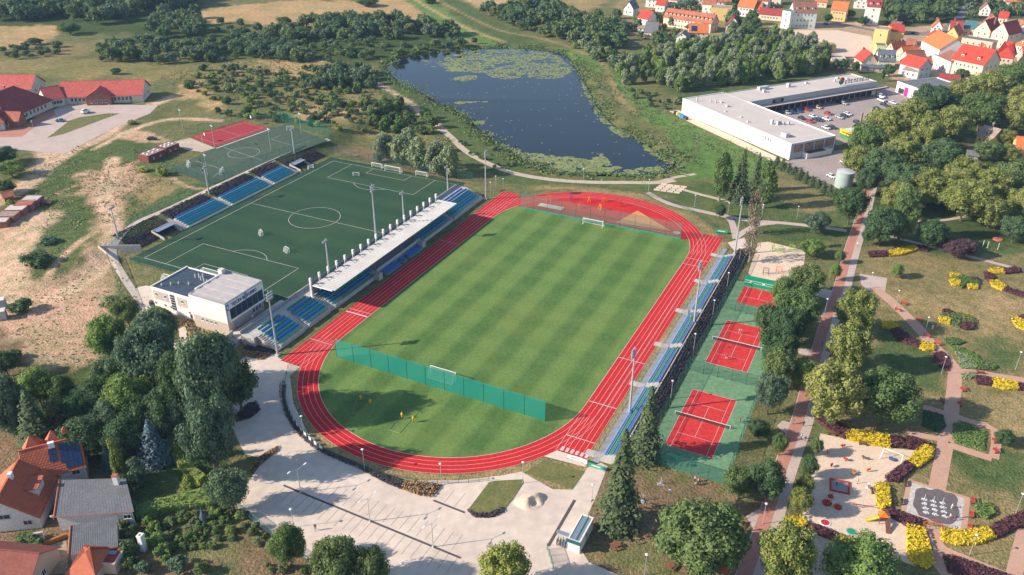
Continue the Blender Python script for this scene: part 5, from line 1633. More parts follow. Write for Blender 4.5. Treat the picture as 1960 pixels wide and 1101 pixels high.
scatter([(1180, 20), (1250, 30), (1330, 60), (1330, 92), (1240, 100), (1170, 60)], 40, 'mid', (4, 8), (.8, 1.1), 'garden tree among the houses north of the grove', 'garden trees in the town', 'tree', 'tree', (L_DEEP, L_GREEN, L_FRESH), False, .8, 19, True)
scatter([(1385, 50), (1440, 35), (1450, 75), (1400, 85)], 12, 'mid', (8, 12), (.7, .9), 'tall dark tree beside the town yard', 'tall trees by the town yard', 'tree', 'tree', (L_DEEP, L_GREEN), True, .6, 20)
for i, (px_, py_) in enumerate(((1460, 75), (1484, 78), (1500, 72), (1522, 74), (1537, 80), (1470, 70), (1512, 78))):
 T('spruce', px_, py_, 12, 13, 'dark spruce in the row behind the grove', 'spruces behind the grove', 'spruce', 'spruce')
scatter([(1680, -8), (1800, -8), (1830, 10), (1800, 35), (1730, 42), (1690, 45)], 40, 'mid', (8, 14), (.8, 1.1), 'large tree in the churchyard wood of the town', 'churchyard trees', 'tree', 'tree', (L_DEEP, L_GREEN), True, .6, 21)
scatter([(1850, -8), (1990, -8), (1990, 40), (1880, 25)], 26, 'mid', (6, 11), (.8, 1.1), 'tree among the roofs at the town corner', 'trees at the town corner', 'tree', 'tree', (L_DEEP, L_GREEN), False, .8, 22, True)
for px_, py_, r_ in ((1583, 30, 8), (1650, 35, 10), (1625, 22, 10), (1700, 128, 10), (1688, 138, 5), (1613, 118, 9), (1635, 122, 9), (1598, 118, 7), (1832, 92, 7), (1840, 136, 14)):
 T('mid', px_, py_, r_, 7, 'street tree among the town houses', 'street trees of the town', 'tree', 'tree', rnd.choice((L_DEEP, L_GREEN)), True)
for pts_, n_, hr_, sd_ in (([(330, 62), (430, 45), (520, 62), (600, 90), (600, 125), (480, 122), (340, 108)], 60, (3, 7), 41), ([(600, 62), (880, 72), (930, 86), (760, 114), (620, 124)], 50, (2.5, 6), 42), ([(940, 22), (1060, 15), (1190, 70), (1180, 112), (1090, 82), (980, 60)], 55, (5, 10), 43), ([(350, 165), (440, 130), (640, 150), (720, 190), (820, 240), (800, 262), (660, 248), (540, 222), (420, 205)], 120, (1.2, 3.2), 49), ([(880, 255), (930, 275), (1000, 325), (940, 325), (870, 285)], 16, (1, 2.2), 50), ([(180, 88), (420, 92), (430, 124), (190, 128)], 34, (3, 6), 44), ([(-10, 0), (60, -6), (110, 40), (20, 50), (-10, 45)], 26, (8, 13), 45), ([(560, 135), (720, 135), (730, 175), (600, 178)], 34, (3, 6), 46), ([(1270, 4), (1480, -6), (1480, 12), (1290, 26)], 26, (5, 8), 47), ([(1690, 0), (1960, -8), (1960, 30), (1830, 30), (1700, 50)], 30, (6, 10), 48)):
 scatter(pts_, n_, 'bush', hr_, (.9, 1.3), '', '', '', '', (None,), False, .62, sd_, True)
for km, mm in enumerate((L_DEEP, L_BLUEGR, L_GREEN)):
 Vs, Fs, o_ = [], [], 0
 for (x, y, z, s_, h, i, t_, k_) in WOOD:
  if k_ != km:
   continue
  V_, F_ = _far[i]
  c_, n_ = math.cos(t_)*s_, math.sin(t_)*s_
  Vs.append(np.stack([x+V_[:, 0]*c_-V_[:, 1]*n_, y+V_[:, 0]*n_+V_[:, 1]*c_, z+V_[:, 2]*h-.03*h], 1))
  Fs.append(F_+o_)
  o_ += len(V_)
 if Vs:
  WOOD_PARTS = globals().setdefault('WOOD_PARTS', [])
  WOOD_PARTS.append((np.concatenate(Vs), np.concatenate(Fs), mm))
nv_ = np.cumsum([0]+[len(a_) for a_, b_, c_ in WOOD_PARTS])
V_ = np.concatenate([a_ for a_, b_, c_ in WOOD_PARTS])
F_ = np.concatenate([b_+n_ for (a_, b_, c_), n_ in zip(WOOD_PARTS, nv_)])
me = bpy.data.meshes.new('woodland')
me.vertices.add(len(V_)); me.vertices.foreach_set('co', V_.ravel())
me.loops.add(F_.size); me.loops.foreach_set('vertex_index', F_.ravel().astype(np.int32))
me.polygons.add(len(F_)); me.polygons.foreach_set('loop_start', np.arange(len(F_))*4)
for a_, b_, c_ in WOOD_PARTS:
 me.materials.append(c_)
me.polygons.foreach_set('material_index', np.repeat(np.arange(len(WOOD_PARTS)), [len(b_) for a_, b_, c_ in WOOD_PARTS]).astype(np.int32))
me.update(calc_edges=True)
o = mobj('woodland', me)
o['kind'] = 'stuff'
tag(o, 'dark woods and thickets merging beyond the meadows and pond', 'woodland')
# the big grove between mall and park
for i, (px_, py_, r_, h) in enumerate(((1660, 262, 34, 16), (1700, 235, 38, 18), (1745, 215, 36, 18), (1790, 190, 36, 18), (1840, 175, 34, 18), (1890, 160, 36, 18), (1940, 140, 34, 18), (1960, 185, 30, 16), (1730, 285, 36, 17), (1690, 310, 34, 16), (1770, 250, 34, 17), (1820, 225, 34, 17), (1880, 205, 36, 17), (1940, 215, 28, 15), (1640, 300, 26, 14), (1800, 295, 38, 16), (1850, 320, 34, 13), (1900, 345, 34, 13), (1940, 330, 32, 13), (1960, 380, 28, 12), (1780, 350, 40, 15), (1735, 340, 36, 15), (1830, 345, 34, 13), (1900, 395, 30, 12), (1890, 280, 26, 9), (1925, 255, 18, 7), (1720, 370, 30, 13), (1660, 340, 22, 12), (1870, 365, 30, 12), (1930, 285, 20, 8))):
 T('linden' if i % 3 else 'near', px_, py_, r_, h, 'large tree with golden-green top in the grove by the shopping centre' if i % 3 else 'large deep green tree in the grove by the shopping centre', 'golden-green grove trees' if i % 3 else 'deep green grove trees', 'tree', 'tree', L_LINDEN if i % 3 else (L_GREEN, L_DEEP)[i % 2])
T('spruce', 1778, 268, 12, 13, 'slim spruce standing in the grove beside the yellow house', name='spruce', cat='spruce')
# west terrace shrubs
for px_, py_, r_, h, lb, mm in ((2, 305, 26, 7, 'dark tree at the school road', L_DEEP), (18, 330, 24, 6, 'bright green tree above the garages', L_FRESH), (8, 365, 18, 5, 'dark bush behind the garages', L_DEEP), (308, 330, 11, 4, 'yellow-green bush near the small pitch', L_YELLOW), (272, 328, 8, 2.2, 'low yellow-green shrub near the cabins', L_YELLOW), (250, 238, 8, 2, 'small yellow bush by the school road', L_YELLOW),
  (68, 500, 24, 4.5, 'dark bush on the grassy patch of the dirt yard', L_DEEP), (90, 465, 13, 2.5, 'thin grey bush on the grassy patch of the dirt yard', L_BLUEGR), (38, 590, 18, 4, 'green bush beside the white containers', L_DEEP), (22, 395, 9, 3, 'small green tree between the garages', L_FRESH),
  (300, 602, 22, 2, 'dark shrub under the clubhouse wall', L_GREEN), (215, 585, 20, 4, 'scrub beside the fence of the dirt yard', L_SHRUB), (20, 690, 20, 3, 'dark scrub on the dirt yard', L_DEEP), (130, 60, 17, 8, 'round tree on the straw-coloured field', L_GREEN), (62, 85, 12, 4, 'dark bush on the straw-coloured field', L_DEEP), (385, 132, 8, 4, 'dark bush in the open dry meadow', L_DEEP), (220, 140, 8, 4, 'dark bush behind the school roof', L_DEEP), (400, 115, 10, 4, 'dark bush at the meadow track', L_DEEP), (700, 6, 20, 6, 'long dark bush on the straw field', L_DEEP), (820, 2, 10, 4, 'small dark bush on the straw field', L_DEEP), (540, 42, 14, 5, 'dark bush at the near edge of the straw field', L_DEEP), (635, 40, 16, 6, 'dark tree at the near edge of the straw field', L_DEEP)):
 T('bush' if h < 6 else 'near', px_, py_, r_, h, lb, None, 'bush' if h < 6 else 'tree', 'bush' if h < 6 else 'tree', mm, True, .5)
# garden shrubs in the south-west
scatter([(300, 1000), (420, 975), (470, 990), (440, 1050), (330, 1060), (250, 1040)], 40, 'bush', (.8, 1.8), (1.2, 1.9), 'leafy vegetable clump in the garden rows', 'clumps of the vegetable garden', 'garden_plant', 'plant', (L_FRESH, L_GREEN, L_SHRUB), False, .9, 23)
scatter([(240, 985), (300, 980), (310, 1060), (400, 1101), (240, 1110)], 16, 'bush', (2, 3.5), (1, 1.5), 'grey-green fruit bush beside the small roofs', 'bushes beside the small roofs', 'bush', 'bush', (L_BLUEGR, L_GREEN, L_FRESH), False, .9, 24)
scatter([(470, 985), (560, 1060), (600, 1101), (520, 1101), (460, 1020)], 12, 'bush', (1, 2.2), (1, 1.5), 'garden bush along the car park fence', 'bushes along the car park fence', 'bush', 'bush', (L_GREEN, L_SHRUB), False, 1, 25)
T('bush', 52, 1045, 22, 2.5, 'low garden shrubs before the terracotta roof', None, 'shrub', 'shrub', L_GREEN, True, .5)
# ---- reeds, rough grass and weeds: uncounted ground growth
def tufts(name, label, pts, n, h, m, w_=.5, seed=1, edge=None):
 rg = np.random.default_rng(seed)
 if edge is None:
  W_ = np.array([(q.x, q.y) for q in (S(*p) for p in pts)])
  lo, hi = W_.min(0), W_.max(0)
  xs, ys = rg.uniform(lo[0], hi[0], n*6), rg.uniform(lo[1], hi[1], n*6)
  k = (poly_sd(W_, xs, ys) + (vnoise(xs, ys, 8)-.5)*10 < 0) & (vnoise(xs+31, ys, 5) > .42) & (poly_sd(POND, xs, ys) > .2)
  xs, ys = xs[k][:n], ys[k][:n]
 else:
  i = rg.integers(0, len(POND), n)
  f = rg.random(n)
  A = np.array([(q.x, q.y) for q in POND])
  B = np.roll(A, -1, 0)
  p_ = A[i]*(1-f[:, None]) + B[i]*f[:, None]
  d = B[i]-A[i]
  nn = np.stack([-d[:, 1], d[:, 0]], 1)
  nn /= np.linalg.norm(nn, axis=1, keepdims=True)+1e-9
  s = np.sign((p_[:, 0]-A[:, 0].mean())*nn[:, 0] + (p_[:, 1]-A[:, 1].mean())*nn[:, 1])[:, None]
  p_ = p_ + nn*s*(rg.normal(size=(n, 1))*edge*.6 + edge*.55)
  xs, ys = p_[:, 0], p_[:, 1]
  keep = vnoise(xs, ys, 6) > .33
  xs, ys = xs[keep], ys[keep]
 n = len(xs)
 z = terr(xs, ys)
 sdv = poly_sd(POND, xs, ys)
 dp_ = sst(5.0, -3.0, sdv)
 z = z*(1-dp_) - np.minimum(2.2*dp_, .85)
 hh = rg.uniform(.5, 1.2, n)*h
 c = np.stack([xs, ys, z+hh*.45], 1)
 nn = sphere_dirs(n, .9, rg)
 P = leaf_arrays(c, nn, w_, 1.3, rg)
 P[:, 2] += 0
 o = mobj(name, quads_mesh(name, P, m))
 o['kind'] = 'stuff'
 return tag(o, label, 'grass')
L_REED = leafmat('reed', (.09, .11, .038), (.065, .10, .035), None, 0, .2, .15)
L_ROUGH = leafmat('rough_grass', (.14, .125, .055), (.085, .105, .04), None, 0, .15, .1)
tufts('reed_bed', 'fringe of green reeds round the pond', None, 9000, 1.0, L_REED, .5, 2, 4.5)
tufts('rough_grass', 'rough tussocks on the dry meadow west of the pond', [(300, 150), (430, 118), (560, 112), (720, 135), (780, 200), (870, 280), (720, 262), (600, 228), (430, 205)], 6000, .4, L_ROUGH, .42, 3)
tufts('rough_grass', 'rough green tussocks between pond and shopping centre', [(1100, 110), (1180, 140), (1300, 225), (1480, 310), (1340, 325), (1240, 250), (1150, 180)], 3500, .4, L_REED, .38, 4)
tufts('weeds', 'weeds and scrub on the dirt yard', [(30, 520), (140, 530), (250, 470), (260, 620), (190, 720), (60, 730), (10, 640)], 500, .3, L_ROUGH, .35, 5)
tufts('weeds', 'tussocks on the grassy west terrace', [(60, 320), (150, 285), (340, 290), (350, 350), (230, 430), (100, 500), (40, 480)], 3000, .3, L_ROUGH, .32, 6)
# ================================================================ BUILDINGS
ROOFC = {
 'red': mat('roof_red', (.46, .055, .035), (.38, .045, .03), .4, .8, fine=1.5),
 'orange': mat('roof_orange', (.56, .16, .055), (.47, .13, .045), .4, .8, fine=1.5),
 'terra': mat('roof_terracotta', (.40, .13, .075), (.30, .10, .065), .35, .85, fine=1.5),
 'brown': mat('roof_brown', (.27, .115, .085), (.20, .09, .07), .35, .85, fine=1.5),
 'dred': mat('roof_dark_red', (.30, .05, .045), (.25, .042, .04), .35, .85, fine=1.5),
 'grey': mat('roof_felt', (.16, .165, .175), (.125, .13, .14), .3, .9, fine=1.2),
 'slate': mat('roof_slate', (.12, .145, .18), (.10, .12, .15), .3, .8, fine=1.2),
 'teal': mat('roof_teal', (.07, .17, .19), None, .4, .6),
 'tan': mat('roof_tan', (.33, .25, .21), None, .4, .85, fine=1.2),
 'pale': mat('roof_pale', (.54, .475, .43), (.48, .42, .385), .12, .9, fine=.9, amp=.06),
}
WALLC = {
 'white': mat('wall_white', (.72, .69, .64), (.64, .61, .57), .3, .9),
 'cream': mat('wall_cream', (.68, .58, .42), (.6, .51, .37), .3, .9),
 'yellow': mat('wall_yellow', (.66, .47, .19), (.58, .41, .17), .3, .9),
 'mint': mat('wall_mint', (.52, .60, .55), (.46, .54, .5), .3, .9),
 'grey': mat('wall_grey', (.42, .41, .40), (.36, .35, .34), .3, .9),
 'blue': mat('wall_paleblue', (.45, .52, .56), None, .3, .9),
 'salmon': mat('wall_salmon', (.62, .45, .34), (.55, .4, .3), .3, .9),
 'brick': mat('wall_brick', (.30, .13, .10), (.24, .10, .08), .5, .9, fine=3),
 'green': mat('wall_green_pale', (.50, .55, .27), None, .3, .9),
}
GLASS = mat('window_glass', (.025, .035, .05), (.04, .055, .075), .6, .12, .6)
FRAME = mat('window_frame', (.70, .68, .65), None, 1, .6)
_WC = {}
def win_mesh(w_, h):
 k = (round(w_, 2), round(h, 2))
 if k not in _WC:
  b = MB()
  f = .09
  b.box(0, -.03, 0, w_, .06, f).box(0, -.03, h-f, w_, .06, f).box(-w_/2+f/2, -.03, f, f, .06, h-2*f).box(w_/2-f/2, -.03, f, f, .06, h-2*f).box(0, -.03, f, f*.7, .05, h-2*f)
  b.box(0, -.07, -.08, w_+.2, .16, .07)
  p = MB().box(0, -.005, f, w_-f, .03, h-2*f)
  _WC[k] = (b.mesh('window', (FRAME,)), p.mesh('pane', (GLASS,)))
 return _WC[k]
def window(parent, x, y, z, rz, w_=1.1, h=1.4, pane=True):
 a, p = win_mesh(w_, h)
 o = mobj('window', a, parent, (x, y, z), rz)
 mobj('pane', p, o)
 return o
def facade_windows(t, x0, y0, x1, y1, rows, cols, z0, dz, w_=1.1, h=1.4, m0=.12):
 """grid of windows on the wall from (x0,y0) to (x1,y1); outward is to the right of travel"""
 d = Vector((x1-x0, y1-y0))
 rz = math.atan2(d.y, d.x)
 for r_ in range(rows):
  for c in range(cols):
   f = (c+.5)/cols
   f = m0 + (1-2*m0)*f if cols > 1 else .5
   window(t, x0+d.x*f, y0+d.y*f, z0+r_*dz, rz, w_, h)
def house(name, label, p1, p2, depth, he, hr, roof='red', wall='white', ridge='x', zref=0., win=(1, 3), side=(1, 1), chim=(), dorm=0, cat='house', over=.45, hip=0., group=None, base=None, solar=None, wsize=(1.1, 1.4), flat_par=.35, rear=False):
 """p1, p2: sighted ends of the facing wall at height zref; local x runs along it, y goes away from the viewer"""
 P, Q = S(*p1, zref), S(*p2, zref)
 d = Q-P
 L_ = Vector((d.x, d.y)).length
 gz_ = float(terr(P.x, P.y))
 t = thing(name, label, cat, (P.x, P.y, gz_), math.atan2(d.y, d.x), group)
 W_ = WALLC[wall] if isinstance(wall, str) else wall
 RM = ROOFC[roof] if isinstance(roof, str) else roof
 D = depth
 b = MB()
 if hr <= 0:                                          # flat roof behind a parapet
  b.box(L_/2, D/2, 0, L_, D, he-.02)
  b.obj('wall', W_, t)
  ro = MB().box(L_/2, D/2, he-.02, L_-.3, D-.3, .06).obj('roof', RM, t)
  pr = MB()
  for cx, cy, sx, sy in ((L_/2, .1, L_+.1, .3), (L_/2, D-.1, L_+.1, .3), (.1, D/2, .3, D-.5), (L_-.1, D/2, .3, D-.5)):
   pr.box(cx, cy, he-.02, sx, sy, flat_par)
  pr.obj('parapet', W_, t)
 else:
  o_ = over
  if ridge == 'x':
   b.add([(0, 0, 0), (L_, 0, 0), (L_, D, 0), (0, D, 0), (0, 0, he), (L_, 0, he), (L_, D, he), (0, D, he), (hip*D/2, D/2, hr-.05), (L_-hip*D/2, D/2, hr-.05)],
     [(0, 1, 5, 4), (2, 3, 7, 6)] + [(3, 0, 4, 8, 7), (1, 2, 6, 9, 5)])
   b.obj('wall', W_, t)
   s_ = (hr-he)/(D/2)
   ze = he - s_*o_
   hx = hip*D/2
   xo = o_ if not hip else o_
   for sgn in (0, 1):
    m_ = MB()
    y0, y1 = (-o_, D/2) if sgn == 0 else (D+o_, D/2)
    q = [(-xo, y0, ze), (L_+xo, y0, ze), (L_+xo-(hx+xo if hip else 0), y1, hr), (-xo+(hx+xo if hip else 0), y1, hr)]
    q2 = [(x, y, z+.16) for x, y, z in q]
    m_.add(q+q2, [(0, 1, 2, 3), (7, 6, 5, 4), (0, 4, 5, 1), (1, 5, 6, 2), (3, 2, 6, 7), (0, 3, 7, 4)] if sgn else [(3, 2, 1, 0), (4, 5, 6, 7), (1, 5, 4, 0), (2, 6, 5, 1), (7, 6, 2, 3), (4, 7, 3, 0)])
    ro = m_.obj('roof_slope', RM, t)
    if sgn == 0:
     rs0 = ro
   if hip:
    for sx in (0, 1):
     x0, x1 = (-xo, hx) if sx == 0 else (L_+xo, L_-hx)
     m_ = MB()
     m_.add([(x0, -o_, ze+.16), (x0, D+o_, ze+.16), (x1, D/2, hr+.16)], [(0, 2, 1) if sx == 0 else (0, 1, 2)])
     m_.obj('roof_hip', RM, t)
   MB().box(L_/2, D/2, hr+.08, max(L_-2*hx, .3)+(0 if hip else 2*xo), .3, .16).obj('ridge', RM, t)
   ro = rs0
  else:
   b.add([(0, 0, 0), (L_, 0, 0), (L_, D, 0), (0, D, 0), (0, 0, he), (L_, 0, he), (L_, D, he), (0, D, he), (L_/2, 0, hr-.05), (L_/2, D, hr-.05)],
     [(0, 1, 5, 8, 4), (1, 2, 6, 5), (2, 3, 7, 9, 6), (3, 0, 4, 7)])
   b.obj('wall', W_, t)
   s_ = (hr-he)/(L_/2)
   ze = he - s_*o_
   for sgn in (0, 1):
    m_ = MB()
    x0 = -o_ if sgn == 0 else L_+o_
    q = [(x0, -o_, ze), (L_/2, -o_, hr), (L_/2, D+o_, hr), (x0, D+o_, ze)]
    q2 = [(x, y, z+.16) for x, y, z in q]
    m_.add(q+q2, [(0, 1, 2, 3), (7, 6, 5, 4), (1, 0, 4, 5), (2, 1, 5, 6), (3, 2, 6, 7), (0, 3, 7, 4)] if sgn == 0 else [(3, 2, 1, 0), (4, 5, 6, 7), (5, 4, 0, 1), (6, 5, 1, 2), (7, 6, 2, 3), (4, 7, 3, 0)])
    ro = m_.obj('roof_slope', RM, t)
   MB().box(L_/2, D/2, hr+.08, .3, D+2*o_, .16).obj('ridge', RM, t)
 if base:
  MB().box(L_/2, -.01, 0, L_+.06, .08, base[0]).obj('plinth', base[1], t)
 sh = he/max(win[0], 1) if win[0] else 0
 if win[0]:
  facade_windows(t, 0, 0, L_, 0, win[0], win[1], sh*.32, sh, wsize[0], min(wsize[1], sh*.6))
 if side[0]:
  facade_windows(t, L_, 0, L_, D, side[0], side[1], he/side[0]*.32, he/side[0], wsize[0], min(wsize[1], he/side[0]*.6))
  facade_windows(t, 0, D, 0, 0, side[0], side[1], he/side[0]*.32, he/side[0], wsize[0], min(wsize[1], he/side[0]*.6))
 if hr > 0 and ridge == 'y' and hr-he > 2.2 and win[0]:
  window(t, L_/2, 0, he+.3, 0, 1.0, 1.1)
 for cx, cy in chim:
  zt = hr if hr > 0 else he
  c_ = MB().box(cx*L_, cy*D, (he if hr > 0 else he-.1), .7, .7, zt-he+1.0)
  c_ = c_.obj('chimney', WALLC['brick'], t)
  MB().box(cx*L_, cy*D, zt+1.0, .85, .85, .12).obj('chimney_cap', CONC, c_)
 if dorm and hr > 0 and ridge == 'x':
  s_ = (hr-he)/(D/2)
  for k in range(dorm):
   x = L_*(k+.5)/dorm
   y0 = D*.12
   zb = he + s_*y0
   hgt_ = min((hr-he)*.5, 1.5)
   dm = MB().box(x, y0+hgt_/s_/2, zb, 1.5, hgt_/s_, hgt_*.98).obj('dormer', W_, t)
   m_ = MB()
   m_.add([(x-1, y0-.25, zb+hgt_), (x+1, y0-.25, zb+hgt_), (x+1, y0+hgt_/s_+.4, zb+hgt_+.25), (x-1, y0+hgt_/s_+.4, zb+hgt_+.25), (x-1, y0-.25, zb+hgt_+.12), (x+1, y0-.25, zb+hgt_+.12), (x+1, y0+hgt_/s_+.4, zb+hgt_+.37), (x-1, y0+hgt_/s_+.4, zb+hgt_+.37)],
     [(3, 2, 1, 0), (4, 5, 6, 7), (0, 1, 5, 4), (1, 2, 6, 5), (2, 3, 7, 6), (3, 0, 4, 7)])
   m_.obj('dormer_roof', RM, dm)
   a_, p_ = win_mesh(.9, .8)
   mobj('dormer_window', p_, dm, (x, y0-.01, zb+.15))
 if solar:
  # panels lying on the facing slope: (x0, x1, y0, y1, nx, ny) in fractions of the slope
  s_ = (hr-he)/(D/2)
  x0, x1, y0, y1, nx, ny = solar
  for i in range(nx):
   for j in range(ny):
    xa, xb = L_*(x0+(x1-x0)*i/nx)+.03, L_*(x0+(x1-x0)*(i+1)/nx)-.03
    ya, yb = D/2*(y0+(y1-y0)*j/ny)+.03, D/2*(y0+(y1-y0)*(j+1)/ny)-.03
    za, zb = he+s_*ya+.24, he+s_*yb+.24
    m_ = MB()
    q = [(xa, ya, za), (xb, ya, za), (xb, yb, zb), (xa, yb, zb)]
    m_.add(q+[(x, y, z+.06) for x, y, z in q], [(3, 2, 1, 0), (4, 5, 6, 7), (0, 1, 5, 4), (1, 2, 6, 5), (2, 3, 7, 6), (3, 0, 4, 7)])
    m_.obj('solar_panel', SOLAR, t)
 return t, L_, D
SOLAR = mat('solar_cell', (.012, .03, .085), (.016, .04, .10), .8, .2, .6)
# ---- the town beyond the grove
house('town_house', 'house with bright red roof at the edge of the allotments', (1217, 33), (1236, 37), 11, 4.5, 9, 'red', 'white', 'x', 4, (1, 2), (1, 1), ((.7, .6),))
house('terraced_house', 'long terraced row with brown tiled roofs and dormers', (1267, 31.5), (1358, 44), 11, 6.5, 11.5, 'terra', 'cream', 'x', 6, (2, 12), (2, 2), ((.12, .6), (.28, .6), (.45, .6), (.62, .6), (.8, .6), (.95, .6)), 12)
house('solar_house', 'hip house with dark solar panels on orange roof', (1316, 63), (1352, 64), 13, 5, 9.5, 'orange', 'cream', 'x', 4, (2, 3), (2, 2), ((.35, .7),), solar=(.1, .42, .1, .7, 2, 3))
house('apartment_block', 'plain yellow flat-roofed block behind the terraced row', (1355, 36), (1394, 38), 12, 8.5, 0, 'tan', 'yellow', win=(1, 2), side=(2, 2))
house('town_house', 'white house with orange roof behind the yellow block', (1368, 16), (1394, 17), 11, 6, 10, 'terra', 'white', 'x', 0, (2, 3), (2, 2), ((.3, .6),))
house('town_house', 'white house with wide orange roof right of the yellow block', (1407, 28), (1437, 31), 12, 7, 12, 'orange', 'white', 'x', 0, (2, 4), (2, 2), ((.3, .6), (.8, .6)))
house('terraced_house', 'low terrace with four patched red roofs', (1447, 34), (1491, 38), 10, 4, 7.5, 'dred', 'cream', 'x', 0, (1, 6), (1, 2), ((.25, .6), (.55, .6)))
house('town_house', 'orange-roofed house left of the patched terrace', (1432, 30), (1452, 31), 11, 6, 10, 'orange', 'white', 'x', 0, (2, 2), (2, 2))
house('mansion', 'large pale mint mansion with tall gable and brown roof', (1512, 51), (1556, 51.5), 14, 11, 17, 'brown', 'mint', 'x', 0, (3, 5), (3, 3), ((.1, .6), (.6, .7)), 3)
house('mansion_wing', 'flat-roofed white wing joined to the pale mint mansion', (1490, 50), (1506, 53), 14, 11.5, 0, 'grey', 'mint', win=(3, 1), side=(3, 3))
house('town_house', 'yellow house with wide orange roof beside the mansion', (1584, 36), (1613, 38.5), 12, 8, 13, 'orange', 'yellow', 'x', 0, (2, 4), (2, 2), ((.3, .7), (.7, .7)))
house('apartment_block', 'tall narrow white house with red mansard roof', (1650, 44), (1676, 45.5), 14, 13, 17, 'dred', 'white', 'x', 0, (3, 1), (3, 2), ((.4, .5),), 2)
house('low_shop', 'small yellow flat building with solar racks on its roof', (1555, 95), (1596, 97), 9, 4, 0, 'tan', 'yellow', win=(1, 4), side=(1, 1))
house('town_house', 'tall plain yellow house at the square corner', (1664, 88), (1690, 91), 11, 12, 0, 'tan', 'yellow', win=(2, 1), side=(2, 2))
house('town_house', 'yellow house with red roof behind the square corner', (1696, 84), (1722, 85), 12, 9.5, 12.5, 'red', 'yellow', 'x', 0, (1, 3), (2, 2), ((.1, .5), (.6, .6)))
house('street_house', 'narrow orange-roofed house first in the street row', (1690, 104), (1704, 107), 13, 5.5, 9, 'orange', 'cream', 'y', 0, (1, 2), (1, 3), ((.6, .8),))
house('street_house', 'orange-roofed house with skylight second in the street row', (1710, 110), (1724, 114), 12, 5.5, 8.5, 'orange', 'salmon', 'y', 0, (1, 2), (1, 3), ((.6, .8),))
house('street_house', 'brown-roofed house third in the street row', (1718, 120), (1731, 125), 12, 6, 9, 'brown', 'cream', 'y', 0, (1, 2), (1, 3))
house('street_house', 'ochre-roofed house fourth in the street row', (1729, 131), (1742, 138), 11, 5.5, 9, 'terra', 'yellow', 'y', 0, (1, 2), (1, 2))
house('street_house', 'pale blue gabled house with red roof ending the street row', (1752, 146), (1776, 142), 13, 6, 10.5, 'red', 'blue', 'y', 0, (2, 2), (1, 2))
house('annex', 'white lean-to annex beside the pale blue gable', (1724, 142), (1752, 147), 7, 4, 5, 'tan', 'white', 'x', 0, (1, 2), (1, 1))
house('street_house', 'cream house with slate roof and three dormers', (1676, 128), (1708, 129), 11, 5, 10, 'slate', 'cream', 'x', 0, (1, 4), (1, 2), ((.05, .5),), 3)
house('street_house', 'gabled cream house with red roof beside the slate roof', (1645, 127), (1674, 127), 12, 4, 9, 'red', 'cream', 'y', 0, (1, 2), (1, 2), ((.4, .9),))
house('garage', 'pale green flat-roofed house behind the slate roof', (1672, 101), (1692, 102), 9, 5.5, 0, 'grey', 'green', win=(1, 2), side=(1, 1))
house('shed', 'low shed with shiny roof beside the grove', (1588, 120), (1616, 121), 9, 3, 0, 'pale', 'salmon', win=(1, 1), side=(0, 0), cat='shed')
house('shed', 'long low shed with slate roof below the cream gable', (1646, 134), (1692, 135), 5, 2.8, 3.6, 'slate', 'salmon', 'x', 0, (1, 3), (0, 0), cat='shed')
house('church_hall', 'tall white house with bright orange roof in the middle of the street', (1754, 108), (1787, 126), 17, 11, 17, 'orange', 'white', 'x', 0, (2, 6), (2, 2), ((.1, .5),), over=.3)
house('street_house', 'small red-roofed house behind the tall white house', (1767, 84), (1786, 90), 10, 7, 10, 'red', 'white', 'x', 0, (1, 2), (1, 1), ((.7, .5),))
house('street_house', 'white two-storey house with brown roof and arched doors', (1782, 124), (1812, 138), 13, 7.5, 10.5, 'brown', 'white', 'x', 0, (2, 4), (2, 2), ((.5, .6),))
house('apartment_house', 'large cream house with scarlet roof, balconies and dormers', (1812, 137), (1872, 150), 18, 9, 16, 'red', 'cream', 'x', 0, (2, 6), (2, 3), ((.7, .7),), 2)
house('apartment_house', 'scarlet-roofed gable wing behind the large cream house', (1896, 128), (1930, 132), 18, 8, 15, 'red', 'salmon', 'x', 0, (2, 3), (2, 2), hip=.8)
house('apartment_block', 'cream block with flat dark roof and two rows of windows', (1832, 94), (1890, 103), 10, 8.5, 0, 'grey', 'salmon', win=(2, 4), side=(2, 1))
house('twin_gable_house', 'cream twin-gabled house under dark red roof, left half', (1856, 76), (1886, 81), 16, 9, 15, 'dred', 'cream', 'y', 0, (2, 2), (2, 2), ((.8, .5),))
house('twin_gable_house', 'cream twin-gabled house under dark red roof, right half', (1889, 82), (1920, 88), 16, 9, 15.5, 'dred', 'cream', 'y', 0, (2, 2), (2, 2), ((.2, .4),))
house('town_house', 'yellow gabled house with brown-red roof in the town centre', (1800, 84), (1825, 87.5), 12, 8, 13, 'terra', 'yellow', 'y', 0, (2, 2), (1, 2), ((.4, .8),))
house('town_house', 'teal-roofed house behind the yellow gabled house', (1838, 64), (1860, 66), 11, 5.5, 9.5, 'teal', 'salmon', 'x', 0, (1, 2), (1, 2))
house('town_house', 'white villa with orange hip roof at the town edge', (1932, 101), (1985, 112), 14, 7, 12, 'orange', 'white', 'x', 0, (2, 5), (2, 2), ((.3, .6),), 2, hip=.7)
house('supermarket', 'long white hall with flat dark roof behind the villa', (1931, 80), (1995, 84), 24, 7, 0, 'grey', 'cream', win=(0, 0), side=(0, 0))
house('shop', 'low red-roofed shop beside the white retail hall', (1790, 158), (1826, 163), 12, 3.6, 5.4, 'dred', 'white', 'x', 0, (1, 3), (1, 1))
house('town_house', 'orange-roofed house at the far town corner', (1916, 14), (1968, 16), 12, 7, 12, 'orange', 'white', 'x', 0, (2, 4), (2, 2))
house('town_house', 'red-roofed white house behind the allotments', (1232, 12), (1262, 14), 11, 6, 10, 'dred', 'white', 'x', 0, (2, 3), (1, 2))
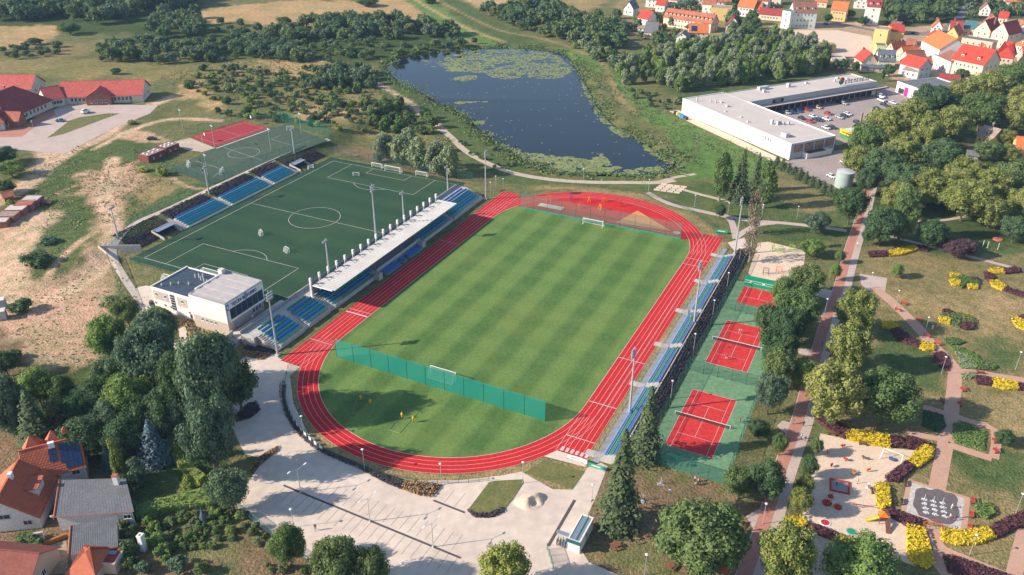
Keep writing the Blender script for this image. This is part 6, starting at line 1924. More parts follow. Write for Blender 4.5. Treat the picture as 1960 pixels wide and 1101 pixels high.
house('town_house', 'small white house with red roof near the allotments', (1251, 20), (1268, 21.5), 9, 5, 8, 'red', 'white', 'x', 0, (1, 2), (1, 1))
house('town_house', 'white house with grey roof at the wood edge', (1190, 27), (1208, 29), 10, 5, 10, 'grey', 'white', 'y', 0, (1, 2), (1, 1))
house('town_house', 'cream house seen between trees behind the terraced row', (1316, 10), (1344, 11), 11, 6, 9, 'tan', 'cream', 'x', 0, (2, 3), (1, 1))
house('garden_shed', 'pale summer house in the allotments', (1217, 60), (1236, 61), 6, 2.8, 4, 'tan', 'white', 'x', 0, (1, 2), (0, 0), cat='shed')
house('garden_shed', 'small red-roofed summer house in the allotments', (1249, 58), (1260, 59), 6, 2.8, 4.6, 'red', 'white', 'x', 0, (1, 1), (0, 0), cat='shed')
house('garden_shed', 'dark red hut at the edge of the grove', (1247, 76), (1262, 76), 6, 2.2, 4.6, 'dred', 'brick', 'y', 0, (1, 1), (0, 0), cat='shed')
house('villa', 'yellow villa with grey roof and red dormer in the trees', (1864, 268), (1893, 276), 10, 4, 7.2, 'tan', 'yellow', 'x', 0, (1, 3), (1, 2), ((.3, .8),), 1)
house('garden_house', 'small cream garden house with bright red roof', (1929, 240), (1957, 243), 7, 3.6, 5.6, 'red', 'cream', 'x', 0, (1, 2), (1, 1))
house('villa', 'yellow villa with salmon roof at the grove edge', (1938, 300), (1990, 306), 12, 5, 8.5, 'orange', 'yellow', 'x', 0, (1, 4), (1, 2), ((.3, .6),))
house('garden_shed', 'pale wooden hut with dark roof in the trees', (1848, 302), (1868, 304), 5, 2.4, 3.8, 'grey', 'cream', 'x', 0, (1, 1), (0, 0), cat='shed')
fill = [(1275, 8, 'red', 'cream', 'beside the dark street trees'), (1296, 6, 'grey', 'white', 'above the terraced row'), (1340, 22, 'terra', 'white', 'between the terraced row and yellow block'), (1420, 10, 'orange', 'cream', 'behind the wide orange roof'), (1448, 12, 'red', 'white', 'behind the patched terrace'), (1470, 6, 'terra', 'cream', 'at the back of the patched terrace'), (1555, 10, 'orange', 'cream', 'behind the pale mansion'), (1630, 12, 'terra', 'white', 'left of the red mansard house'), (1700, 62, 'brown', 'cream', 'at the bend of the town street'), (1778, 60, 'orange', 'white', 'by the roundabout'), (1812, 66, 'dred', 'cream', 'beside the teal roof'), (1880, 58, 'terra', 'white', 'behind the twin gables'), (1905, 40, 'red', 'cream', 'across the street from the twin gables'), (1945, 60, 'orange', 'white', 'beside the long white hall'), (1950, 120, 'red', 'salmon', 'below the white villa'), (1862, 118, 'orange', 'cream', 'tucked behind the scarlet roof'), (1728, 98, 'terra', 'cream', 'in the back row of the street'), (1290, 88, 'tan', 'white', 'deep in the allotments'), (1230, 72, 'grey', 'cream', 'at the lower allotments'), (1385, 62, 'dred', 'white', 'beside the hip house'), (1890, 12, 'orange', 'cream', 'among the corner trees'), (1870, 24, 'terra', 'white', 'below the corner trees')]
for k, (x, y, rf, wl, wh) in enumerate(fill):
 house('town_house', {'red': 'red', 'grey': 'grey', 'terra': 'terracotta', 'orange': 'orange', 'brown': 'brown', 'dred': 'dark red', 'tan': 'tan'}[rf] + '-roofed ' + wl + ' house ' + wh, (x, y), (x+17+k % 4*3, y+1.5), 9+k % 3, 4.5+k % 3, 8+k % 4, rf, wl, 'xy'[k % 2], 0, (1+k % 2, 2), (1, 2), ((.3, .6),))
# ---- shopping centre: two long halls in an L round the car park
WW = mat('white_cladding', (.80, .77, .73), (.74, .71, .68), .15, .6, .3)
GW = mat('grey_cladding', (.46, .45, .44), (.41, .4, .4), .3, .6, .3)
MA = R(-63.4)
sc_ = thing('shopping_centre', 'large white L-shaped shopping centre with flat pale roof', 'shopping centre', Sw(1304.9, 186.4, 7.1)*1, MA)
sc_.location.z = 0
LA, WA = 75.3, 25.3          # near hall along x, width toward +y
LB, WB = 86.3, 18.0
def rbox(b, x0, x1, y0, y1, z0, z1):
 return b.box((x0+x1)/2, (y0+y1)/2, z0, x1-x0, y1-y0, z1-z0)
rbox(MB(), 0, LA, 0, WA, 0, 6.7).obj('hall_wall', WW, sc_)
rbox(MB(), .3, LA-.3, .3, WA-.3, 6.7, 6.78).obj('roof', ROOFC['pale'], sc_)
b = MB()
rbox(b, -.05, LA+.05, -.05, .3, 6.69, 7.15); rbox(b, -.05, .3, .3, WA, 6.69, 7.15); rbox(b, LA-.3, LA+.05, .3, WA, 6.69, 7.15); rbox(b, 18.2, LA-.3, WA-.3, WA+.05, 6.69, 7.15)
b.obj('parapet', WW, sc_)
for k in range(1, 14):
 rbox(MB(), k*5.4-.03, k*5.4+.03, -.06, -.002, .1, 6.6).obj('cladding_joint', mat('joint_grey', (.62, .6, .57)), sc_)
rbox(MB(), LA, LA+.12, .6, WA-.6, .2, 6.6).obj('end_wall', GW, sc_)
for k in range(4):
 y = 2.0 + k*5.9
 p_ = rbox(MB(), LA+.12, LA+.2, y, y+4.6, 3.0, 6.1).obj('poster_frame', mat('poster_frame', (.12, .1, .1)), sc_)
 rbox(MB(), LA+.2, LA+.23, y+.25, y+4.35, 3.2, 5.9).obj('poster_print', mat('poster_food', (.45, .30, .22), (.22, .12, .08), .6, .5, fine=1.1), p_)
rbox(MB(), LA+.12, LA+2.4, 7.5, 22, 0, 2.3).obj('entrance_box', WW, sc_)
rbox(MB(), LA+.12, LA+2.6, 8.5, 18, 2.3, 2.55).obj('entrance_canopy', DKSTEEL, sc_)
for x in (58, 59.6, 61.4, 62.8):
 rbox(MB(), x, x+.6, -.05, -.004, 4.6, 5.6).obj('vent', DKSTEEL, sc_)
rbox(MB(), .6, 7.2, -.08, -.006, .1, 3.9).obj('loading_door', GW, sc_)
for x in (22, 46, 52):
 rbox(MB(), x, x+1.1, -.07, -.005, .05, 2.2).obj('service_door', GW, sc_)
# second hall
gx0 = .2
rbox(MB(), 1.0, 1.0+WB, WA, WA+LB, 0, 6.6).obj('hall_wall', WW, sc_)
rbox(MB(), 1.3, WB+.7, WA+.2, WA+LB-.3, 6.6, 6.74).obj('roof', ROOFC['pale'], sc_)
b = MB()
rbox(b, .95, 1.3, WA+.1, WA+LB, 6.59, 7.1); rbox(b, WB+.7, WB+1.05, WA+.1, WA+LB, 6.59, 7.1); rbox(b, 1.3, WB+.7, WA+LB-.3, WA+LB+.05, 6.59, 7.1)
b.obj('parapet', GW, sc_)
rbox(MB(), WB+1.0, WB+1.15, WA+.2, WA+LB-.2, 4.2, 6.58).obj('fascia', GW, sc_)
rbox(MB(), WB+1.0, WB+4.2, WA+.4, WA+LB+6, 3.7, 4.1).obj('arcade_roof', mat('arcade_tin', (.50, .45, .42)), sc_)
rbox(MB(), WB+4.2, WB+4.4, WA+.4, WA+LB+6, 3.55, 4.2).obj('arcade_fascia', mat('arcade_maroon', (.14, .05, .06)), sc_)
shop_c = [(.05, .05, .07), (.16, .05, .06), (.5, .5, .5), (.05, .25, .32), (.45, .38, .3), (.04, .2, .28), (.07, .08, .1), (.25, .05, .07), (.06, .07, .09), (.4, .1, .12)]
for k in range(20):
 y = WA+2 + k*4.1
 s_ = rbox(MB(), WB+1.0, WB+1.12, y, y+3.7, .1, 3.5).obj('shop_front', mat('shop_%d' % (k % 10), shop_c[(k*7) % 10]), sc_)
 rbox(MB(), WB+1.12, WB+1.16, y+.3, y+3.4, .3, 2.6).obj('shop_window', GLASS, s_)
for k in range(14):
 MB().tube((WB+4.1, WA+3+k*6.2, 0), (WB+4.1, WA+3+k*6.2, 3.6), .12, .12, 6).obj('arcade_post', DKSTEEL, sc_)
sg = rbox(MB(), WB+1.15, WB+1.3, WA+15, WA+22, 4.5, 6.3).obj('shop_sign', mat('sign_black', (.02, .02, .025)), sc_)
tm_ = text_mesh('CCC', 1.7)
tm_.materials.append(WHITE)
o = mobj('lettering', tm_, sg, (WB+1.36, WA+18.5, 5.4))
o.rotation_euler = (math.pi/2, 0, math.pi/2)
# roof sign: coloured disc and a row of dark letters
sg = MB().tube((WB-2, WA+LB-23, 6.7), (WB-2, WA+LB-23, 7.6), .1).obj('roof_sign', DKSTEEL, sc_)
for i, (c, a0, a1) in enumerate((((.6, .06, .03), 0, 85), ((.65, .35, .05), 90, 175), ((.03, .33, .1), 180, 265), ((.02, .2, .28), 270, 355))):
 m_ = MB()
 pts = [(WB-1.9, WA+LB-23, 9.2)] + [(WB-1.9, WA+LB-23+1.9*math.cos(R(a0+(a1-a0)*k/6)), 9.2+1.9*math.sin(R(a0+(a1-a0)*k/6))) for k in range(7)]
 m_.add(pts + [(x-.2, y, z) for x, y, z in pts], [(0, k, k+1) for k in range(1, 7)] + [(8, 8+k+1, 8+k) for k in range(1, 7)] + [(k, k+8, k+9, k+1) for k in range(1, 7)])
 m_.obj('logo_segment', mat('logo%d' % i, c), sg)
for i in range(9):
 y = WA+LB-19.6+i*2.0
 m_ = MB()
 m_.box(WB-1.9, y-.5, 7.4, .2, .3, 1.9).box(WB-1.9, y+.1, 8.9, .2, .9, .4)
 if i % 2:
  m_.box(WB-1.9, y+.5, 7.4, .2, .3, 1.5)
 else:
  m_.box(WB-1.9, y+.1, 7.4, .2, .9, .35).box(WB-1.9, y+.1, 8.15, .2, .7, .3)
 m_.obj('letter', mat('letter_dark', (.07, .075, .085)), sg)
# rooftop plant
ac = mat('plant_grey', (.50, .50, .50), (.4, .4, .41), 1, .6)
for x, y, sx, sy, h in ((66, 5, 3.2, 2, 1.8), (3.8, WA+22, 2, 6, 1.6), (8, WA+19, 1.4, 1.4, 1.4), (6, WA+37, 1.6, 1.6, 2), (5, WA+50, 1.2, 1.2, 1), (9, WA+66, .6, .6, 1.6), (50, 12, 1, 1, 2.2), (52, 13.5, 1, 1, 1.8), (51, 15.5, 1, 1.6, 1.2), (53, 16, .8, 1, 1.4), (54, 18, .8, .8, 1.5), (20, 11, 1.4, 1, 1), (10, 9, .5, .5, 1.6), (12, 10.5, .5, .5, 1.3), (6, 4, .5, .5, 2), (13, 13, 1.5, .6, .8), (36, 6, 1, .6, .6), (26, 5, 1, .5, .6), (43, 4, 1, .6, .8), (5, WA+72, 1.5, 1.5, 1), (8, WA+76, 1, 1, .8)):
 MB().box(x, y, 6.75, sx, sy, h).obj('roof_unit', ac, sc_)
# retail hall across the car park
t, L_, D = house('retail_hall', 'white retail hall with pink entrance beside the shopping car park', (1711, 172), (1800, 205), 26, 5.5, 0, 'grey', 'white', win=(0, 0), side=(0, 0), cat='shop', flat_par=.5)
MB().box(7.6, -.08, 0, 2.6, .14, 4.4).obj('entrance', mat('magenta_sign', (.55, .02, .22)), t)
MB().box(4, -.05, .4, 4, .08, 2.6).obj('shop_window', GLASS, t)
MB().box(18, -.05, .4, 10, .08, 3).obj('shop_window', GLASS, t)
t, L_, D = house('kiosk_shop', 'small yellow-fronted shop with flat white roof by the hall corner', (1604, 258), (1628, 268), 9, 3.8, 0, mat('roof_white', (.68, .64, .6)), mat('yellow_fascia', (.75, .5, .02), (.68, .45, .02), .4), win=(0, 0), side=(0, 0), cat='shop', flat_par=.3)
MB().box(L_/2, -.1, 0, L_-.4, .15, 2.0).obj('shop_front', mat('shop_green', (.08, .22, .08)), t)
MB().box(L_/2, -.1, 2.6, L_*.7, .12, .5).obj('sign', mat('sign_brown', (.2, .1, .02)), t)
# water tank
q = S(1612, 353)
t = thing('storage_tank', 'round pale green steel tank beside the young pines', 'tank', q)
MB().tube((0, 0, 0), (0, 0, 6.3), 3.3, 3.3, 32, False).obj('shell', mat('tank_green', (.33, .40, .37), (.29, .36, .34), .6, .5), t, smooth=True)
m_ = MB().tube((0, 0, 6.3), (0, 0, 6.75), 3.38, .3, 32)
m_.obj('roof', mat('tank_roof', (.5, .52, .53), None, .5, .5), t)
for z in (2.1, 4.2, 6.25):
 MB().tube((0, 0, z-.06), (0, 0, z+.06), 3.36, 3.36, 32, True).obj('hoop', mat('tank_green', (1, 1, 1)), t)
# flags before the shopping centre
for k, p in enumerate(((1641, 245), (1650, 248), (1660, 238), (1668, 236))):
 q = S(*p)
 t = thing('flag_pole', 'white pole with yellow banner flag at the shopping car park', 'flag', q, R(20), 'banner flags at the shopping car park')
 MB().tube((0, 0, 0), (0, 0, 8.5), .09, .06, 6).obj('pole', WHITE, t)
 MB().box(.55, 0, 3.4, 1.0, .04, 4.8).obj('flag', mat('flag_yellow', (.75, .52, .05)), t)
# waste bins behind the hall
for k, (p, c) in enumerate((((1291, 217), (.02, .02, .02)), ((1294, 218), (.75, .55, .02)), ((1300, 221), (.05, .3, .5)), ((1305, 224), (.04, .25, .5)), ((1311, 227), (.05, .06, .08)))):
 q = S(*p)
 t = thing('waste_container', ['black bin at the head of the row behind the white hall', 'yellow waste container behind the white hall', 'light blue waste container next to the yellow one', 'blue waste container in the row behind the white hall', 'dark waste container ending the row behind the white hall'][k], 'bin', q, MA)
 MB().box(0, 0, .1, 1.8, 1.3, 1.1).obj('body', mat('bin%d' % k, c), t)
 MB().box(0, .05, 1.2, 1.9, 1.4, .16).obj('lid', mat('bin%d' % k, c), t)
# ---- clubhouse (stadium frame; x across, y along)
cb = thing('clubhouse', 'white and beige two-storey clubhouse with blue lettering on its end wall', 'clubhouse', SO, ROT)
CW = mat('render_white', (.74, .71, .67), (.69, .66, .62), .4, .85)
CBG = mat('render_beige', (.47, .39, .34), (.42, .35, .31), .4, .85)
CGR = mat('render_grey', (.33, .33, .35), None, .4, .85)
x0, x1, y0, y1 = -93.3, -76.4, -57.4, -43.6
rbox(MB(), x0, x1, y0, y1, 0, 7.6).obj('low_wing_wall', CW, cb)
NAVY = mat('roof_navy', (.045, .07, .10), (.035, .058, .085), .4, .85, fine=1.5)
rbox(MB(), x0+.35, x1, y0+.35, y1-.35, 7.6, 7.66).obj('low_wing_roof', NAVY, cb)
b = MB()
rbox(b, x0-.1, x0+.3, y0-.1, y1+.1, 7.58, 8.0); rbox(b, x0+.3, x1, y0-.1, y0+.15, 7.58, 7.85); rbox(b, x0+.3, x1, y1-.15, y1+.1, 7.58, 7.85)
b.obj('parapet', CW, cb)
rbox(MB(), x0+.5, -87, y0-.05, y0-.003, 4.0, 6.9).obj('beige_panel', CBG, cb)
rbox(MB(), -83.6, -79.9, y0-.05, y0-.003, 4.0, 6.9).obj('beige_panel', CBG, cb)
rbox(MB(), -78.2, x1-.1, y0-.05, y0-.003, 3.2, 6.9).obj('beige_panel', CBG, cb)
rbox(MB(), x0-.03, x1-.1, y0-.07, y0-.004, 0, .9).obj('plinth', CBG, cb)
for x in (-91.6, -88.2, -81.7):
 window(cb, x, y0-.055, 5.2, 0, .95, 1.0)
for x in (-92.6, -88.9, -86.6, -79.6, -77.2):
 window(cb, x, y0-.01, 2.2, 0, .85, .95)
sw = rbox(MB(), -86.2, -84.6, y0-.09, y0-.003, 1.9, 7.0).obj('stair_window', GLASS, cb)
for k in range(6):
 rbox(MB(), -86.2, -84.6, y0-.14, y0-.1, 2.0+k*.85, 2.1+k*.85).obj('louvre', CW, sw)
window(cb, -77.3, y0-.06, 4.6, 0, 1.2, 2.0)
rbox(MB(), -80.9, -79.5, y0-.2, y0-.004, .3, 2.4).obj('door', WHITE, cb)
rbox(MB(), -79.4, -78.8, y0-.06, y0-.004, .5, 2.3).obj('dark_door', DKSTEEL, cb)
# tall block
X0, X1, Y0, Y1 = -76.4, -63.3, -59.3, -44.3
rbox(MB(), X0, X1-.4, Y0+.4, Y1-.4, 0, 4.3).obj('ground_floor_wall', CBG, cb)
rbox(MB(), X0, X1, Y0, Y1, 4.3, 10.4).obj('upper_wall', CW, cb)
for k in range(9):
 rbox(MB(), X0+.4, X1-.3, Y0+.35+k*1.6, Y0+1.93+k*1.6, 10.4, 10.44+.16*(k % 2)).obj('roof_sheet', mat('roof_light_tin', (.47, .42, .40), (.4, .36, .35), .5, .6), cb)
b = MB()
rbox(b, X0, X1+.05, Y0-.05, Y0+.35, 10.38, 10.7); rbox(b, X1-.3, X1+.05, Y0+.35, Y1, 10.38, 10.7); rbox(b, X0, X0+.3, Y0+.35, Y1, 10.38, 10.6); rbox(b, X0+.3, X1-.3, Y1-.3, Y1+.05, 10.38, 10.7)
b.obj('coping', CGR, cb)
rbox(MB(), X0-2.2, X0-1.6, Y0+2.5, Y1-3, 8.0, 8.9).obj('air_duct', mat('duct_pale', (.6, .58, .56)), cb)
rbox(MB(), X0-.62, X0-.02, Y0+3, Y1-.5, 8.6, 10.7).obj('air_duct', mat('duct_pale', (1, 1, 1)), cb)
rbox(MB(), X0-1.2, X0+.3, Y1-2.2, Y1-.8, 10.0, 11.9).obj('roof_unit', mat('duct_pale', (1, 1, 1)), cb)
for k, (x, y, h) in enumerate(((-89, -54, .9), (-91, -55.5, .8), (-87.5, -52.5, .7), (-86, -47.5, 1.2), (-85, -47, 1.2), (-84, -46.5, 1.3), (-83.3, -48, 1.2), (-82, -48.2, 1.1), (-80.5, -48.5, 1.1), (-84.6, -51.5, .8), (-79, -56.2, 1.2))):
 MB().tube((x, y, 7.65), (x, y, 7.65+h), .18, .18, 8).obj('vent_pipe', mat('duct_pale', (1, 1, 1)), cb)
g_ = rbox(MB(), X1, X1+.05, Y0+1.4, Y1-.5, 5.0, 8.2).obj('curtain_window', mat('club_glass', (.02, .04, .07), (.03, .055, .09), .4, .08, .7), cb)
for k in range(1, 6):
 rbox(MB(), X1+.05, X1+.08, Y0+1.4+k*2.18-.03, Y0+1.4+k*2.18+.03, 5.02, 8.18).obj('mullion', CGR, g_)
for nm, body, sz, y, z in (('club_name', 'TĘCZA BISKUPIEC', 1.25, (Y0+Y1)/2-.2, 9.2), ('club_prefix', 'MKS', .62, (Y0+Y1)/2+.4, 10.03), ('club_year', '1948', .5, (Y0+Y1)/2+.2, 8.48)):
 tm_ = text_mesh(body, sz)
 tm_.materials.append(mat('letter_blue', (.015, .13, .42)) if nm != 'club_year' else CGR)
 o = mobj('lettering', tm_, cb, (X1+.09, y, z))
 o.rotation_euler = (math.pi/2, 0, math.pi/2)
m_ = MB()   # shield-shaped crest at the corner
sh_ = [(0, 1.0), (.75, 1.0), (.8, .2), (.62, -.5), (0, -1.1), (-.62, -.5), (-.8, .2), (-.75, 1.0)]
m_.add([(X1+.08, Y0+.72+u*.75, 9.0+v) for u, v in sh_] + [(X1+.02, Y0+.72+u*.75, 9.0+v) for u, v in sh_], [tuple(range(8))] + [(k, k+8, (k+1) % 8+8, (k+1) % 8) for k in range(8)])
cr = m_.obj('crest', mat('crest_blue', (.02, .22, .5)), cb)
rbox(MB(), X1+.085, X1+.1, Y0+.45, Y0+1.0, 8.75, 9.5).obj('crest_mark', WHITE, cr)
rbox(MB(), X1+.0, X1+.06, Y0+.05, Y0+.5, 4.4, 8.2).obj('downpipe_panel', CGR, cb)
for x in (-73.2, -71.6, -70.0, -68.4):
 window(cb, x, Y0+.39, 2.6, 0, .9, .95)
for k in range(3):
 window(cb, X1-.39, Y1-4.6+k*1.3, 2.4, math.pi/2, 1.1, 2.2)
rbox(MB(), X1-.39, X1-.2, Y0+2.5, Y0+3.6, 1.5, 3.6).obj('door', mat('door_green', (.25, .35, .33)), cb)
# small tractor-red machine beside the clubhouse
q = S(291, 587)
t = thing('garden_tractor', 'small red garden tractor parked at the west end of the clubhouse', 'tractor', q, R(120))
MB().box(.3, 0, .45, 1.5, .8, .6).obj('bonnet', mat('tractor_red', (.5, .1, .04)), t)
MB().box(-.8, 0, .45, 1.0, 1.0, .9).obj('cab', mat('tractor_dark', (.03, .08, .08)), t)
for x, y in ((.7, .55), (.7, -.55), (-.8, .65), (-.8, -.65)):
 MB().tube((x, y-.1, .4), (x, y+.1, .4), .4, .4, 12).obj('wheel', DKSTEEL, t)
# ---- school with long red roofs
SR = mat('school_roof', (.46, .105, .085), (.40, .09, .075), .25, .85, fine=1.2)
SC = mat('school_wall', (.62, .55, .46), (.55, .48, .41), .4, .9)
t, L_, D = house('school', 'long school wing with salmon-red roof and white gable end', (115, 206), (272, 200), 16, 4.0, 9.2, SR, SC, 'x', 0, (1, 16), (1, 2), (), cat='school', wsize=(1.4, 1.8), over=.7)
for k in range(4):
 MB().box(L_*(.2+.22*k), -.06, 0, .35, .1, 3.9).obj('green_pilaster', mat('pilaster_green', (.08, .25, .15)), t)
# gabled porch in front of the wing
PB = WALLC['brick']
px0 = L_*.34
b = MB()
W_ = L_*.3
m_ = MB()
m_.add([(px0, -3.2, 0), (px0+W_, -3.2, 0), (px0+W_, -3.2, 4), (px0+W_/2, -3.2, 7.6), (px0, -3.2, 4), (px0, 1.5, 4), (px0+W_, 1.5, 4), (px0+W_/2, 3.8, 7.6), (px0, 0, 0), (px0+W_, 0, 0)], [(0, 1, 2, 3, 4), (1, 9, 6, 2), (8, 0, 4, 5)])
m_.obj('porch_wall', PB, t)
for s in (0, 1):
 xe = px0-.6 if s == 0 else px0+W_+.6
 m_ = MB()
 q = [(xe, -3.9, 3.7), (px0+W_/2, -3.9, 7.75), (px0+W_/2, 4.2, 7.75), (xe, 1.6, 3.7)]
 m_.add(q+[(x, y, z+.15) for x, y, z in q], [(0, 1, 2, 3), (7, 6, 5, 4), (1, 0, 4, 5), (3, 2, 6, 7), (0, 3, 7, 4)] if s == 0 else [(3, 2, 1, 0), (4, 5, 6, 7), (5, 4, 0, 1), (7, 6, 2, 3), (4, 7, 3, 0)])
 m_.obj('porch_roof', SR, t)
for k in range(4):
 window(t, px0+W_*(.2+.2*k), -3.21, 1.2, 0, 1.2, 1.5)
t2, L2, D2 = house('school_hall', 'school hall with steep dark red hip roofs and orange ridges', (15, 250), (100, 212), 22, 4.2, 12.5, mat('school_roof_dark', (.26, .06, .055), (.22, .05, .048), .25, .85, fine=1.2), SC, 'x', 0, (1, 9), (1, 4), ((.6, .6),), cat='school', hip=.8, over=.8, wsize=(1.4, 1.8))
MB().box(L2*.5, D2/2, 12.65, L2*.45, .5, .2).obj('ridge_tiles', ROOFC['orange'], t2)
house('school_wing', 'south wing of the school with red hip roof', (-60, 262), (8, 255), 18, 4, 10, SR, SC, 'x', 0, (1, 6), (1, 3), (), cat='school', hip=.9, over=.8, wsize=(1.4, 1.8))
house('school_wing', 'rear wing of the school with salmon roof', (-40, 190), (60, 190), 14, 4, 9, SR, SC, 'x', 0, (1, 6), (1, 2), (), cat='school', over=.7)
house('school_link', 'salmon-roofed link between school hall and long wing', (92, 213), (124, 207), 14, 4, 8.4, SR, SC, 'x', 0, (1, 4), (0, 0), (), cat='school', over=.5, wsize=(1.4, 1.8))
house('school_porch', 'orange-roofed entrance porch of the school hall', (36, 250), (50, 243), 7, 3.6, 6.4, ROOFC['terra'], PB, 'y', 0, (0, 0), (0, 0), (), cat='school', over=.7)
# ---- changing cabins, garages and containers
BR = mat('cabin_brown', (.20, .055, .045), (.16, .045, .04), .8, .7)
for k, (p, q_, lb) in enumerate((((284, 317), (317, 303), 'longer dark red changing cabin beside the small pitch'), ((318, 301), (343, 291), 'shorter dark red changing cabin beside the small pitch'))):
 t, L_, D = house('changing_cabin', lb, p, q_, 5.4, 2.9, 0, 'tan', BR, win=(1, 2), side=(0, 0), cat='cabin', flat_par=.12, wsize=(.8, .8))
 for j in range(3):
  MB().ell((L_*(.2+.3*j), D*.35, 2.95), (.55, .55, .35), 10, 5).obj('roof_dome', WHITE, t)
  MB().ell((L_*(.2+.3*j), D*.75, 2.95), (.55, .55, .35), 10, 5).obj('roof_dome', WHITE, t)
for k, (p, q_, rf) in enumerate((((40, 402), (72, 402), 'pale'), ((28, 412), (62, 410), 'terra'), ((8, 421), (45, 420), 'pale'), ((-8, 433), (28, 432), 'tan'), ((-25, 446), (14, 442), 'pale'))):
 house('garage', ['dark brick garage with pale roof at the end of the row', 'brick garage with rusty roof in the row', 'brick garage with pale roof in the middle of the row', 'brick garage with brown roof in the row', 'brick garage with pale roof at the dirt road end'][k], p, q_, 5, 2.4, 0, rf, 'brick', win=(0, 0), side=(0, 0), cat='garage', flat_par=.1)
house('garage', 'orange-roofed brick garage under the tree', (10, 396), (28, 392), 5, 2.4, 3.6, 'terra', 'brick', 'x', 0, (0, 0), (0, 0), cat='garage')
for k, (p, q_) in enumerate((((-8, 622), (14, 618)), ((-8, 600), (13, 596)))):
 t, L_, D = house('site_container', ['white flat-roofed site container nearest the dirt road', 'white flat-roofed site container behind its twin'][k], p, q_, 2.6, 2.7, 0, mat('roof_white', (1, 1, 1)), 'grey', win=(0, 0), side=(0, 0), cat='container', flat_par=.08)
# ---- gatehouse at the car park
gh, L_, D = house('gatehouse', 'small white gatehouse with blue-grey sloping roof beside the spruce', (1089, 1052), (1112, 1060), 7.4, 2.9, 0, mat('gate_roof', (.17, .24, .29), (.14, .21, .26), .5, .5), 'white', win=(0, 0), side=(1, 1), cat='gatehouse', flat_par=.16)
MB().box(L_/2, -.25, 2.6, L_+.5, .5, .45).obj('teal_fascia', mat('teal_trim', (.02, .13, .13)), gh)
MB().box(L_/2, D/2, 3.1, .06, D-.4, .12).obj('roof_seam', STEEL, gh)
t = thing('entrance_gate', 'steel turnstile gate with slatted canopy beside the gatehouse', 'gate', S(1078, 1052), gh.rotation_euler.z)
for x in (-1.6, -.5, .6, 1.7):
 MB().tube((x, 2, 0), (x, 2, 2.3), .06, .06, 6).obj('post', STEEL, t)
MB().box(0, 2, 2.3, 3.9, .9, .1).obj('canopy', mat('clear_sheet', (1, 1, 1)), t)
for k in range(6):
 MB().box(-1.4+k*.55, 1.2, .1, .06, 1.4, 1.4).obj('barrier_bar', STEEL, t)
P, Q = S(1050, 1052), S(1062, 1090)
a0, b0 = loc_ab(P.x, P.y); a1, b1 = loc_ab(Q.x, Q.y)
ballnet('green wire fence curving from the turnstile gate', a0, b0, a1, b1, 1.8, 3, FENCE2, 'wire_fence', top=1)
P, Q = S(1060, 1052), S(1100, 960)
# heap of sand in the car park
q = S(1018, 960)
b = MB()
nr, na = 7, 22
vs = [(0, 0, 1.5)]
for i in range(1, nr+1):
 for j in range(na):
  th = 6.283*j/na
  rr = i/nr
  z = 1.5*(1-rr**1.4)*(1+.5*math.sin(th*2+1)*rr) + (rnd.uniform(-.12, .12) if i < nr else 0)
  z -= .9*math.exp(-((rr*math.cos(th)-.1)**2*14 + (rr*math.sin(th)+.35)**2*9))
  vs.append((rr*3.4*math.cos(th)*(1+.12*math.sin(3*th)), rr*2.6*math.sin(th), max(z, .02) if i < nr else 0))
fs = [(0, 1+j, 1+(j+1) % na) for j in range(na)]
for i in range(nr-1):
 fs += [(1+i*na+j, 1+(i+1)*na+j, 1+(i+1)*na+(j+1) % na, 1+i*na+(j+1) % na) for j in range(na)]
b.add(vs, fs)
tag(b.obj('sand_heap', mat('heap_sand', (.62, .49, .38), (.54, .42, .32), 1.2, .95, fine=3), None, q + Vector((0, 0, .02)), .4, True), 'heap of pale sand dug out on the car park paving', 'sand heap')
# ---- houses in the south-west corner, seen close
TILE, nt, bs_ = _mat('pantiles')
bs_.inputs['Roughness'].default_value = .75
p = pos(nt)
cc = mix(nt, ramp(nt, noise(nt, .7, 4, .6, p), .3, .7), (.50, .125, .055), (.40, .095, .045))
cc = mix(nt, 1.0, cc, ramp(nt, noise(nt, 5, 2, .5, p), .3, .7, (.8, .8, .8), (1.2, 1.2, 1.2)), 'MULTIPLY')
nt.links.new(cc, bs_.inputs['Base Color'])
def tile_rows(t, q, nu, nv, name='tile_course'):
 """raised courses of pantiles over a roof quad q (eave-left, eave-right, ridge-right, ridge-left)"""
 a, b_, c, d = (Vector(v) for v in q)
 n = (b_-a).cross(d-a).normalized()*.07
 for j in range(nv):
  f0, f1 = j/nv, (j+1)/nv
  l0, r0 = a.lerp(d, f0), b_.lerp(c, f0)
  l1, r1 = a.lerp(d, f1), b_.lerp(c, f1)
  m_ = MB()
  for i in range(nu):
   g0, g1, gm = i/nu, (i+.94)/nu, (i+.47)/nu
   p0, p1, pm = l0.lerp(r0, g0), l0.lerp(r0, g1), l0.lerp(r0, gm)
   s0, s1, sm = l1.lerp(r1, g0), l1.lerp(r1, g1), l1.lerp(r1, gm)
   m_.add([p0, pm+n*1.7, p1, s1+n*-.2, sm+n*.8, s0+n*-.2], [(0, 1, 4, 5), (1, 2, 3, 4)])
   m_.add([p0+n*.0, pm+n*1.7, p1], [(0, 1, 2)])
  o = m_.obj(name, TILE, t)
  o['kind'] = 'stuff'
def roof_quad(b, q, th=.14):
 a, b_, c, d = (Vector(v) for v in q)
 n = (b_-a).cross(d-a).normalized()*th
 b.add([a, b_, c, d, a-n, b_-n, c-n, d-n], [(0, 1, 2, 3), (7, 6, 5, 4), (0, 4, 5, 1), (1, 5, 6, 2), (2, 6, 7, 3), (3, 7, 4, 0)])
 return b
HW = mat('house_render', (.66, .64, .61), (.60, .58, .56), 1.5, .9, fine=4)
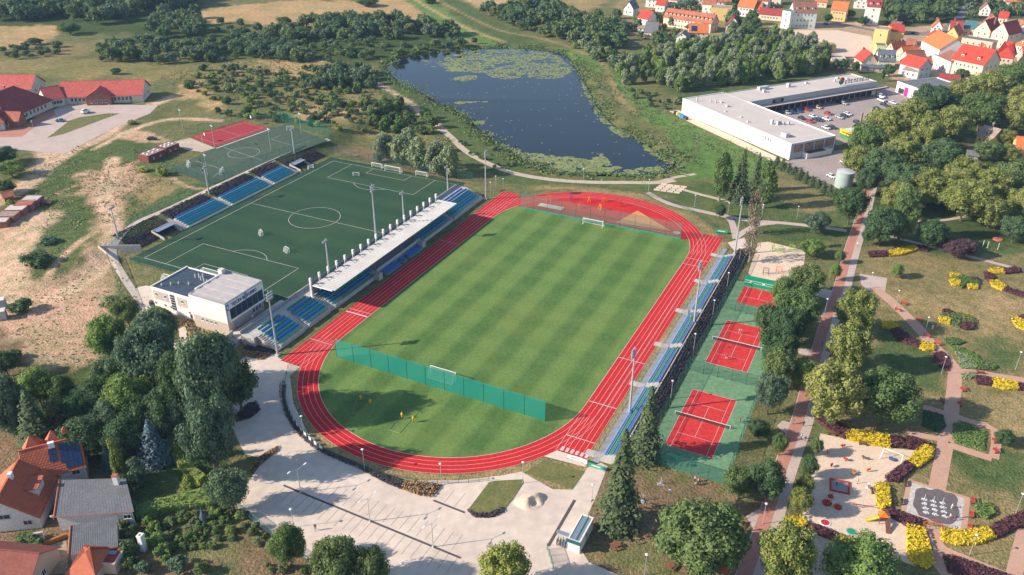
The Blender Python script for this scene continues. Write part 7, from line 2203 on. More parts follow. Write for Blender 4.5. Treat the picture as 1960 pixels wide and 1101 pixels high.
# main tiled house, long wing with solar panels: eave from (75,915) to (163,893)
P, Q = S(78, 917, 4.2), S(163, 894, 4.2)
d = Q-P
ang = math.atan2(d.y, d.x)
hs = thing('tiled_house', 'large house with orange pantile roofs and a field of solar panels', 'house', (P.x, P.y, 0), ang)
L_, D, he, hr = d.length, 8.6, 4.2, 8.6
rbox(MB(), 0, L_, 0, D, 0, he).obj('wall', HW, hs)
m_ = MB(); m_.add([(L_, 0, he), (L_, D, he), (L_, D/2, hr-.1), (L_-.2, 0, he), (L_-.2, D, he), (L_-.2, D/2, hr-.1)], [(0, 1, 2), (5, 4, 3)])
m_.obj('gable_wall', HW, hs)
qf = [(-3, -.6, he-.5), (L_+.4, -.6, he-.5), (L_+.4, D/2, hr), (-3, D/2, hr)]
qb = [(L_+.4, D+.6, he-.5), (-3, D+.6, he-.5), (-3, D/2, hr), (L_+.4, D/2, hr)]
roof_quad(MB(), qf).obj('roof_slope', TILE, hs)
roof_quad(MB(), qb).obj('roof_slope', TILE, hs)
tile_rows(hs, qf, 46, 13)
MB().box((L_-2.6)/2, D/2, hr-.05, L_+3.4, .35, .28).obj('ridge', TILE, hs)
sl_ = Vector(qf[3])-Vector(qf[0])
for i in range(5):
 for j in range(4):
  if j == 0 and i < 1:
   continue
  xa, ya = L_*.52 + i*(L_*.094), .10 + j*.205
  c0 = Vector((xa, qf[0][1], qf[0][2])) + sl_*ya + Vector((0, -.05, .2))
  c1 = Vector((xa+L_*.09, qf[0][1], qf[0][2])) + sl_*ya + Vector((0, -.05, .2))
  c2, c3 = c1 + sl_*.195, c0 + sl_*.195
  roof_quad(MB(), [c0, c1, c2, c3], .06).obj('solar_panel', SOLAR, hs)
for i in range(2):
 for j in range(2):
  xa, ya = L_*.29 + i*(L_*.085), .42 + j*.2
  c0 = Vector((xa, qf[0][1], qf[0][2])) + sl_*ya + Vector((0, -.05, .2))
  c1 = c0 + Vector((L_*.08, 0, 0))
  roof_quad(MB(), [c0, c1, c1+sl_*.19, c0+sl_*.19], .06).obj('solar_panel', SOLAR, hs)
MB().box(L_*.38, D/2-.6, hr-.6, 1.2, .8, 1.3).obj('chimney', WHITE, hs)
window(hs, L_*.78, -.01, 2.2, 0, 1.5, 1.2)
window(hs, L_*.3, -.01, 1.0, 0, 1.2, 1.4)
for k, (x, h) in enumerate(((-.5, 10.6), (L_*.42, 10.6), (L_*.72, 10.9))):
 # pointed roof turrets behind the ridge
 w_ = 2.3
 yb = D/2+2.0
 m_ = MB()
 m_.box(x, yb, he, 2*w_*.9, 2*w_*.9, 2.6)
 m_.obj('turret_wall', HW, hs)
 m_ = MB()
 zb = he+2.4
 m_.add([(x-w_, yb-w_, zb), (x+w_, yb-w_, zb), (x+w_, yb+w_, zb), (x-w_, yb+w_, zb), (x, yb, h)], [(0, 1, 4), (1, 2, 4), (2, 3, 4), (3, 0, 4), (3, 2, 1, 0)])
 m_.obj('turret_roof', TILE, hs)
# front gable wing facing the viewer
P, Q = S(-45, 1030), S(84, 1016)
d = Q-P
hs2 = thing('gable_house', 'pale rendered gable wing with orange pantile roof and dormer', 'house', (P.x, P.y, 0), math.atan2(d.y, d.x))
L_, D, he, hr = d.length, 12, 3.4, 8.4
m_ = MB()
m_.add([(0, 0, 0), (L_, 0, 0), (L_, 0, he), (L_/2, 0, hr-.1), (0, 0, he), (0, D, 0), (L_, D, 0), (L_, D, he), (L_/2, D, hr-.1), (0, D, he)], [(0, 1, 2, 3, 4), (1, 6, 7, 2), (6, 5, 9, 8, 7), (5, 0, 4, 9)])
m_.obj('wall', HW, hs2)
qr = [(L_+.55, -.5, he-.55), (L_+.55, D, he-.55), (L_/2, D, hr), (L_/2, -.5, hr)]
ql = [(-.55, D, he-.55), (-.55, -.5, he-.55), (L_/2, -.5, hr), (L_/2, D, hr)]
roof_quad(MB(), qr).obj('roof_slope', TILE, hs2)
roof_quad(MB(), ql).obj('roof_slope', TILE, hs2)
tile_rows(hs2, qr, 44, 16)
tile_rows(hs2, ql, 44, 16)
MB().box(L_/2, D/2-.25, hr-.05, .36, D+.5, .28).obj('ridge', TILE, hs2)
MB().box(L_/2+.3, D*.55, hr-.6, .8, 1.0, 1.5).obj('chimney', WHITE, hs2)
for x, z, w_ in ((L_*.82, 1.2, 1.7), (L_*.5, 3.2, 2.6)):
 window(hs2, x, -.01, z, 0, w_, 1.2)
dm = MB().box(L_*.74, D*.55, he+.6, L_*.34, 3.4, 2.2).obj('dormer', HW, hs2)
roof_quad(MB(), [(L_*.55, D*.55-2.0, he+2.75), (L_*.93, D*.55-2.0, he+2.75), (L_*.93, D*.55+2.0, he+3.0), (L_*.55, D*.55+2.0, he+3.0)], .15).obj('dormer_roof', TILE, dm)
tile_rows(hs2, [(L_*.93, D*.55-2.0, he+2.8), (L_*.93, D*.55+2.0, he+2.8), (L_*.55, D*.55+2.0, he+3.1), (L_*.55, D*.55-2.0, he+3.1)], 14, 9, 'dormer_tiles')
# grey felt outbuildings
FELT = mat('felt_roof', (.155, .16, .17), (.125, .13, .138), .5, .9, fine=3)
def leanto(name, label, c, z0, z1, wallm, trim):
 """four sighted roof corners (front-left, front-right, back-right, back-left), front at z0, back at z1"""
 A, B, C_, Dd = S(*c[0], z0), S(*c[1], z0), S(*c[2], z1), S(*c[3], z1)
 t = thing(name, label, 'outbuilding', (A.x, A.y, 0), 0)
 o_ = Vector((A.x, A.y, 0))
 q = [A-o_, B-o_, C_-o_, Dd-o_]
 ce = (q[0]+q[1]+q[2]+q[3])/4
 def inn(v):
  return Vector((ce.x+(v.x-ce.x)*.95, ce.y+(v.y-ce.y)*.95, v.z-.12))
 w = [inn(v) for v in q]
 m_ = MB()
 m_.add([(v.x, v.y, 0) for v in w] + w, [(0, 1, 5, 4), (1, 2, 6, 5), (2, 3, 7, 6), (3, 0, 4, 7)])
 m_.obj('wall', wallm, t)
 roof_quad(MB(), q, .2).obj('roof', FELT, t)
 ln = 26
 for k in range(1, ln):
  p0, p1 = q[0].lerp(q[1], k/ln), q[3].lerp(q[2], k/ln)
  dd = (q[1]-q[0]).normalized()*.05
  up = Vector((0, 0, .035))
  m2 = MB().add([p0-dd+up*.1, p0+dd+up*.1, p1+dd+up*.1, p1-dd+up*.1, p0+up, p1+up], [(0, 4, 5, 3), (4, 1, 2, 5)])
  m2.obj('roof_seam', FELT, t)
 dd = (q[3]-q[0])
 m2 = MB()
 m2.tube(q[0]+Vector((0, 0, .05)), q[3]+Vector((0, 0, .05)), .16, .16, 6)
 m2.obj('verge_tiles', trim, t)
 m2 = MB().tube(q[0]-Vector((0, 0, .1)), q[1]-Vector((0, 0, .1)), .09, .09, 6)
 m2.obj('gutter', trim, t)
 return t, q
t, q = leanto('outbuilding', 'flat grey-roofed outbuilding with tall white chimney behind the tiled house', ((106, 995), (259, 983), (243, 920), (116, 924)), 4.0, 4.8, HW, TILE)
c_ = S(226, 930, 4.8) - t.location
MB().box(c_.x, c_.y, 4.2, 1.0, .8, 2.6).obj('chimney', WHITE, t)
MB().box(c_.x, c_.y, 6.8, 1.1, .9, .25).obj('chimney_cap', TILE, t)
dl = (q[1]-q[0])
window(t, (q[0]+dl*.9).x, (q[0]+dl*.9).y-.0, 2.2, math.atan2(dl.y, dl.x), 1.5, 1.1)
t, q = leanto('outbuilding', 'lower grey-roofed shed with rusty edge in front of the outbuilding', ((134, 1068), (229, 1050), (226, 991), (138, 1012)), 3.2, 3.6, HW, TILE)
# satellite dish
q = S(104, 996, 3.0)
t = thing('satellite_dish', 'white satellite dish on the corner of the grey outbuilding', 'satellite dish', q, R(200))
m_ = MB()
for i in range(4):
 m_.tube((0, 0, .02*i*i), (0, 0, .02*(i+1)**2), .01+.15*i, .15*(i+1), 14, False)
o = m_.obj('dish', WHITE, t)
o.rotation_euler = (R(60), 0, 0)
MB().tube((0, 0, -.6), (0, 0, 0), .04).obj('bracket', STEEL, t)
# roofs cut by the lower edge
t, L_, D = house('tiled_house', 'dark terracotta roof of a house at the garden gate', (-60, 1140), (62, 1152), 9.5, 3.0, 6.4, mat('roof_dull_terra', (.24, .075, .055), (.19, .06, .05), .5, .85, fine=2), 'salmon', 'x', 0, (0, 0), (1, 1), (), over=.6)
t, L_, D = house('summer_house', 'little summer house with steep orange hip roof', (140, 1118), (190, 1122), 6.5, 2.6, 5.6, TILE, 'salmon', 'x', 0, (0, 0), (0, 0), (), hip=1.0, cat='summer house')
t, L_, D = house('annex', 'low annex with flat maroon roof beside the summer house', (192, 1102), (228, 1104), 6, 2.6, 0, 'dred', 'salmon', win=(0, 0), side=(0, 0), cat='annex', flat_par=.1)
MB().box(L_*.45, D*.45, 2.65, 2.2, .8, .12).obj('skylight', mat('skylight', (.2, .36, .4)), t)
t, L_, D = house('garden_hut', 'tall narrow white brick flue with red top in the garden', (272, 1060), (280, 1062), 1.0, 3.6, 0, 'red', 'white', win=(0, 0), side=(0, 0), cat='flue', flat_par=.5)
pxs('yard', [(75, 1055), (130, 1040), (135, 1101), (70, 1110)], .02, mat('yard_earth', (.36, .28, .2), (.28, .22, .16), .6, .95, fine=1.5), 'earthen yard between the houses')
P, Q = S(88, 1050), S(132, 1032)
t = thing('timber_stack', 'stack of orange boards beside the yard gate', 'timber stack', (P+Q)/2, math.atan2((Q-P).y, (Q-P).x))
for k in range(3):
 MB().box(0, 0, .05+k*.28, (Q-P).length, .5, .25).obj('board', mat('board_orange', (.45, .2, .05)), t)
q = S(77, 1040)
t = thing('garden_wall', 'short white wall panel at the yard entrance', 'wall', q, .3)
MB().box(0, 0, 0, 2.2, .4, 1.9).obj('wall_panel', WHITE, t)
MB().box(0, 0, 1.9, 2.4, .55, .1).obj('coping', CONC, t)
# ================================================================ HEDGES AND BEDS
def hedge(name, label, pts, h, m, world=None, leaf=.2, dens=11, cat='hedge', under=None, zb=0.):
 """clipped planting: a dense twig body under a skin of leaves, top slightly uneven"""
 P = world or [S(*p) for p in pts]
 P = [(p[0], p[1]) for p in P]
 n = len(P)
 cx, cy = sum(p[0] for p in P)/n, sum(p[1] for p in P)/n
 W_ = np.array(P)
 lo, hi = W_.min(0), W_.max(0)
 area = abs(sum(P[i][0]*P[(i+1) % n][1] - P[(i+1) % n][0]*P[i][1] for i in range(n)))/2
 cnt = int(area*dens)
 rg = np.random.default_rng(int(abs(cx*7+cy*13)) % 9999)
 xs = rg.uniform(lo[0], hi[0], cnt*5+50)
 ys = rg.uniform(lo[1], hi[1], cnt*5+50)
 sdv = poly_sd(W_, xs, ys)
 k = sdv < .05
 xs, ys, sdv = xs[k][:cnt], ys[k][:cnt], sdv[k][:cnt]
 top = h*(.9 + .28*(vnoise(xs*3, ys*3, 2.2)-.5)*2*.5)*np.clip(.72+np.minimum(-sdv, .35), 0, 1.05)
 c = np.stack([xs-cx, ys-cy, top], 1)
 nn = np.stack([rg.normal(size=len(xs))*.45, rg.normal(size=len(xs))*.45, np.ones(len(xs))], 1)
 C, N_ = [c], [nn]
 for i in range(n):
  a, b_ = np.array(P[i]), np.array(P[(i+1) % n])
  L_ = np.hypot(*(b_-a))
  m_ = int(L_*h*dens*.9)+1
  f = rg.random(m_)
  q = a[None]*(1-f[:, None]) + b_[None]*f[:, None]
  o = np.array([(b_-a)[1], -(b_-a)[0]])/(L_+1e-9)
  if (o[0]*(cx-a[0])+o[1]*(cy-a[1])) > 0:
   o = -o
  C.append(np.stack([q[:, 0]-cx+o[0]*rg.uniform(-.08, .08, m_), q[:, 1]-cy+o[1]*rg.uniform(-.08, .08, m_), rg.uniform(.05, .85, m_)*h], 1))
  N_.append(np.stack([np.full(m_, o[0]), np.full(m_, o[1]), np.full(m_, .35)], 1) + rg.normal(size=(m_, 3))*.35)
 Q = leaf_arrays(np.concatenate(C), np.concatenate(N_), leaf, 1.1, rg)
 t = thing(name, label, cat, (cx, cy, zb + float(terr(cx, cy))))
 mobj('foliage', quads_mesh('foliage', Q, m), t)
 ins = [(p[0]-cx, p[1]-cy) for p in P]
 ins = [(x*.93, y*.93) for x, y in ins]
 MB().prism(ins, 0, h*(.85 if h > 1.5 else .55)).obj('stem_mass', under or m, t)
 return t
Y, PU = L_YHEDGE, L_PHEDGE
for nm, lb, pts, h, m in [
 ('golden_hedge', 'golden hedge behind the bench at the top of the playground', [(1618, 828), (1632, 822), (1665, 826), (1702, 833), (1706, 854), (1680, 851), (1648, 845), (1622, 839)], 1.1, Y),
 ('purple_hedge', 'purple hedge strip joining promenade and golden playground hedge', [(1560, 799), (1578, 797), (1605, 808), (1632, 821), (1618, 837), (1592, 822)], 1.0, PU),
 ('purple_hedge', 'short dark purple hedge block right of the golden playground hedge', [(1703, 833), (1726, 834), (1734, 853), (1707, 854)], 1.1, PU),
 ('purple_hedge', 'dark purple hedge wedge at the top corner of the playground', [(1734, 833), (1757, 838), (1784, 850), (1762, 857), (1738, 855)], 1.1, PU),
 ('golden_hedge', 'golden hedge block on the right edge of the playground by the swing', [(1762, 852), (1776, 850), (1789, 857), (1786, 872), (1760, 892), (1737, 883)], 1.1, Y),
 ('purple_hedge', 'purple hedge block next to the playground swing', [(1735, 881), (1753, 893), (1722, 920), (1698, 918), (1696, 911)], 1.1, PU),
 ('golden_hedge', 'golden hedge block beside the bench between playground and fountain', [(1677, 925), (1690, 923), (1703, 929), (1707, 968), (1690, 973), (1680, 962)], 1.1, Y),
 ('purple_hedge', 'long purple hedge between playground slide and fountain', [(1694, 971), (1710, 972), (1735, 982), (1765, 993), (1760, 1009), (1736, 1003), (1706, 986)], 1.0, PU),
 ('golden_hedge', 'largest golden hedge below the fountain arch', [(1738, 1004), (1752, 1006), (1771, 1011), (1780, 1040), (1792, 1076), (1778, 1084), (1748, 1075), (1739, 1060)], 1.1, Y),
 ('golden_hedge', 'golden curved hedge right of the fountain arch', [(1802, 1010), (1840, 1014), (1892, 1008), (1908, 1026), (1870, 1039), (1835, 1040), (1804, 1030)], 1.1, Y),
 ('purple_hedge', 'purple curved hedge running on from the golden arch hedge', [(1892, 1008), (1925, 990), (1960, 976), (1995, 974), (1995, 1000), (1950, 1006), (1910, 1027)], 1.1, PU),
 ('purple_hedge', 'purple triangular bed below the park path fork', [(1808, 1060), (1826, 1060), (1880, 1078), (1960, 1106), (1900, 1118), (1818, 1092)], .7, PU),
 ('golden_hedge', 'golden hedge stub at the lower promenade corner of the playground', [(1504, 990), (1535, 987), (1549, 1000), (1540, 1008), (1510, 1006)], .9, Y),
 ('purple_hedge', 'purple hedge along the lower edge of the playground', [(1549, 1000), (1570, 1006), (1610, 1022), (1606, 1034), (1575, 1024), (1550, 1012)], .9, PU),
 ('golden_hedge', 'golden hedge along the lower edge of the playground', [(1611, 1023), (1640, 1033), (1690, 1052), (1660, 1053), (1609, 1034)], .9, Y),
 ('purple_hedge', 'purple hedge on the lawn left of a golden bar by the promenade', [(1659, 480), (1697, 478), (1702, 487), (1664, 489)], .9, PU),
 ('golden_hedge', 'golden bar hedge on the lawn below the purple plums', [(1697, 480), (1725, 471), (1750, 468), (1757, 474), (1725, 485), (1702, 488)], .9, Y),
 ('purple_hedge', 'small purple hedge end touching the golden bar', [(1757, 467), (1775, 469), (1774, 478), (1758, 475)], .9, PU),
 ('golden_hedge', 'golden top arm of the hook-shaped hedge', [(1890, 512), (1905, 510), (1920, 511), (1922, 519), (1895, 521)], .9, Y),
 ('purple_hedge', 'purple top arm of the hook-shaped hedge', [(1920, 511), (1942, 507), (1954, 511), (1952, 517), (1924, 520)], .9, PU),
 ('purple_hedge', 'purple bend of the hook-shaped hedge', [(1883, 517), (1895, 519), (1903, 526), (1896, 536), (1885, 530)], .9, PU),
 ('golden_hedge', 'golden lower arm of the hook-shaped hedge', [(1893, 534), (1908, 534), (1926, 545), (1918, 552), (1898, 543)], .9, Y),
 ('purple_hedge', 'purple tail of the hook-shaped hedge', [(1922, 546), (1960, 556), (1990, 566), (1985, 572), (1950, 562), (1920, 552)], .9, PU),
 ('golden_hedge', 'golden cap of the hedge snake beside the lindens', [(1687, 613), (1708, 613), (1722, 622), (1708, 628), (1690, 624)], .9, Y),
 ('purple_hedge', 'purple body of the hedge snake beside the lindens', [(1705, 628), (1722, 626), (1745, 645), (1763, 651), (1760, 662), (1735, 655), (1714, 643)], .9, PU),
 ('golden_hedge', 'golden end of the hedge snake by the park path', [(1763, 651), (1780, 653), (1790, 660), (1787, 668), (1770, 668), (1760, 662)], .9, Y),
 ('purple_bed', 'leaf-shaped purple bed at the park path', [(1787, 672), (1803, 669), (1815, 678), (1820, 692), (1816, 706), (1798, 698), (1787, 686)], .5, PU),
 ('purple_hedge', 'purple start of the hedge right of the path fork', [(1867, 717), (1885, 717), (1900, 722), (1898, 734), (1872, 731)], .9, PU),
 ('golden_hedge', 'golden hedge right of the path fork', [(1899, 720), (1925, 723), (1949, 729), (1950, 741), (1925, 741), (1900, 735)], .9, Y),
 ('purple_hedge', 'purple end of the hedge right of the path fork', [(1949, 729), (1990, 735), (1990, 747), (1950, 742)], .9, PU),
 ('golden_hedge', 'golden curl hedge on the dry lawn', [(1936, 608), (1945, 603), (1960, 611), (1985, 622), (1975, 634), (1945, 621)], .9, Y),
 ('purple_hedge', 'purple curl hedge behind the golden curl', [(1948, 602), (1965, 598), (1990, 612), (1982, 622), (1962, 611)], .9, PU),
 ('golden_bed', 'upper left golden patch of the round lawn bed', [(1818, 518), (1828, 519), (1841, 524), (1838, 529), (1818, 525)], .7, Y),
 ('golden_bed', 'lower left golden patch of the round lawn bed', [(1816, 532), (1826, 531), (1839, 535), (1836, 543), (1822, 543)], .7, Y),
 ('golden_bed', 'lower right golden patch of the round lawn bed', [(1849, 541), (1860, 539), (1873, 542), (1871, 549), (1855, 549)], .7, Y),
 ('purple_bed', 'purple patch of the round lawn bed', [(1857, 526), (1870, 528), (1876, 533), (1862, 532)], .8, PU),
 ('shrub_bed', 'green middle of the round lawn bed', [(1820, 526), (1845, 524), (1872, 534), (1875, 541), (1850, 540), (1840, 548), (1838, 534)], .9, L_GREEN),
 ('golden_bed', 'left golden patch of the oval lawn bed', [(1796, 604), (1805, 602), (1821, 608), (1817, 617), (1800, 614)], .7, Y),
 ('golden_bed', 'right golden patch of the oval lawn bed', [(1840, 598), (1850, 597), (1863, 603), (1861, 608), (1841, 605)], .7, Y),
 ('purple_bed', 'large purple patch of the oval lawn bed', [(1838, 616), (1850, 613), (1868, 617), (1864, 627), (1848, 627), (1837, 623)], .9, PU),
 ('purple_bed', 'small purple patch at the back of the oval lawn bed', [(1803, 590), (1812, 588), (1824, 593), (1820, 598), (1806, 596)], .8, PU),
 ('shrub_bed', 'green middle of the oval lawn bed', [(1798, 598), (1820, 597), (1842, 596), (1866, 608), (1866, 615), (1838, 614), (1836, 624), (1822, 619), (1822, 607), (1800, 602)], .9, L_GREEN),
 ('shrub_bed', 'dark shrub corner of the mixed flower garden by the path', [(1806, 646), (1825, 643), (1848, 650), (1835, 656), (1815, 657)], .7, L_GREEN),
 ('shrub_bed', 'pale grey-green strip of the mixed flower garden', [(1828, 668), (1840, 668), (1866, 690), (1868, 701), (1842, 700), (1836, 684)], .5, L_WILLOW),
 ('shrub_bed', 'olive strip of the mixed flower garden', [(1815, 657), (1840, 660), (1872, 676), (1882, 695), (1868, 700), (1850, 678), (1826, 668)], .6, L_FRESH),
 ('shrub_bed', 'dark evergreen end of the mixed flower garden', [(1872, 684), (1895, 690), (1908, 698), (1900, 704), (1874, 703)], .7, L_GREEN),
 ('shrub_bed', 'pale bed below the mixed flower garden', [(1840, 712), (1865, 708), (1870, 714), (1860, 720), (1841, 720)], .5, L_WILLOW),
 ('shrub_bed', 'leafy square bed inside the brick loop path', [(1826, 806), (1850, 805), (1888, 822), (1884, 858), (1840, 845), (1824, 836)], .5, L_FRESH),
 ('shrub_bed', 'dark leafy bed above the brick loop path', [(1770, 782), (1805, 790), (1812, 812), (1798, 826), (1768, 812)], .5, L_DEEP),
 ('shrub_ring', 'round shrub ring with flowers beside the red benches', [(1869, 962), (1884, 957), (1902, 966), (1906, 980), (1892, 990), (1872, 982)], .9, L_FRESH),
 ('clipped_hedge', 'curved clipped yellow-green hedge along the garden lawn', [(316, 830), (324, 826), (340, 862), (365, 900), (402, 928), (392, 938), (352, 912), (328, 880)], 2.2, L_GHEDGE),
 ('clipped_hedge', 'long dense green hedge between lawn and vegetable garden', [(262, 985), (330, 965), (395, 948), (412, 958), (410, 978), (330, 985), (268, 1005)], 2.2, L_FRESH),
 ('planting_bed', 'dark low planting on the sloping bed below the grandstand steps', [(490, 652), (520, 660), (531, 674), (522, 680), (466, 672)], .45, L_COTON),
 ('planting_bed', 'rust-coloured low planting at the foot of the sloping bed', [(466, 674), (520, 682), (503, 692), (464, 684)], .45, L_RUST),
 ('planting_bed', 'dark planted island near the maples on the paving', [(452, 800), (475, 778), (492, 773), (500, 788), (482, 804), (455, 811)], .6, L_COTON),
 ('planting_bed', 'rusty wedge-shaped bed at the west edge of the car park', [(478, 906), (500, 878), (534, 857), (533, 866), (505, 890), (482, 908)], .5, L_RUST),
 ('planting_bed', 'dark strip of planting where the curved kerb widens', [(690, 893), (738, 910), (775, 922), (770, 938), (735, 924), (690, 899)], .5, L_COTON),
 ('planting_bed', 'rust-coloured wedge bed at the end of the curved kerb', [(775, 922), (848, 930), (830, 953), (805, 950), (771, 938)], .55, L_RUST),
 ('planting_bed', 'dark rim planting of the grass island', [(898, 978), (912, 984), (940, 984), (965, 973), (968, 980), (942, 992), (910, 991)], .5, L_COTON),
 ('planting_bed', 'rusty shrub bed on the slope before the clubhouse', [(350, 622), (362, 618), (380, 650), (368, 655)], .7, L_RUST),
]:
 hedge(nm, lb, pts, h, m, None, .26 if h > .8 else .24, 10 if h > .8 else 13, 'flower bed' if 'bed' in nm else 'hedge', BEDM if m in (L_COTON, L_RUST) else None)
# narrow planted kerb along the walk round the near bend
W = smooth_pts(PX([(542, 735), (541, 758), (550, 790), (572, 828), (612, 862), (660, 884), (692, 897)]), False, 4)
Lf, Rt = [], []
for i, p in enumerate(W):
 d = (W[min(i+1, len(W)-1)]-W[max(i-1, 0)]).normalized()
 Lf.append(p + Vector((-d.y, d.x))*.5)
 Rt.append(p - Vector((-d.y, d.x))*.5)
hedge('planting_bed', 'long thin dark planted strip following the walk of the near bend', None, .5, L_COTON, Lf+Rt[::-1], .25, 9, 'flower bed', BEDM)
# low shrubs covering the banks: rows nobody could count
def bank(name, label, a0, a1, b0, b1, zf, n, m, sz=.32, rows=None):
 rg = np.random.default_rng(int(abs(a0*3+b0)) + 5)
 a = rg.uniform(min(a0, a1), max(a0, a1), n)
 bb = rg.uniform(b0, b1, n)
 if rows:
  a = a0 + (a1-a0)*(np.round((a-a0)/(a1-a0)*rows)/rows) + rg.normal(size=n)*.12
  bb = np.round(bb/.9)*.9 + rg.normal(size=n)*.18
 x = OX + a*UY + bb*UX
 y = OY - a*UX + bb*UY
 z = zf(a, x, y)
 c = np.stack([x, y, z + rg.uniform(.03, .32, n)], 1)
 nn = sphere_dirs(n, .6, rg)
 o = mobj(name, quads_mesh(name, leaf_arrays(c, nn, sz, 1.1, rg), m))
 o['kind'] = 'stuff'
 return tag(o, label, 'ground cover')
def slope_sheet(name, label, a0, z0, a1, z1, b0, b1):
 b = MB()
 nb = 12
 for i in range(nb+1):
  y = b0+(b1-b0)*i/nb
  b.v += [(a0, y, z0), (a1, y, z1)]
 b.f += [(2*i, 2*i+1, 2*i+3, 2*i+2) if a1 > a0 else (2*i+2, 2*i+3, 2*i+1, 2*i) for i in range(nb)]
 b.mi += [0]*nb
 return struct(b.obj(name, BEDM, None, SO, ROT), label)
slope_sheet('planted_bank', 'mulched bank behind the low stand', 50.2, 1.45, 53.9, .08, -61, 56.5)
bank('bank_planting', 'rows of dark low shrubs on the bank behind the low stand', 50.4, 53.7, -60.5, 56, lambda a, x, y: 1.45-(a-50.2)*.37, 8500, L_COTON, .2, 5)
for i, (b0, b1, a0) in enumerate(((-10.8, 9.0, -134.6), (11.2, 32.4, -134.6), (34.8, 47.6, -134.6), (-32, -13, -129.5), (49.8, 70, -129.5))):
 z0 = 2.1 if a0 < -130 else .35
 slope_sheet('planted_bank', 'mulched bank beside the turf pitch', a0, z0, -140.2, 3.12, b0, b1)
 bank('bank_planting', ['dark planting above the south seat block', 'dark planting above the middle seat block', 'dark planting above the north seat block', 'dark planting above the south dugout', 'dark planting above the north dugout'][i], a0-.2, -140, b0+.1, b1-.1, lambda a, x, y, a0=a0, z0=z0: z0 + (a0-a)*(3.12-z0)/(a0+140.2), int((b1-b0)*(150 if a0 < -130 else 220)), L_COTON, .22, 8 if a0 < -130 else None)
# ================================================================ CARS
def car_meshes():
 side = [(-2.1, .35), (2.1, .35), (2.15, .62), (2.0, .80), (1.05, .95), (-1.75, 1.0), (-2.12, .85)]
 b = MB()
 hw = .86
 n = len(side)
 for k, (y, ins) in enumerate(((-hw, .0), (hw, .0))):
  b.v += [(x, y*(1 if z < .8 else .95), z) for x, z in side]
 b.f += [tuple(range(n))[::1], tuple(range(2*n-1, n-1, -1))] + [((i+1) % n, i, n+i, n+(i+1) % n) for i in range(n)]
 b.mi += [0]*(n+2)
 body = b.mesh('body', (None,))
 b = MB()
 lo = [(1.0, .8), (-1.85, .8), (-1.85, -.8), (1.0, -.8)]
 hi = [(.35, .62), (-1.45, .62), (-1.45, -.62), (.35, -.62)]
 b.add([(x, y, .96) for x, y in lo] + [(x, y, 1.42) for x, y in hi], [(0, 1, 5, 4), (1, 2, 6, 5), (2, 3, 7, 6), (3, 0, 4, 7)])
 gl = b.mesh('glazing', (GLASS,))
 b = MB()
 b.add([(x, y, 1.42) for x, y in hi] + [(x*.92-.04, y*.92, 1.48) for x, y in hi], [(0, 1, 5, 4), (1, 2, 6, 5), (2, 3, 7, 6), (3, 0, 4, 7), (4, 5, 6, 7)])
 rf = b.mesh('roof', (None,))
 wh = MB().tube((0, -.1, 0), (0, .1, 0), .33, .33, 12).mesh('wheel', (mat('tyre', (.02, .02, .022), None, 2, .9),))
 hl = MB().box(0, 0, 0, .12, .36, .14).mesh('headlight', (mat('lens', (.6, .6, .6), None, 2, .2),))
 tl = MB().box(0, 0, 0, .1, .3, .16).mesh('tail_light', (mat('red_lens', (.35, .01, .01), None, 2, .3),))
 return body, gl, rf, wh, hl, tl
CB, CGL, CRF, CWH, CHL, CTL = car_meshes()
def paint(name, c):
 return mat('car_' + name, c, tuple(x*.92 for x in c), 1, .25, .6)
PAINT = {'white': paint('white', (.70, .70, .70)), 'silver': paint('silver', (.42, .43, .45)), 'red': paint('red', (.42, .02, .03)), 'dark': paint('dark', (.03, .035, .05)), 'blue': paint('blue', (.02, .05, .16)), 'beige': paint('beige', (.5, .42, .33)), 'teal': paint('teal', (.03, .16, .2))}
def car(px, py, c, label, rz=MA, s=1.0, group=None):
 p = S(px, py)
 t = thing('parked_car', label, 'car', p + Vector((0, 0, .035)), rz, group)
 sc3 = (1, 1, s)
 mobj('body', CB, t, None, None, sc3, PAINT[c])
 mobj('glazing', CGL, t, None, None, sc3)
 mobj('roof', CRF, t, None, None, sc3, PAINT[c])
 for x, y in ((1.3, .8), (1.3, -.8), (-1.3, .8), (-1.3, -.8)):
  mobj('wheel', CWH, t, (x, y, .33))
 for y in (-.6, .6):
  mobj('headlight', CHL, t, (2.1, y, .62))
  mobj('tail_light', CTL, t, (-2.1, y, .7))
 return t
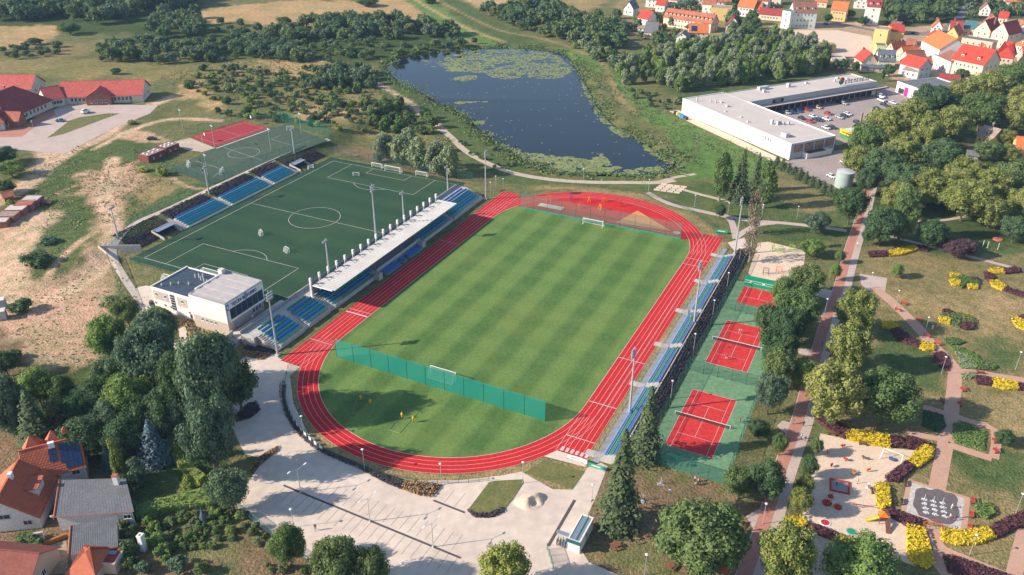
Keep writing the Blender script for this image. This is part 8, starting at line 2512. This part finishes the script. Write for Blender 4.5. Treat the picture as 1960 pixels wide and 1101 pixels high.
for px_, py_, c, lb in [(1504.5, 214.5, 'silver', 'silver car parked at the inner corner of the two halls'), (1515, 213.6, 'blue', 'dark blue car beside the silver one at the hall corner'), (1526.4, 211, 'blue', 'blue car parked in shadow near the hall corner'), (1541.7, 208, 'red', 'red car parked in front of the arcade'), (1563, 204, 'beige', 'beige car parked in front of the arcade'),
  (1612.7, 196, 'silver', 'silver car at the arcade edge'), (1606, 194, 'dark', 'dark car in the arcade shadow'), (1532.4, 225, 'dark', 'dark car nearest the near hall wall'), (1548.3, 231, 'red', 'red car beside the near hall wall'), (1554.3, 221.5, 'white', 'white car in the row behind the red car by the wall'), (1559.6, 227.5, 'dark', 'dark car right of the red car by the wall'), (1566.2, 228.2, 'blue', 'navy car ending the middle row'),
  (1580, 226.2, 'white', 'white hatchback standing alone in the middle lane'), (1582.8, 215.6, 'red', 'dark red car alone in the middle lane'), (1604.7, 222.9, 'silver', 'silver car in the central row'), (1613.5, 219.5, 'dark', 'dark car in the central row'), (1620, 216.5, 'white', 'white car in the central row'), (1638.5, 232, 'dark', 'dark car by the banner flags'), (1579, 243, 'white', 'white car close to the near hall end'), (1590.8, 242.1, 'dark', 'dark car next to the white one near the hall end'),
  (1684.3, 183, 'white', 'white van at the far end of the shopping car park'), (1684.3, 190.4, 'white', 'white car next to the van at the far end'), (1689.6, 198, 'dark', 'dark car under the grove edge at the far end'), (1676.3, 206, 'dark', 'dark car by the grove at the shopping car park'), (1707, 194.3, 'white', 'white car half under the grove trees'), (1590, 336, 'white', 'white car parked beside the round tank'), (1615.6, 310, 'white', 'white car in the service yard near the trees'),
  (115, 238.5, 'teal', 'dark teal car on the school forecourt'), (290, 272, 'dark', 'black car beside the changing cabins'), (85, 397, 'red', 'red car by the brick garages'), (1746, 61, 'dark', 'dark car on the town street'), (1578, 44, 'blue', 'blue car near the pale mansion'), (1822, 45, 'blue', 'blue car at the town roundabout'), (1744, 92, 'dark', 'dark car in the shaded town street'), (1692, 141, 'silver', 'silver car on the grass behind the hall')]:
 car(px_, py_, c, lb, MA if px_ > 1450 else R(5), 1.35 if 'van' in lb else 1.0)
t = car(162, 222, 'white', 'white delivery van on the school forecourt', R(70), 1.55)
# ================================================================ PEOPLE
SKIN = mat('skin', (.48, .29, .20), None, 3, .6)
HAIRM = [mat('hair_dark', (.03, .02, .015)), mat('hair_fair', (.3, .2, .1))]
CLOTH = {k: mat('cloth_' + k, c, None, 5, .9) for k, c in {'white': (.7, .7, .68), 'black': (.03, .03, .035), 'red': (.5, .04, .04), 'blue': (.06, .2, .5), 'grey': (.2, .2, .22), 'navy': (.03, .04, .09), 'pink': (.6, .3, .35), 'tan': (.4, .32, .22)}.items()}
def person_mesh(pose):
 J = {'pel': (0, 0, .96), 'chest': (0, .02, 1.28), 'neck': (0, .01, 1.48), 'head': (0, -.02, 1.60), 'top': (0, -.01, 1.74), 'ls': (-.19, .01, 1.42), 'rs': (.19, .01, 1.42), 'le': (-.25, .03, 1.15), 're': (.25, .03, 1.15), 'lh': (-.26, -.06, .90), 'rh': (.26, -.06, .90),
   'lk': (-.11, -.02, .50), 'rk': (.11, -.02, .50), 'la': (-.11, .02, .09), 'ra': (.11, .02, .09), 'lt': (-.12, -.16, .05), 'rt': (.12, -.16, .05)}
 if pose == 'walk':
  J.update(lk=(-.10, -.16, .52), la=(-.10, -.26, .10), lt=(-.10, -.43, .06), rk=(.10, .02, .50), ra=(.10, .28, .13), rt=(.10, .14, .05), le=(-.25, .12, 1.16), lh=(-.27, .14, .92), re=(.25, -.10, 1.17), rh=(.24, -.26, .98))
 if pose == 'play':
  J.update(chest=(0, -.06, 1.25), neck=(0, -.12, 1.43), head=(0, -.18, 1.54), top=(0, -.19, 1.68), ls=(-.2, -.08, 1.38), rs=(.2, -.08, 1.38), le=(-.34, -.24, 1.22), lh=(-.30, -.46, 1.18), re=(.42, -.12, 1.30), rh=(.62, -.28, 1.30), lk=(-.22, -.12, .50), la=(-.28, .04, .09), lt=(-.31, -.13, .05), rk=(.22, -.10, .50), ra=(.26, .12, .09), rt=(.3, -.05, .05))
 if pose == 'sit':
  J.update(pel=(0, 0, .50), chest=(0, .04, .84), neck=(0, .02, 1.04), head=(0, -.02, 1.16), top=(0, -.02, 1.30), ls=(-.19, .02, .98), rs=(.19, .02, .98), le=(-.25, -.08, .74), re=(.25, -.08, .74), lh=(-.15, -.32, .62), rh=(.15, -.32, .62), lk=(-.13, -.42, .50), rk=(.13, -.42, .50), la=(-.13, -.40, .09), ra=(.13, -.40, .09), lt=(-.13, -.57, .05), rt=(.13, -.57, .05))
 Rd = {'pel': (.15, .11), 'chest': (.17, .12), 'neck': (.06, .06), 'head': (.085, .10), 'top': (.065, .075), 'ls': (.07, .07), 'rs': (.07, .07), 'le': (.047, .047), 're': (.047, .047), 'lh': (.035, .035), 'rh': (.035, .035), 'lk': (.068, .068), 'rk': (.068, .068), 'la': (.045, .045), 'ra': (.045, .045), 'lt': (.04, .035), 'rt': (.04, .035)}
 E_ = [('pel', 'chest'), ('chest', 'neck'), ('neck', 'head'), ('head', 'top'), ('chest', 'ls'), ('ls', 'le'), ('le', 'lh'), ('chest', 'rs'), ('rs', 're'), ('re', 'rh'), ('pel', 'lk'), ('lk', 'la'), ('la', 'lt'), ('pel', 'rk'), ('rk', 'ra'), ('ra', 'rt')]
 nm = list(J)
 me = bpy.data.meshes.new('body')
 me.from_pydata([J[k] for k in nm], [(nm.index(a), nm.index(b)) for a, b in E_], [])
 o = bpy.data.objects.new('tmp', me)
 col.objects.link(o)
 md = o.modifiers.new('s', 'SKIN')
 for i, k in enumerate(nm):
  me.skin_vertices[0].data[i].radius = Rd[k]
  me.skin_vertices[0].data[i].use_root = (k == 'pel')
 md.use_smooth_shade = True
 sd_ = o.modifiers.new('u', 'SUBSURF')
 sd_.levels = 1
 sd_.render_levels = 1
 out = bpy.data.meshes.new_from_object(o.evaluated_get(bpy.context.evaluated_depsgraph_get()))
 bpy.data.objects.remove(o)
 # fingers, nose and ears joined into the same skin
 b = MB()
 for h_, e_ in (('lh', 'le'), ('rh', 're')):
  H_, E2 = Vector(J[h_]), Vector(J[e_])
  d = (H_-E2).normalized()
  s_ = d.cross(Vector((0, 1, 0))).normalized()
  for k in range(4):
   p0 = H_ + d*.02 + s_*(k-1.5)*.018
   b.tube(p0, p0 + d*(.06+.012*(1.5-abs(k-1.5))) + Vector((0, -.015, 0)), .009, .007, 4)
  b.tube(H_+s_*.03, H_+s_*.055+d*.04, .01, .008, 4)
 hd = Vector(J['head'])
 b.tube(hd+Vector((0, -.09, .02)), hd+Vector((0, -.125, .0)), .014, .01, 4)
 for s_ in (-1, 1):
  b.box(hd.x+s_*.088, hd.y, hd.z-.01, .02, .045, .06)
 n0 = len(out.vertices)
 V_ = [v.co[:] for v in out.vertices] + [tuple(v) for v in b.v]
 F_ = [tuple(p.vertices) for p in out.polygons] + [tuple(i+n0 for i in f) for f in b.f]
 m2 = bpy.data.meshes.new('body')
 m2.from_pydata(V_, [], F_)
 pz, hz = J['pel'][2], J['head'][2]
 for k in range(5):
  m2.materials.append(None)
 mi = []
 for p in m2.polygons:
  c = p.center
  if p.index >= len(out.polygons):
   mi.append(0)
  elif c.z > hz-.06:
   mi.append(1 if (c.z > hz+.07 or c.y > J['head'][1]+.035) else 0)
  elif c.z > J['neck'][2]:
   mi.append(0)
  elif min((c-Vector(J['lh'])).length, (c-Vector(J['rh'])).length) < .13:
   mi.append(0)
  elif c.z > pz-.02 and c.y > J['lk'][1]-.02 or abs(c.x) > .235:
   mi.append(2)
  elif c.z < .12:
   mi.append(4)
  else:
   mi.append(3)
 m2.polygons.foreach_set('material_index', mi)
 m2.polygons.foreach_set('use_smooth', [True]*len(mi))
 m2.update()
 return m2
PM = {k: person_mesh(k) for k in ('stand', 'walk', 'play', 'sit')}
def person(px, py, pose, shirt, trs, label, rz=None, s=1.0, world=None, dz=.05, group=None):
 p = world or S(px, py)
 o = mobj('person', PM[pose], None, p + Vector((0, 0, dz)), rnd.uniform(0, 6.28) if rz is None else rz, s)
 for i, m in enumerate((SKIN, rnd.choice(HAIRM), CLOTH[shirt], CLOTH[trs], CLOTH['black'])):
  o.material_slots[i].link = 'OBJECT'
  o.material_slots[i].material = m
 return tag(o, label, 'person', group)
def racket(w, rz, lb):
 t = thing('tennis_racket', lb, 'racket', w, rz)
 MB().tube((0, 0, 0), (.3, 0, .05), .018, .016, 6).obj('handle', DKSTEEL, t)
 m_ = MB()
 for k in range(12):
  t0, t1 = k*.5236, (k+1)*.5236
  m_.tube((.47+.17*math.cos(t0), .13*math.sin(t0), .08), (.47+.17*math.cos(t1), .13*math.sin(t1), .08), .014, .014, 4)
 m_.obj('hoop', DKSTEEL, t)
for px_, py_, sh, tr, lb, rz in ((1416, 636, 'white', 'grey', 'tennis player in white top beyond the net', R(-26)), (1390.5, 686.5, 'navy', 'white', 'tennis player in dark top and white shorts before the net', R(154))):
 p = S(px_, py_)
 person(0, 0, 'play', sh, tr, lb, rz, 1.03, p)
 h_ = Vector((.63, -.33, 1.36))
 c_, n_ = math.cos(rz), math.sin(rz)
 racket(p + Vector((h_.x*c_-h_.y*n_, h_.x*n_+h_.y*c_, h_.z)), rz-.6, 'racket held by the ' + ('player in white' if sh == 'white' else 'player in dark top'))
for a in [(607, 1018, 'walk', 'navy', 'grey', 'person in dark clothes walking across the car park'), (1535, 838, 'walk', 'white', 'black', 'person in white top walking on the promenade'), (1542, 842, 'walk', 'black', 'grey', 'person in black pushing along the promenade'),
   (1519, 809, 'stand', 'navy', 'grey', 'person in navy standing at the promenade bay'), (1539, 813, 'stand', 'black', 'navy', 'person in black standing at the promenade bay'), (1574, 658, 'walk', 'blue', 'navy', 'person in blue walking on the shaded promenade'),
   (1640, 468, 'walk', 'white', 'tan', 'person in white walking the upper promenade'), (1643, 922, 'stand', 'white', 'pink', 'child in white standing by the sandbox', 0, .75), (1664, 930, 'stand', 'white', 'navy', 'adult in white shirt near the playground bench'), (1603, 925, 'sit', 'navy', 'navy', 'child in navy sitting inside the sandbox', 0, .7),
   (1823, 968, 'play', 'white', 'white', 'child in white running through the fountain', 1.0, .8), (1820, 987, 'walk', 'white', 'pink', 'child in pale clothes at the fountain edge', 2, .75), (1828, 992, 'stand', 'red', 'red', 'child in red standing at the fountain', 1, .75), (1837, 987, 'stand', 'blue', 'navy', 'child in blue standing at the fountain', 4, .8),
   (1805, 766, 'sit', 'blue', 'navy', 'person in blue on the bench by the park path'), (1339, 925, 'stand', 'white', 'navy', 'person in white in the group behind the near court'), (1332, 921, 'stand', 'pink', 'navy', 'person in pink in the group behind the near court'), (1335, 928, 'sit', 'tan', 'grey', 'person in tan sitting in the group behind the near court'),
   (1418, 806, 'stand', 'red', 'navy', 'person in red at the corner of the near court'), (1425, 808, 'stand', 'blue', 'black', 'person in blue at the corner of the near court'), (1431, 805, 'stand', 'black', 'grey', 'person in black at the corner of the near court'), (382, 312, 'stand', 'black', 'navy', 'footballer in black on the small pitch'), (387, 336, 'walk', 'black', 'pink', 'footballer in dark shirt near the small pitch goal'),
   (972, 328, 'walk', 'black', 'black', 'person in black walking the pond path'), (1784, 627, 'stand', 'white', 'white', 'person in white beside the park path lamp'), (1322, 611, 'stand', 'white', 'grey', 'person in white on the low stand steps'), (1318, 600, 'stand', 'black', 'navy', 'person in black on the low stand')]:
 person(*a)
# ================================================================ PARK FURNITURE
RED = mat('red_paint', (.45, .05, .035), None, 2, .6)
WOODB = mat('brown_wood', (.16, .07, .045), None, 2, .7)
def bench(px, py, rz, label, m=RED, group=None):
 t = thing('park_bench', label, 'bench', S(px, py) + Vector((0, 0, .03)), rz, group)
 for k in range(3):
  MB().box(0, -.18+k*.18, .44, 1.8, .14, .05).obj('seat_slat', m, t)
 for k in range(2):
  MB().box(0, .30, .62+k*.2, 1.8, .05, .14).obj('back_slat', m, t)
 for s in (-.75, .75):
  MB().box(s, 0, 0, .08, .5, .44).obj('leg', DKSTEEL, t)
  MB().box(s, .34, .44, .06, .05, .45).obj('back_post', DKSTEEL, t)
for px_, py_, rz, lb in [(1730, 578, R(-45), 'red bench on the lawn side of the upper park path'), (1719, 590, R(135), 'red bench at the lamp of the upper park path'), (1758.5, 609, R(-45), 'red bench in the linden shadow'), (1775, 640, R(135), 'red bench facing the oval bed'), (1794, 655, R(-50), 'red bench between golden hedge and path'), (1877, 710, R(170), 'red bench on the eastern path'), (1843, 742, R(-95), 'red bench right of the main path'), (1838, 770, R(-95), 'red bench near the path crossing'),
       (1805, 764, R(85), 'bench left of the main path'), (1863, 955, R(-110), 'red bench at the fountain by the shrub ring'), (1861, 982, R(-110), 'red bench in the middle of the fountain side'), (1858, 1006, R(-110), 'red bench at the fountain near the curved hedge'), (1904, 840, R(-100), 'red bench at the brick loop'), (1906, 859, R(-100), 'red bench at the lower brick loop')]:
 bench(px_, py_, rz, lb)
for px_, py_, rz, lb in [(1735, 923, R(70), 'dark bench at the fountain corner'), (1728, 958, R(70), 'dark bench on the left of the fountain'), (1594, 829, R(-25), 'brown bench before the purple playground hedge'), (1653, 848, R(-15), 'brown bench under the golden playground hedge'), (1671, 937, R(80), 'brown bench beside the golden playground block'), (1425, 1004, R(60), 'red-brown bench in the paved bay'), (1553, 560, R(-20), 'bench in the shaded promenade bay')]:
 bench(px_, py_, rz, lb, WOODB)
for k, (px_, py_) in enumerate(((1181.5, 1047), (1287.6, 1084))):
 t = thing('picnic_table', ['brown picnic table on the worn lawn beside the gatehouse', 'brown picnic table under the large lawn tree'][k], 'picnic table', S(px_, py_), R(20+k*30))
 PT = mat('picnic_wood', (.26, .10, .06), None, 2, .7)
 for j in range(4):
  MB().box(0, -.36+j*.24, .74, 2.0, .2, .05).obj('top_board', PT, t)
 for s in (-1, 1):
  MB().box(0, s*.85, .44, 2.0, .3, .05).obj('seat', PT, t)
  m_ = MB().box(s*.7, 0, .66, .1, .9, .08)
  m_.tube((s*.7, -.8, 0), (s*.7, -.25, .74), .05, .05, 4).tube((s*.7, .8, 0), (s*.7, .25, .74), .05, .05, 4)
  m_.box(s*.7, 0, .36, .08, 1.9, .08)
  m_.obj('trestle', PT, t)
# exercise machines on the lawn by the spruces
for k, (px_, py_) in enumerate(((1267, 925), (1233, 957), (1315, 966), (1206, 1015), (1268, 1040))):
 t = thing('exercise_machine', ['outdoor exercise machine behind the near court fence', 'outdoor exercise machine beside the big spruce', 'teal exercise machine in the middle of the lawn', 'outdoor exercise machine by the gatehouse lawn', 'exercise machine on a green mat near the picnic lawn'][k], 'exercise machine', S(px_, py_), k*1.1)
 GM = mat('gym_grey', (.45, .47, .48), None, 2, .4)
 MB().box(0, 0, 0, 1.6, .9, .06).obj('base_mat', mat('mat_green', (.1, .3, .14)) if k in (2, 4) else CONC_D, t)
 MB().tube((0, 0, .06), (0, 0, 1.9), .08, .07).obj('post', GM, t)
 for s in (-1, 1):
  MB().tube((0, 0, 1.3), (.1, s*.5, 1.5), .04).tube((.1, s*.5, 1.5), (.3, s*.5, 1.1), .035).obj('arm', GM, t)
  MB().tube((0, s*.1, .5), (s*.5, s*.3, .25), .04).obj('link', GM, t)
  MB().box(s*.5, s*.3, .2, .45, .16, .05).obj('footplate', mat('gym_teal', (.03, .25, .25)), t)
# ---- playground
OR = mat('orange_plastic', (.70, .17, .02), None, 2, .5)
PRED = mat('red_plastic', (.55, .03, .03), None, 2, .5)
PYEL = mat('yellow_plastic', (.72, .48, .03), None, 2, .5)
for k, (px_, py_, m, lb) in enumerate(((1614, 853, PRED, 'red spring rider near the upper bench'), (1585, 866, OR, 'orange spring rider near the verge'), (1620, 879, PRED, 'red spring rider in the upper sand'), (1593, 890, RED, 'dull red spring rider in tree shade'), (1654, 875, WOODB, 'brown spring rider in the open sand'), (1663, 899, OR, 'orange spring rider in front of the swing'), (1635, 905, OR, 'tall orange spring rider above the sandbox'))):
 t = thing('spring_rider', lb, 'spring rider', S(px_, py_), k*1.3)
 m_ = MB()
 for j in range(16):
  a0, a1 = j*.9, (j+1)*.9
  m_.tube((.12*math.cos(a0), .12*math.sin(a0), .03+j*.025), (.12*math.cos(a1), .12*math.sin(a1), .055+j*.025), .025, .025, 4)
 m_.obj('spring', DKSTEEL, t)
 MB().ell((0, 0, .62), (.6, .2, .22), 10, 6).ell((.45, 0, .9), (.2, .13, .25), 8, 6).obj('rider_body', m, t)
 MB().tube((.25, -.3, .95), (.25, .3, .95), .03, .03, 6).obj('handle', DKSTEEL, t)
 MB().box(-.15, 0, .82, .5, .34, .06).obj('seat', m, t)
q = S(1708, 877)
t = thing('swing', 'white A-frame swing with a nest seat at the purple hedge', 'swing', q, R(-38))
for s in (-1, 1):
 for u in (-1, 1):
  MB().tube((s*2.2, u*1.2, 0), (s*2.0, 0, 2.5), .07, .07, 7).obj('leg', WHITE, t)
MB().tube((-2.1, 0, 2.5), (2.1, 0, 2.5), .07, .07, 7).obj('crossbar', WHITE, t)
MB().tube((0, 0, .45), (0, 0, .55), .65, .65, 16).obj('nest_seat', mat('nest_blue', (.08, .12, .3)), t)
MB().tube((-.6, 0, .5), (-.5, 0, 2.5), .02, .02, 4).tube((.6, 0, .5), (.5, 0, 2.5), .02, .02, 4).obj('rope', DKSTEEL, t)
q = S(1609, 928)
t = thing('sandbox', 'square sandbox with red wooden frame', 'sandbox', q, R(-18))
for s in (-1, 1):
 MB().box(s*1.85, 0, 0, .3, 4.0, .35).obj('frame_board', PRED if s > 0 else RED, t)
 MB().box(0, s*1.85, 0, 3.4, .3, .35).obj('frame_board', RED, t)
MB().box(0, 0, 0, 3.38, 3.38, .12).obj('sand_fill', mat('grey_sand', (.33, .31, .30), None, .8), t)
for k, (px_, py_) in enumerate(((1585, 960), (1606, 968), (1592, 948))):
 t = thing('roundabout', ['large red roundabout below the sandbox', 'small red roundabout beside the large one', 'red spinner seat behind the large roundabout'][k], 'roundabout', S(px_, py_), k)
 r_ = (1.0, .8, .6)[k]
 MB().tube((0, 0, .2), (0, 0, .3), r_, r_, 16).obj('platform', PRED, t)
 MB().tube((0, 0, 0), (0, 0, .9), .08).obj('hub', DKSTEEL, t)
 for j in range(4):
  a0 = j*1.57
  MB().tube((.85*r_*math.cos(a0), .85*r_*math.sin(a0), .3), (.85*r_*math.cos(a0), .85*r_*math.sin(a0), .95), .04).tube((.85*r_*math.cos(a0), .85*r_*math.sin(a0), .95), (0, 0, .9), .035).obj('handrail', PRED, t)
  MB().box(.6*r_*math.cos(a0), .6*r_*math.sin(a0), .42, .3, .3, .05, a0).obj('seat', OR, t)
q = S(1653, 966)
t = thing('seesaw', 'long red seesaw on the lower sand', 'seesaw', q, R(-20))
MB().tube((-2.0, 0, .3), (2.0, 0, .75), .06, .06, 6).obj('beam', PRED, t)
MB().tube((0, -.3, 0), (0, 0, .55), .05).tube((0, .3, 0), (0, 0, .55), .05).obj('stand', DKSTEEL, t)
for s, z in ((-1, .3), (1, .75)):
 MB().box(s*1.9, 0, z+.02, .45, .3, .05).obj('seat', OR, t)
 MB().tube((s*1.55, -.2, z+.3), (s*1.55, .2, z+.3), .02).tube((s*1.55, 0, z), (s*1.55, 0, z+.3), .02).obj('handle', DKSTEEL, t)
q = S(1690, 995)
t = thing('play_tower', 'orange play tower with yellow slide and brown climbing ramp', 'play tower', q, R(-8))
for x, y in ((-.7, -.7), (.7, -.7), (.7, .7), (-.7, .7)):
 MB().tube((x, y, 0), (x, y, 2.2), .07).obj('post', WOODB, t)
MB().box(0, 0, 1.15, 1.5, 1.5, .1).obj('deck', WOODB, t)
MB().box(0, 0, 1.3, 1.5, .08, .6).box(0, .7, 1.3, 1.5, .08, .6).obj('side_panel', OR, t)
m_ = MB()
m_.add([(-.95, -.95, 2.1), (.95, -.95, 2.1), (.95, .95, 2.1), (-.95, .95, 2.1), (0, 0, 2.9)], [(0, 1, 4), (1, 2, 4), (2, 3, 4), (3, 0, 4), (3, 2, 1, 0)])
m_.obj('roof', OR, t)
m_ = MB()
for k in range(6):
 f0, f1 = k/6, (k+1)/6
 z0, z1 = 1.2*(1-f0)**1.3+.1, 1.2*(1-f1)**1.3+.1
 x0_, x1_ = -.7-2.4*f0, -.7-2.4*f1
 m_.add([(x0_, -.35, z0), (x0_, .35, z0), (x1_, .35, z1), (x1_, -.35, z1)], [(0, 1, 2, 3)])
 for s in (-.35, .35):
  m_.add([(x0_, s, z0), (x1_, s, z1), (x1_, s, z1+.2), (x0_, s, z0+.2)], [(0, 1, 2, 3)])
m_.obj('slide', PYEL, t)
m_ = MB()
m_.add([(.3, -.75, 1.2), (1.3, -.75, 1.2), (1.1, -3.2, .05), (.1, -3.2, .05), (.3, -.75, 1.1), (1.3, -.75, 1.1)], [(0, 3, 2, 1), (1, 2, 5), (0, 4, 3)])
m_.obj('climbing_ramp', WOODB, t)
for k, (px_, py_, m, lb) in enumerate(((1632, 1014, mat('tramp_green', (.02, .30, .14)), 'round green trampoline at the lower playground edge'), (1582, 997, PRED, 'red wheel seat in a pale ring at the lower playground'))):
 t = thing('trampoline' if k == 0 else 'ring_seat', lb, 'trampoline' if k == 0 else 'seat', S(px_, py_), 0)
 MB().tube((0, 0, .0), (0, 0, .12), 1.15, 1.1, 20).obj('rim', WHITE if k else mat('rim_grey', (.4, .4, .42)), t)
 MB().tube((0, 0, .12), (0, 0, .17), .85, .8, 20).obj('bed', m, t)
q = S(1578, 1075)
t = thing('climbing_net', 'rope climbing pyramid below the playground', 'climbing net', q, .4)
MB().tube((0, 0, 0), (0, 0, 4.2), .09).obj('mast', DKSTEEL, t)
m_ = MB()
for k in range(6):
 a0 = k*1.047
 m_.tube((3*math.cos(a0), 3*math.sin(a0), 0), (0, 0, 4.0), .025, .025, 4)
 for f in (.25, .5, .75):
  a1 = a0+1.047
  m_.tube((3*f*math.cos(a0), 3*f*math.sin(a0), 4*(1-f)), (3*f*math.cos(a1), 3*f*math.sin(a1), 4*(1-f)), .02, .02, 4)
m_.obj('rope_net', mat('rope_teal', (.15, .25, .25)), t)
for k, (px_, py_) in enumerate(((1654, 1032), (1745, 1027))):
 t = thing('waste_bin', ['dark bin on a post at the lower sand', 'dark bin set in the largest golden hedge'][k], 'bin', S(px_, py_), 0)
 MB().tube((0, 0, 0), (0, 0, 1.0), .05).obj('post', DKSTEEL, t)
 MB().tube((0, 0, .5), (0, 0, 1.1), .25, .3, 10).obj('drum', DKSTEEL, t)
# play equipment in the red yard and sand yard
def frame_toy(px, py, label, m, h=2.2, w_=1.6):
 t = thing('play_apparatus', label, 'play frame', S(px, py) + Vector((0, 0, .06)), rnd.uniform(0, 3))
 for s in (-1, 1):
  MB().tube((s*w_/2, -.6, 0), (s*w_/2, 0, h), .09, .07).tube((s*w_/2, .6, 0), (s*w_/2, 0, h), .09, .07).obj('side_frame', m, t)
 MB().tube((-w_/2, 0, h), (w_/2, 0, h), .08).obj('top_bar', m, t)
 for k in range(3):
  MB().tube((-w_/2, -.15*k, h*.25*(k+1)), (w_/2, -.15*k, h*.25*(k+1)), .05).obj('rung', m, t)
for px_, py_, lb, m in ((1050, 385, 'orange bar frame at the sand pit end of the red yard', OR), (1092, 382, 'purple bar frame in the red yard', mat('purple_paint', (.3, .1, .3))), (1108, 398, 'orange A-frame in the red yard', OR), (1127, 386, 'orange panel frame in the red yard', OR), (1156, 385, 'tall orange climbing frame in the red yard', OR), (1148, 402, 'green and yellow frame in the red yard', PYEL), (1186, 394, 'low red frame in the red yard', PRED),
      (1465, 522, 'dark timber play hut frame in the sand yard', WOODB), (1490, 519, 'orange-topped timber frame in the sand yard', OR), (1492, 480, 'light green hoop in the sand yard', mat('lime_paint', (.3, .5, .08))), (1515, 478, 'lime green hoop by the sand yard edge', mat('lime_paint', (1, 1, 1))), (1478, 476, 'pale green hoop in the sand yard', mat('lime_paint', (1, 1, 1)))):
 frame_toy(px_, py_, lb, m)
# ---- fountain
WAT, nt, b = _mat('water_spray')
b.inputs['Base Color'].default_value = (.85, .86, .87, 1)
b.inputs['Roughness'].default_value = .5
tr_ = nt.nodes.new('ShaderNodeBsdfTransparent')
ms = nt.nodes.new('ShaderNodeMixShader')
ms.inputs[0].default_value = .4
nt.links.new(tr_.outputs[0], ms.inputs[1]); nt.links.new(b.outputs[0], ms.inputs[2]); nt.links.new(ms.outputs[0], nt.nodes['Material Output'].inputs[0])
ft = thing('fountain', 'dark stone fountain with nine white water jets', 'fountain', S(1793, 968) + Vector((0, 0, .05)), R(-18))
for i in range(3):
 for j in range(4):
  x, y = (i-1)*1.75 - .2, (j-1.5)*1.35
  m_ = MB()
  h_ = 1.5 if j == 3 else .5
  m_.tube((x, y, 0), (x, y, h_), .07, .03, 6)
  for k in range(34):
   a0, r0 = rnd.uniform(0, 6.28), rnd.random()**.6*.5
   m_.box(x+r0*1.2*math.cos(a0), y+r0*.8*math.sin(a0), 0, rnd.uniform(.1, .3), rnd.uniform(.08, .2), rnd.uniform(.02, .14), a0)
  m_.obj('water_jet', WAT, ft)['kind'] = 'stuff'
t = thing('garden_arch', 'red metal arch spanning the path below the fountain', 'arch', S(1788, 1012), R(-20))
for dy in (-.45, .45):
 m_ = MB()
 for k in range(12):
  a0, a1 = math.pi*k/12, math.pi*(k+1)/12
  m_.tube((1.9*math.cos(a0), dy, .2+2.5*math.sin(a0)), (1.9*math.cos(a1), dy, .2+2.5*math.sin(a1)), .05, .05, 5)
 m_.obj('hoop', RED, t)
m_ = MB()
for k in range(11):
 a0 = math.pi*(k+1)/12
 m_.tube((1.9*math.cos(a0), -.45, .2+2.5*math.sin(a0)), (1.9*math.cos(a0), .45, .2+2.5*math.sin(a0)), .03, .03, 4)
m_.obj('cross_bar', RED, t)
for k, (px_, py_) in enumerate(((1363, 1096), (1385, 1100))):
 t = thing('parasol', ['red parasol under the large lawn tree', 'second red parasol under the large lawn tree'][k], 'parasol', S(px_, py_), 0)
 MB().tube((0, 0, 0), (0, 0, 2.3), .04).obj('pole', STEEL, t)
 m_ = MB().tube((0, 0, 1.9), (0, 0, 2.4), 1.2, .05, 8, False)
 m_.obj('canopy', PRED, t)
q = S(1909, 453)
t = thing('red_play_disc', 'red disc roundabout on the park lawn near the plums', 'roundabout', q)
MB().tube((0, 0, 0), (0, 0, .3), 1.6, 1.5, 20).obj('disc', mat('coral_paint', (.5, .12, .08)), t)
MB().tube((0, 0, .3), (0, 0, .9), .07).obj('hub', DKSTEEL, t)
for k, (px_, py_) in enumerate(((1880, 467), (1889, 469), (1909, 472))):
 t = thing('bar_post', 'white exercise post on the park lawn', 'post', S(px_, py_), 0, 'white posts on the park lawn')
 MB().tube((0, 0, 0), (0, 0, 2.4), .07).obj('pole', WHITE, t)
 MB().tube((0, 0, 0), (0, 0, .1), .2, .2, 8).obj('base', CONC, t)
# ================================================================ LABELS OF LAMPS AND GROVE TREES BY THEIR NEAREST LANDMARK
tops = [o for o in col.objects if o.parent is None and 'category' in o]
marks = [o for o in tops if 'group' not in o and o['category'] in ('bench', 'hedge', 'flower bed', 'shop', 'tank', 'house', 'floodlight', 'picnic table', 'shopping centre', 'car', 'net', 'sandbox', 'spruce', 'goal', 'gatehouse', 'climbing net')]
base = {'park lamps': 'slim park lamp near the', 'lamps on the northern path': 'path lamp near the', 'lamps between stand and courts': 'stand-side lamp near the', 'lamps around the near bend': 'walk lamp near the', 'school lamps': 'forecourt lamp near the',
  'golden-green grove trees': 'golden-green grove tree near the', 'deep green grove trees': 'deep green grove tree near the', 'street trees of the town': 'street tree near the', 'yellow training dummies': None}
seen = {}
for o in tops:
 b_ = base.get(o.get('group'))
 if not b_:
  continue
 for q in sorted(marks, key=lambda q: (q.location.xy-o.location.xy).length)[:3]:
  lb = ' '.join((b_ + ' ' + q['label']).split()[:16])
  if lb not in seen:
   seen[lb] = o
   o['label'] = lb
   break
# ================================================================ AIR
m = bpy.data.materials.new('haze')
m.use_nodes = True
nt = m.node_tree
nt.nodes.remove(nt.nodes['Principled BSDF'])
v = nt.nodes.new('ShaderNodeVolumePrincipled')
v.inputs['Color'].default_value = (.42, .66, 1.0, 1)
v.inputs['Density'].default_value = .00008
v.inputs['Anisotropy'].default_value = 0
nt.links.new(v.outputs[0], nt.nodes['Material Output'].inputs['Volume'])
o = MB().box(0, 520, -3.4, 2700, 1340, 130.5).obj('haze', m)
o['kind'] = 'stuff'
tag(o, 'thin summer haze over the whole town', 'haze')
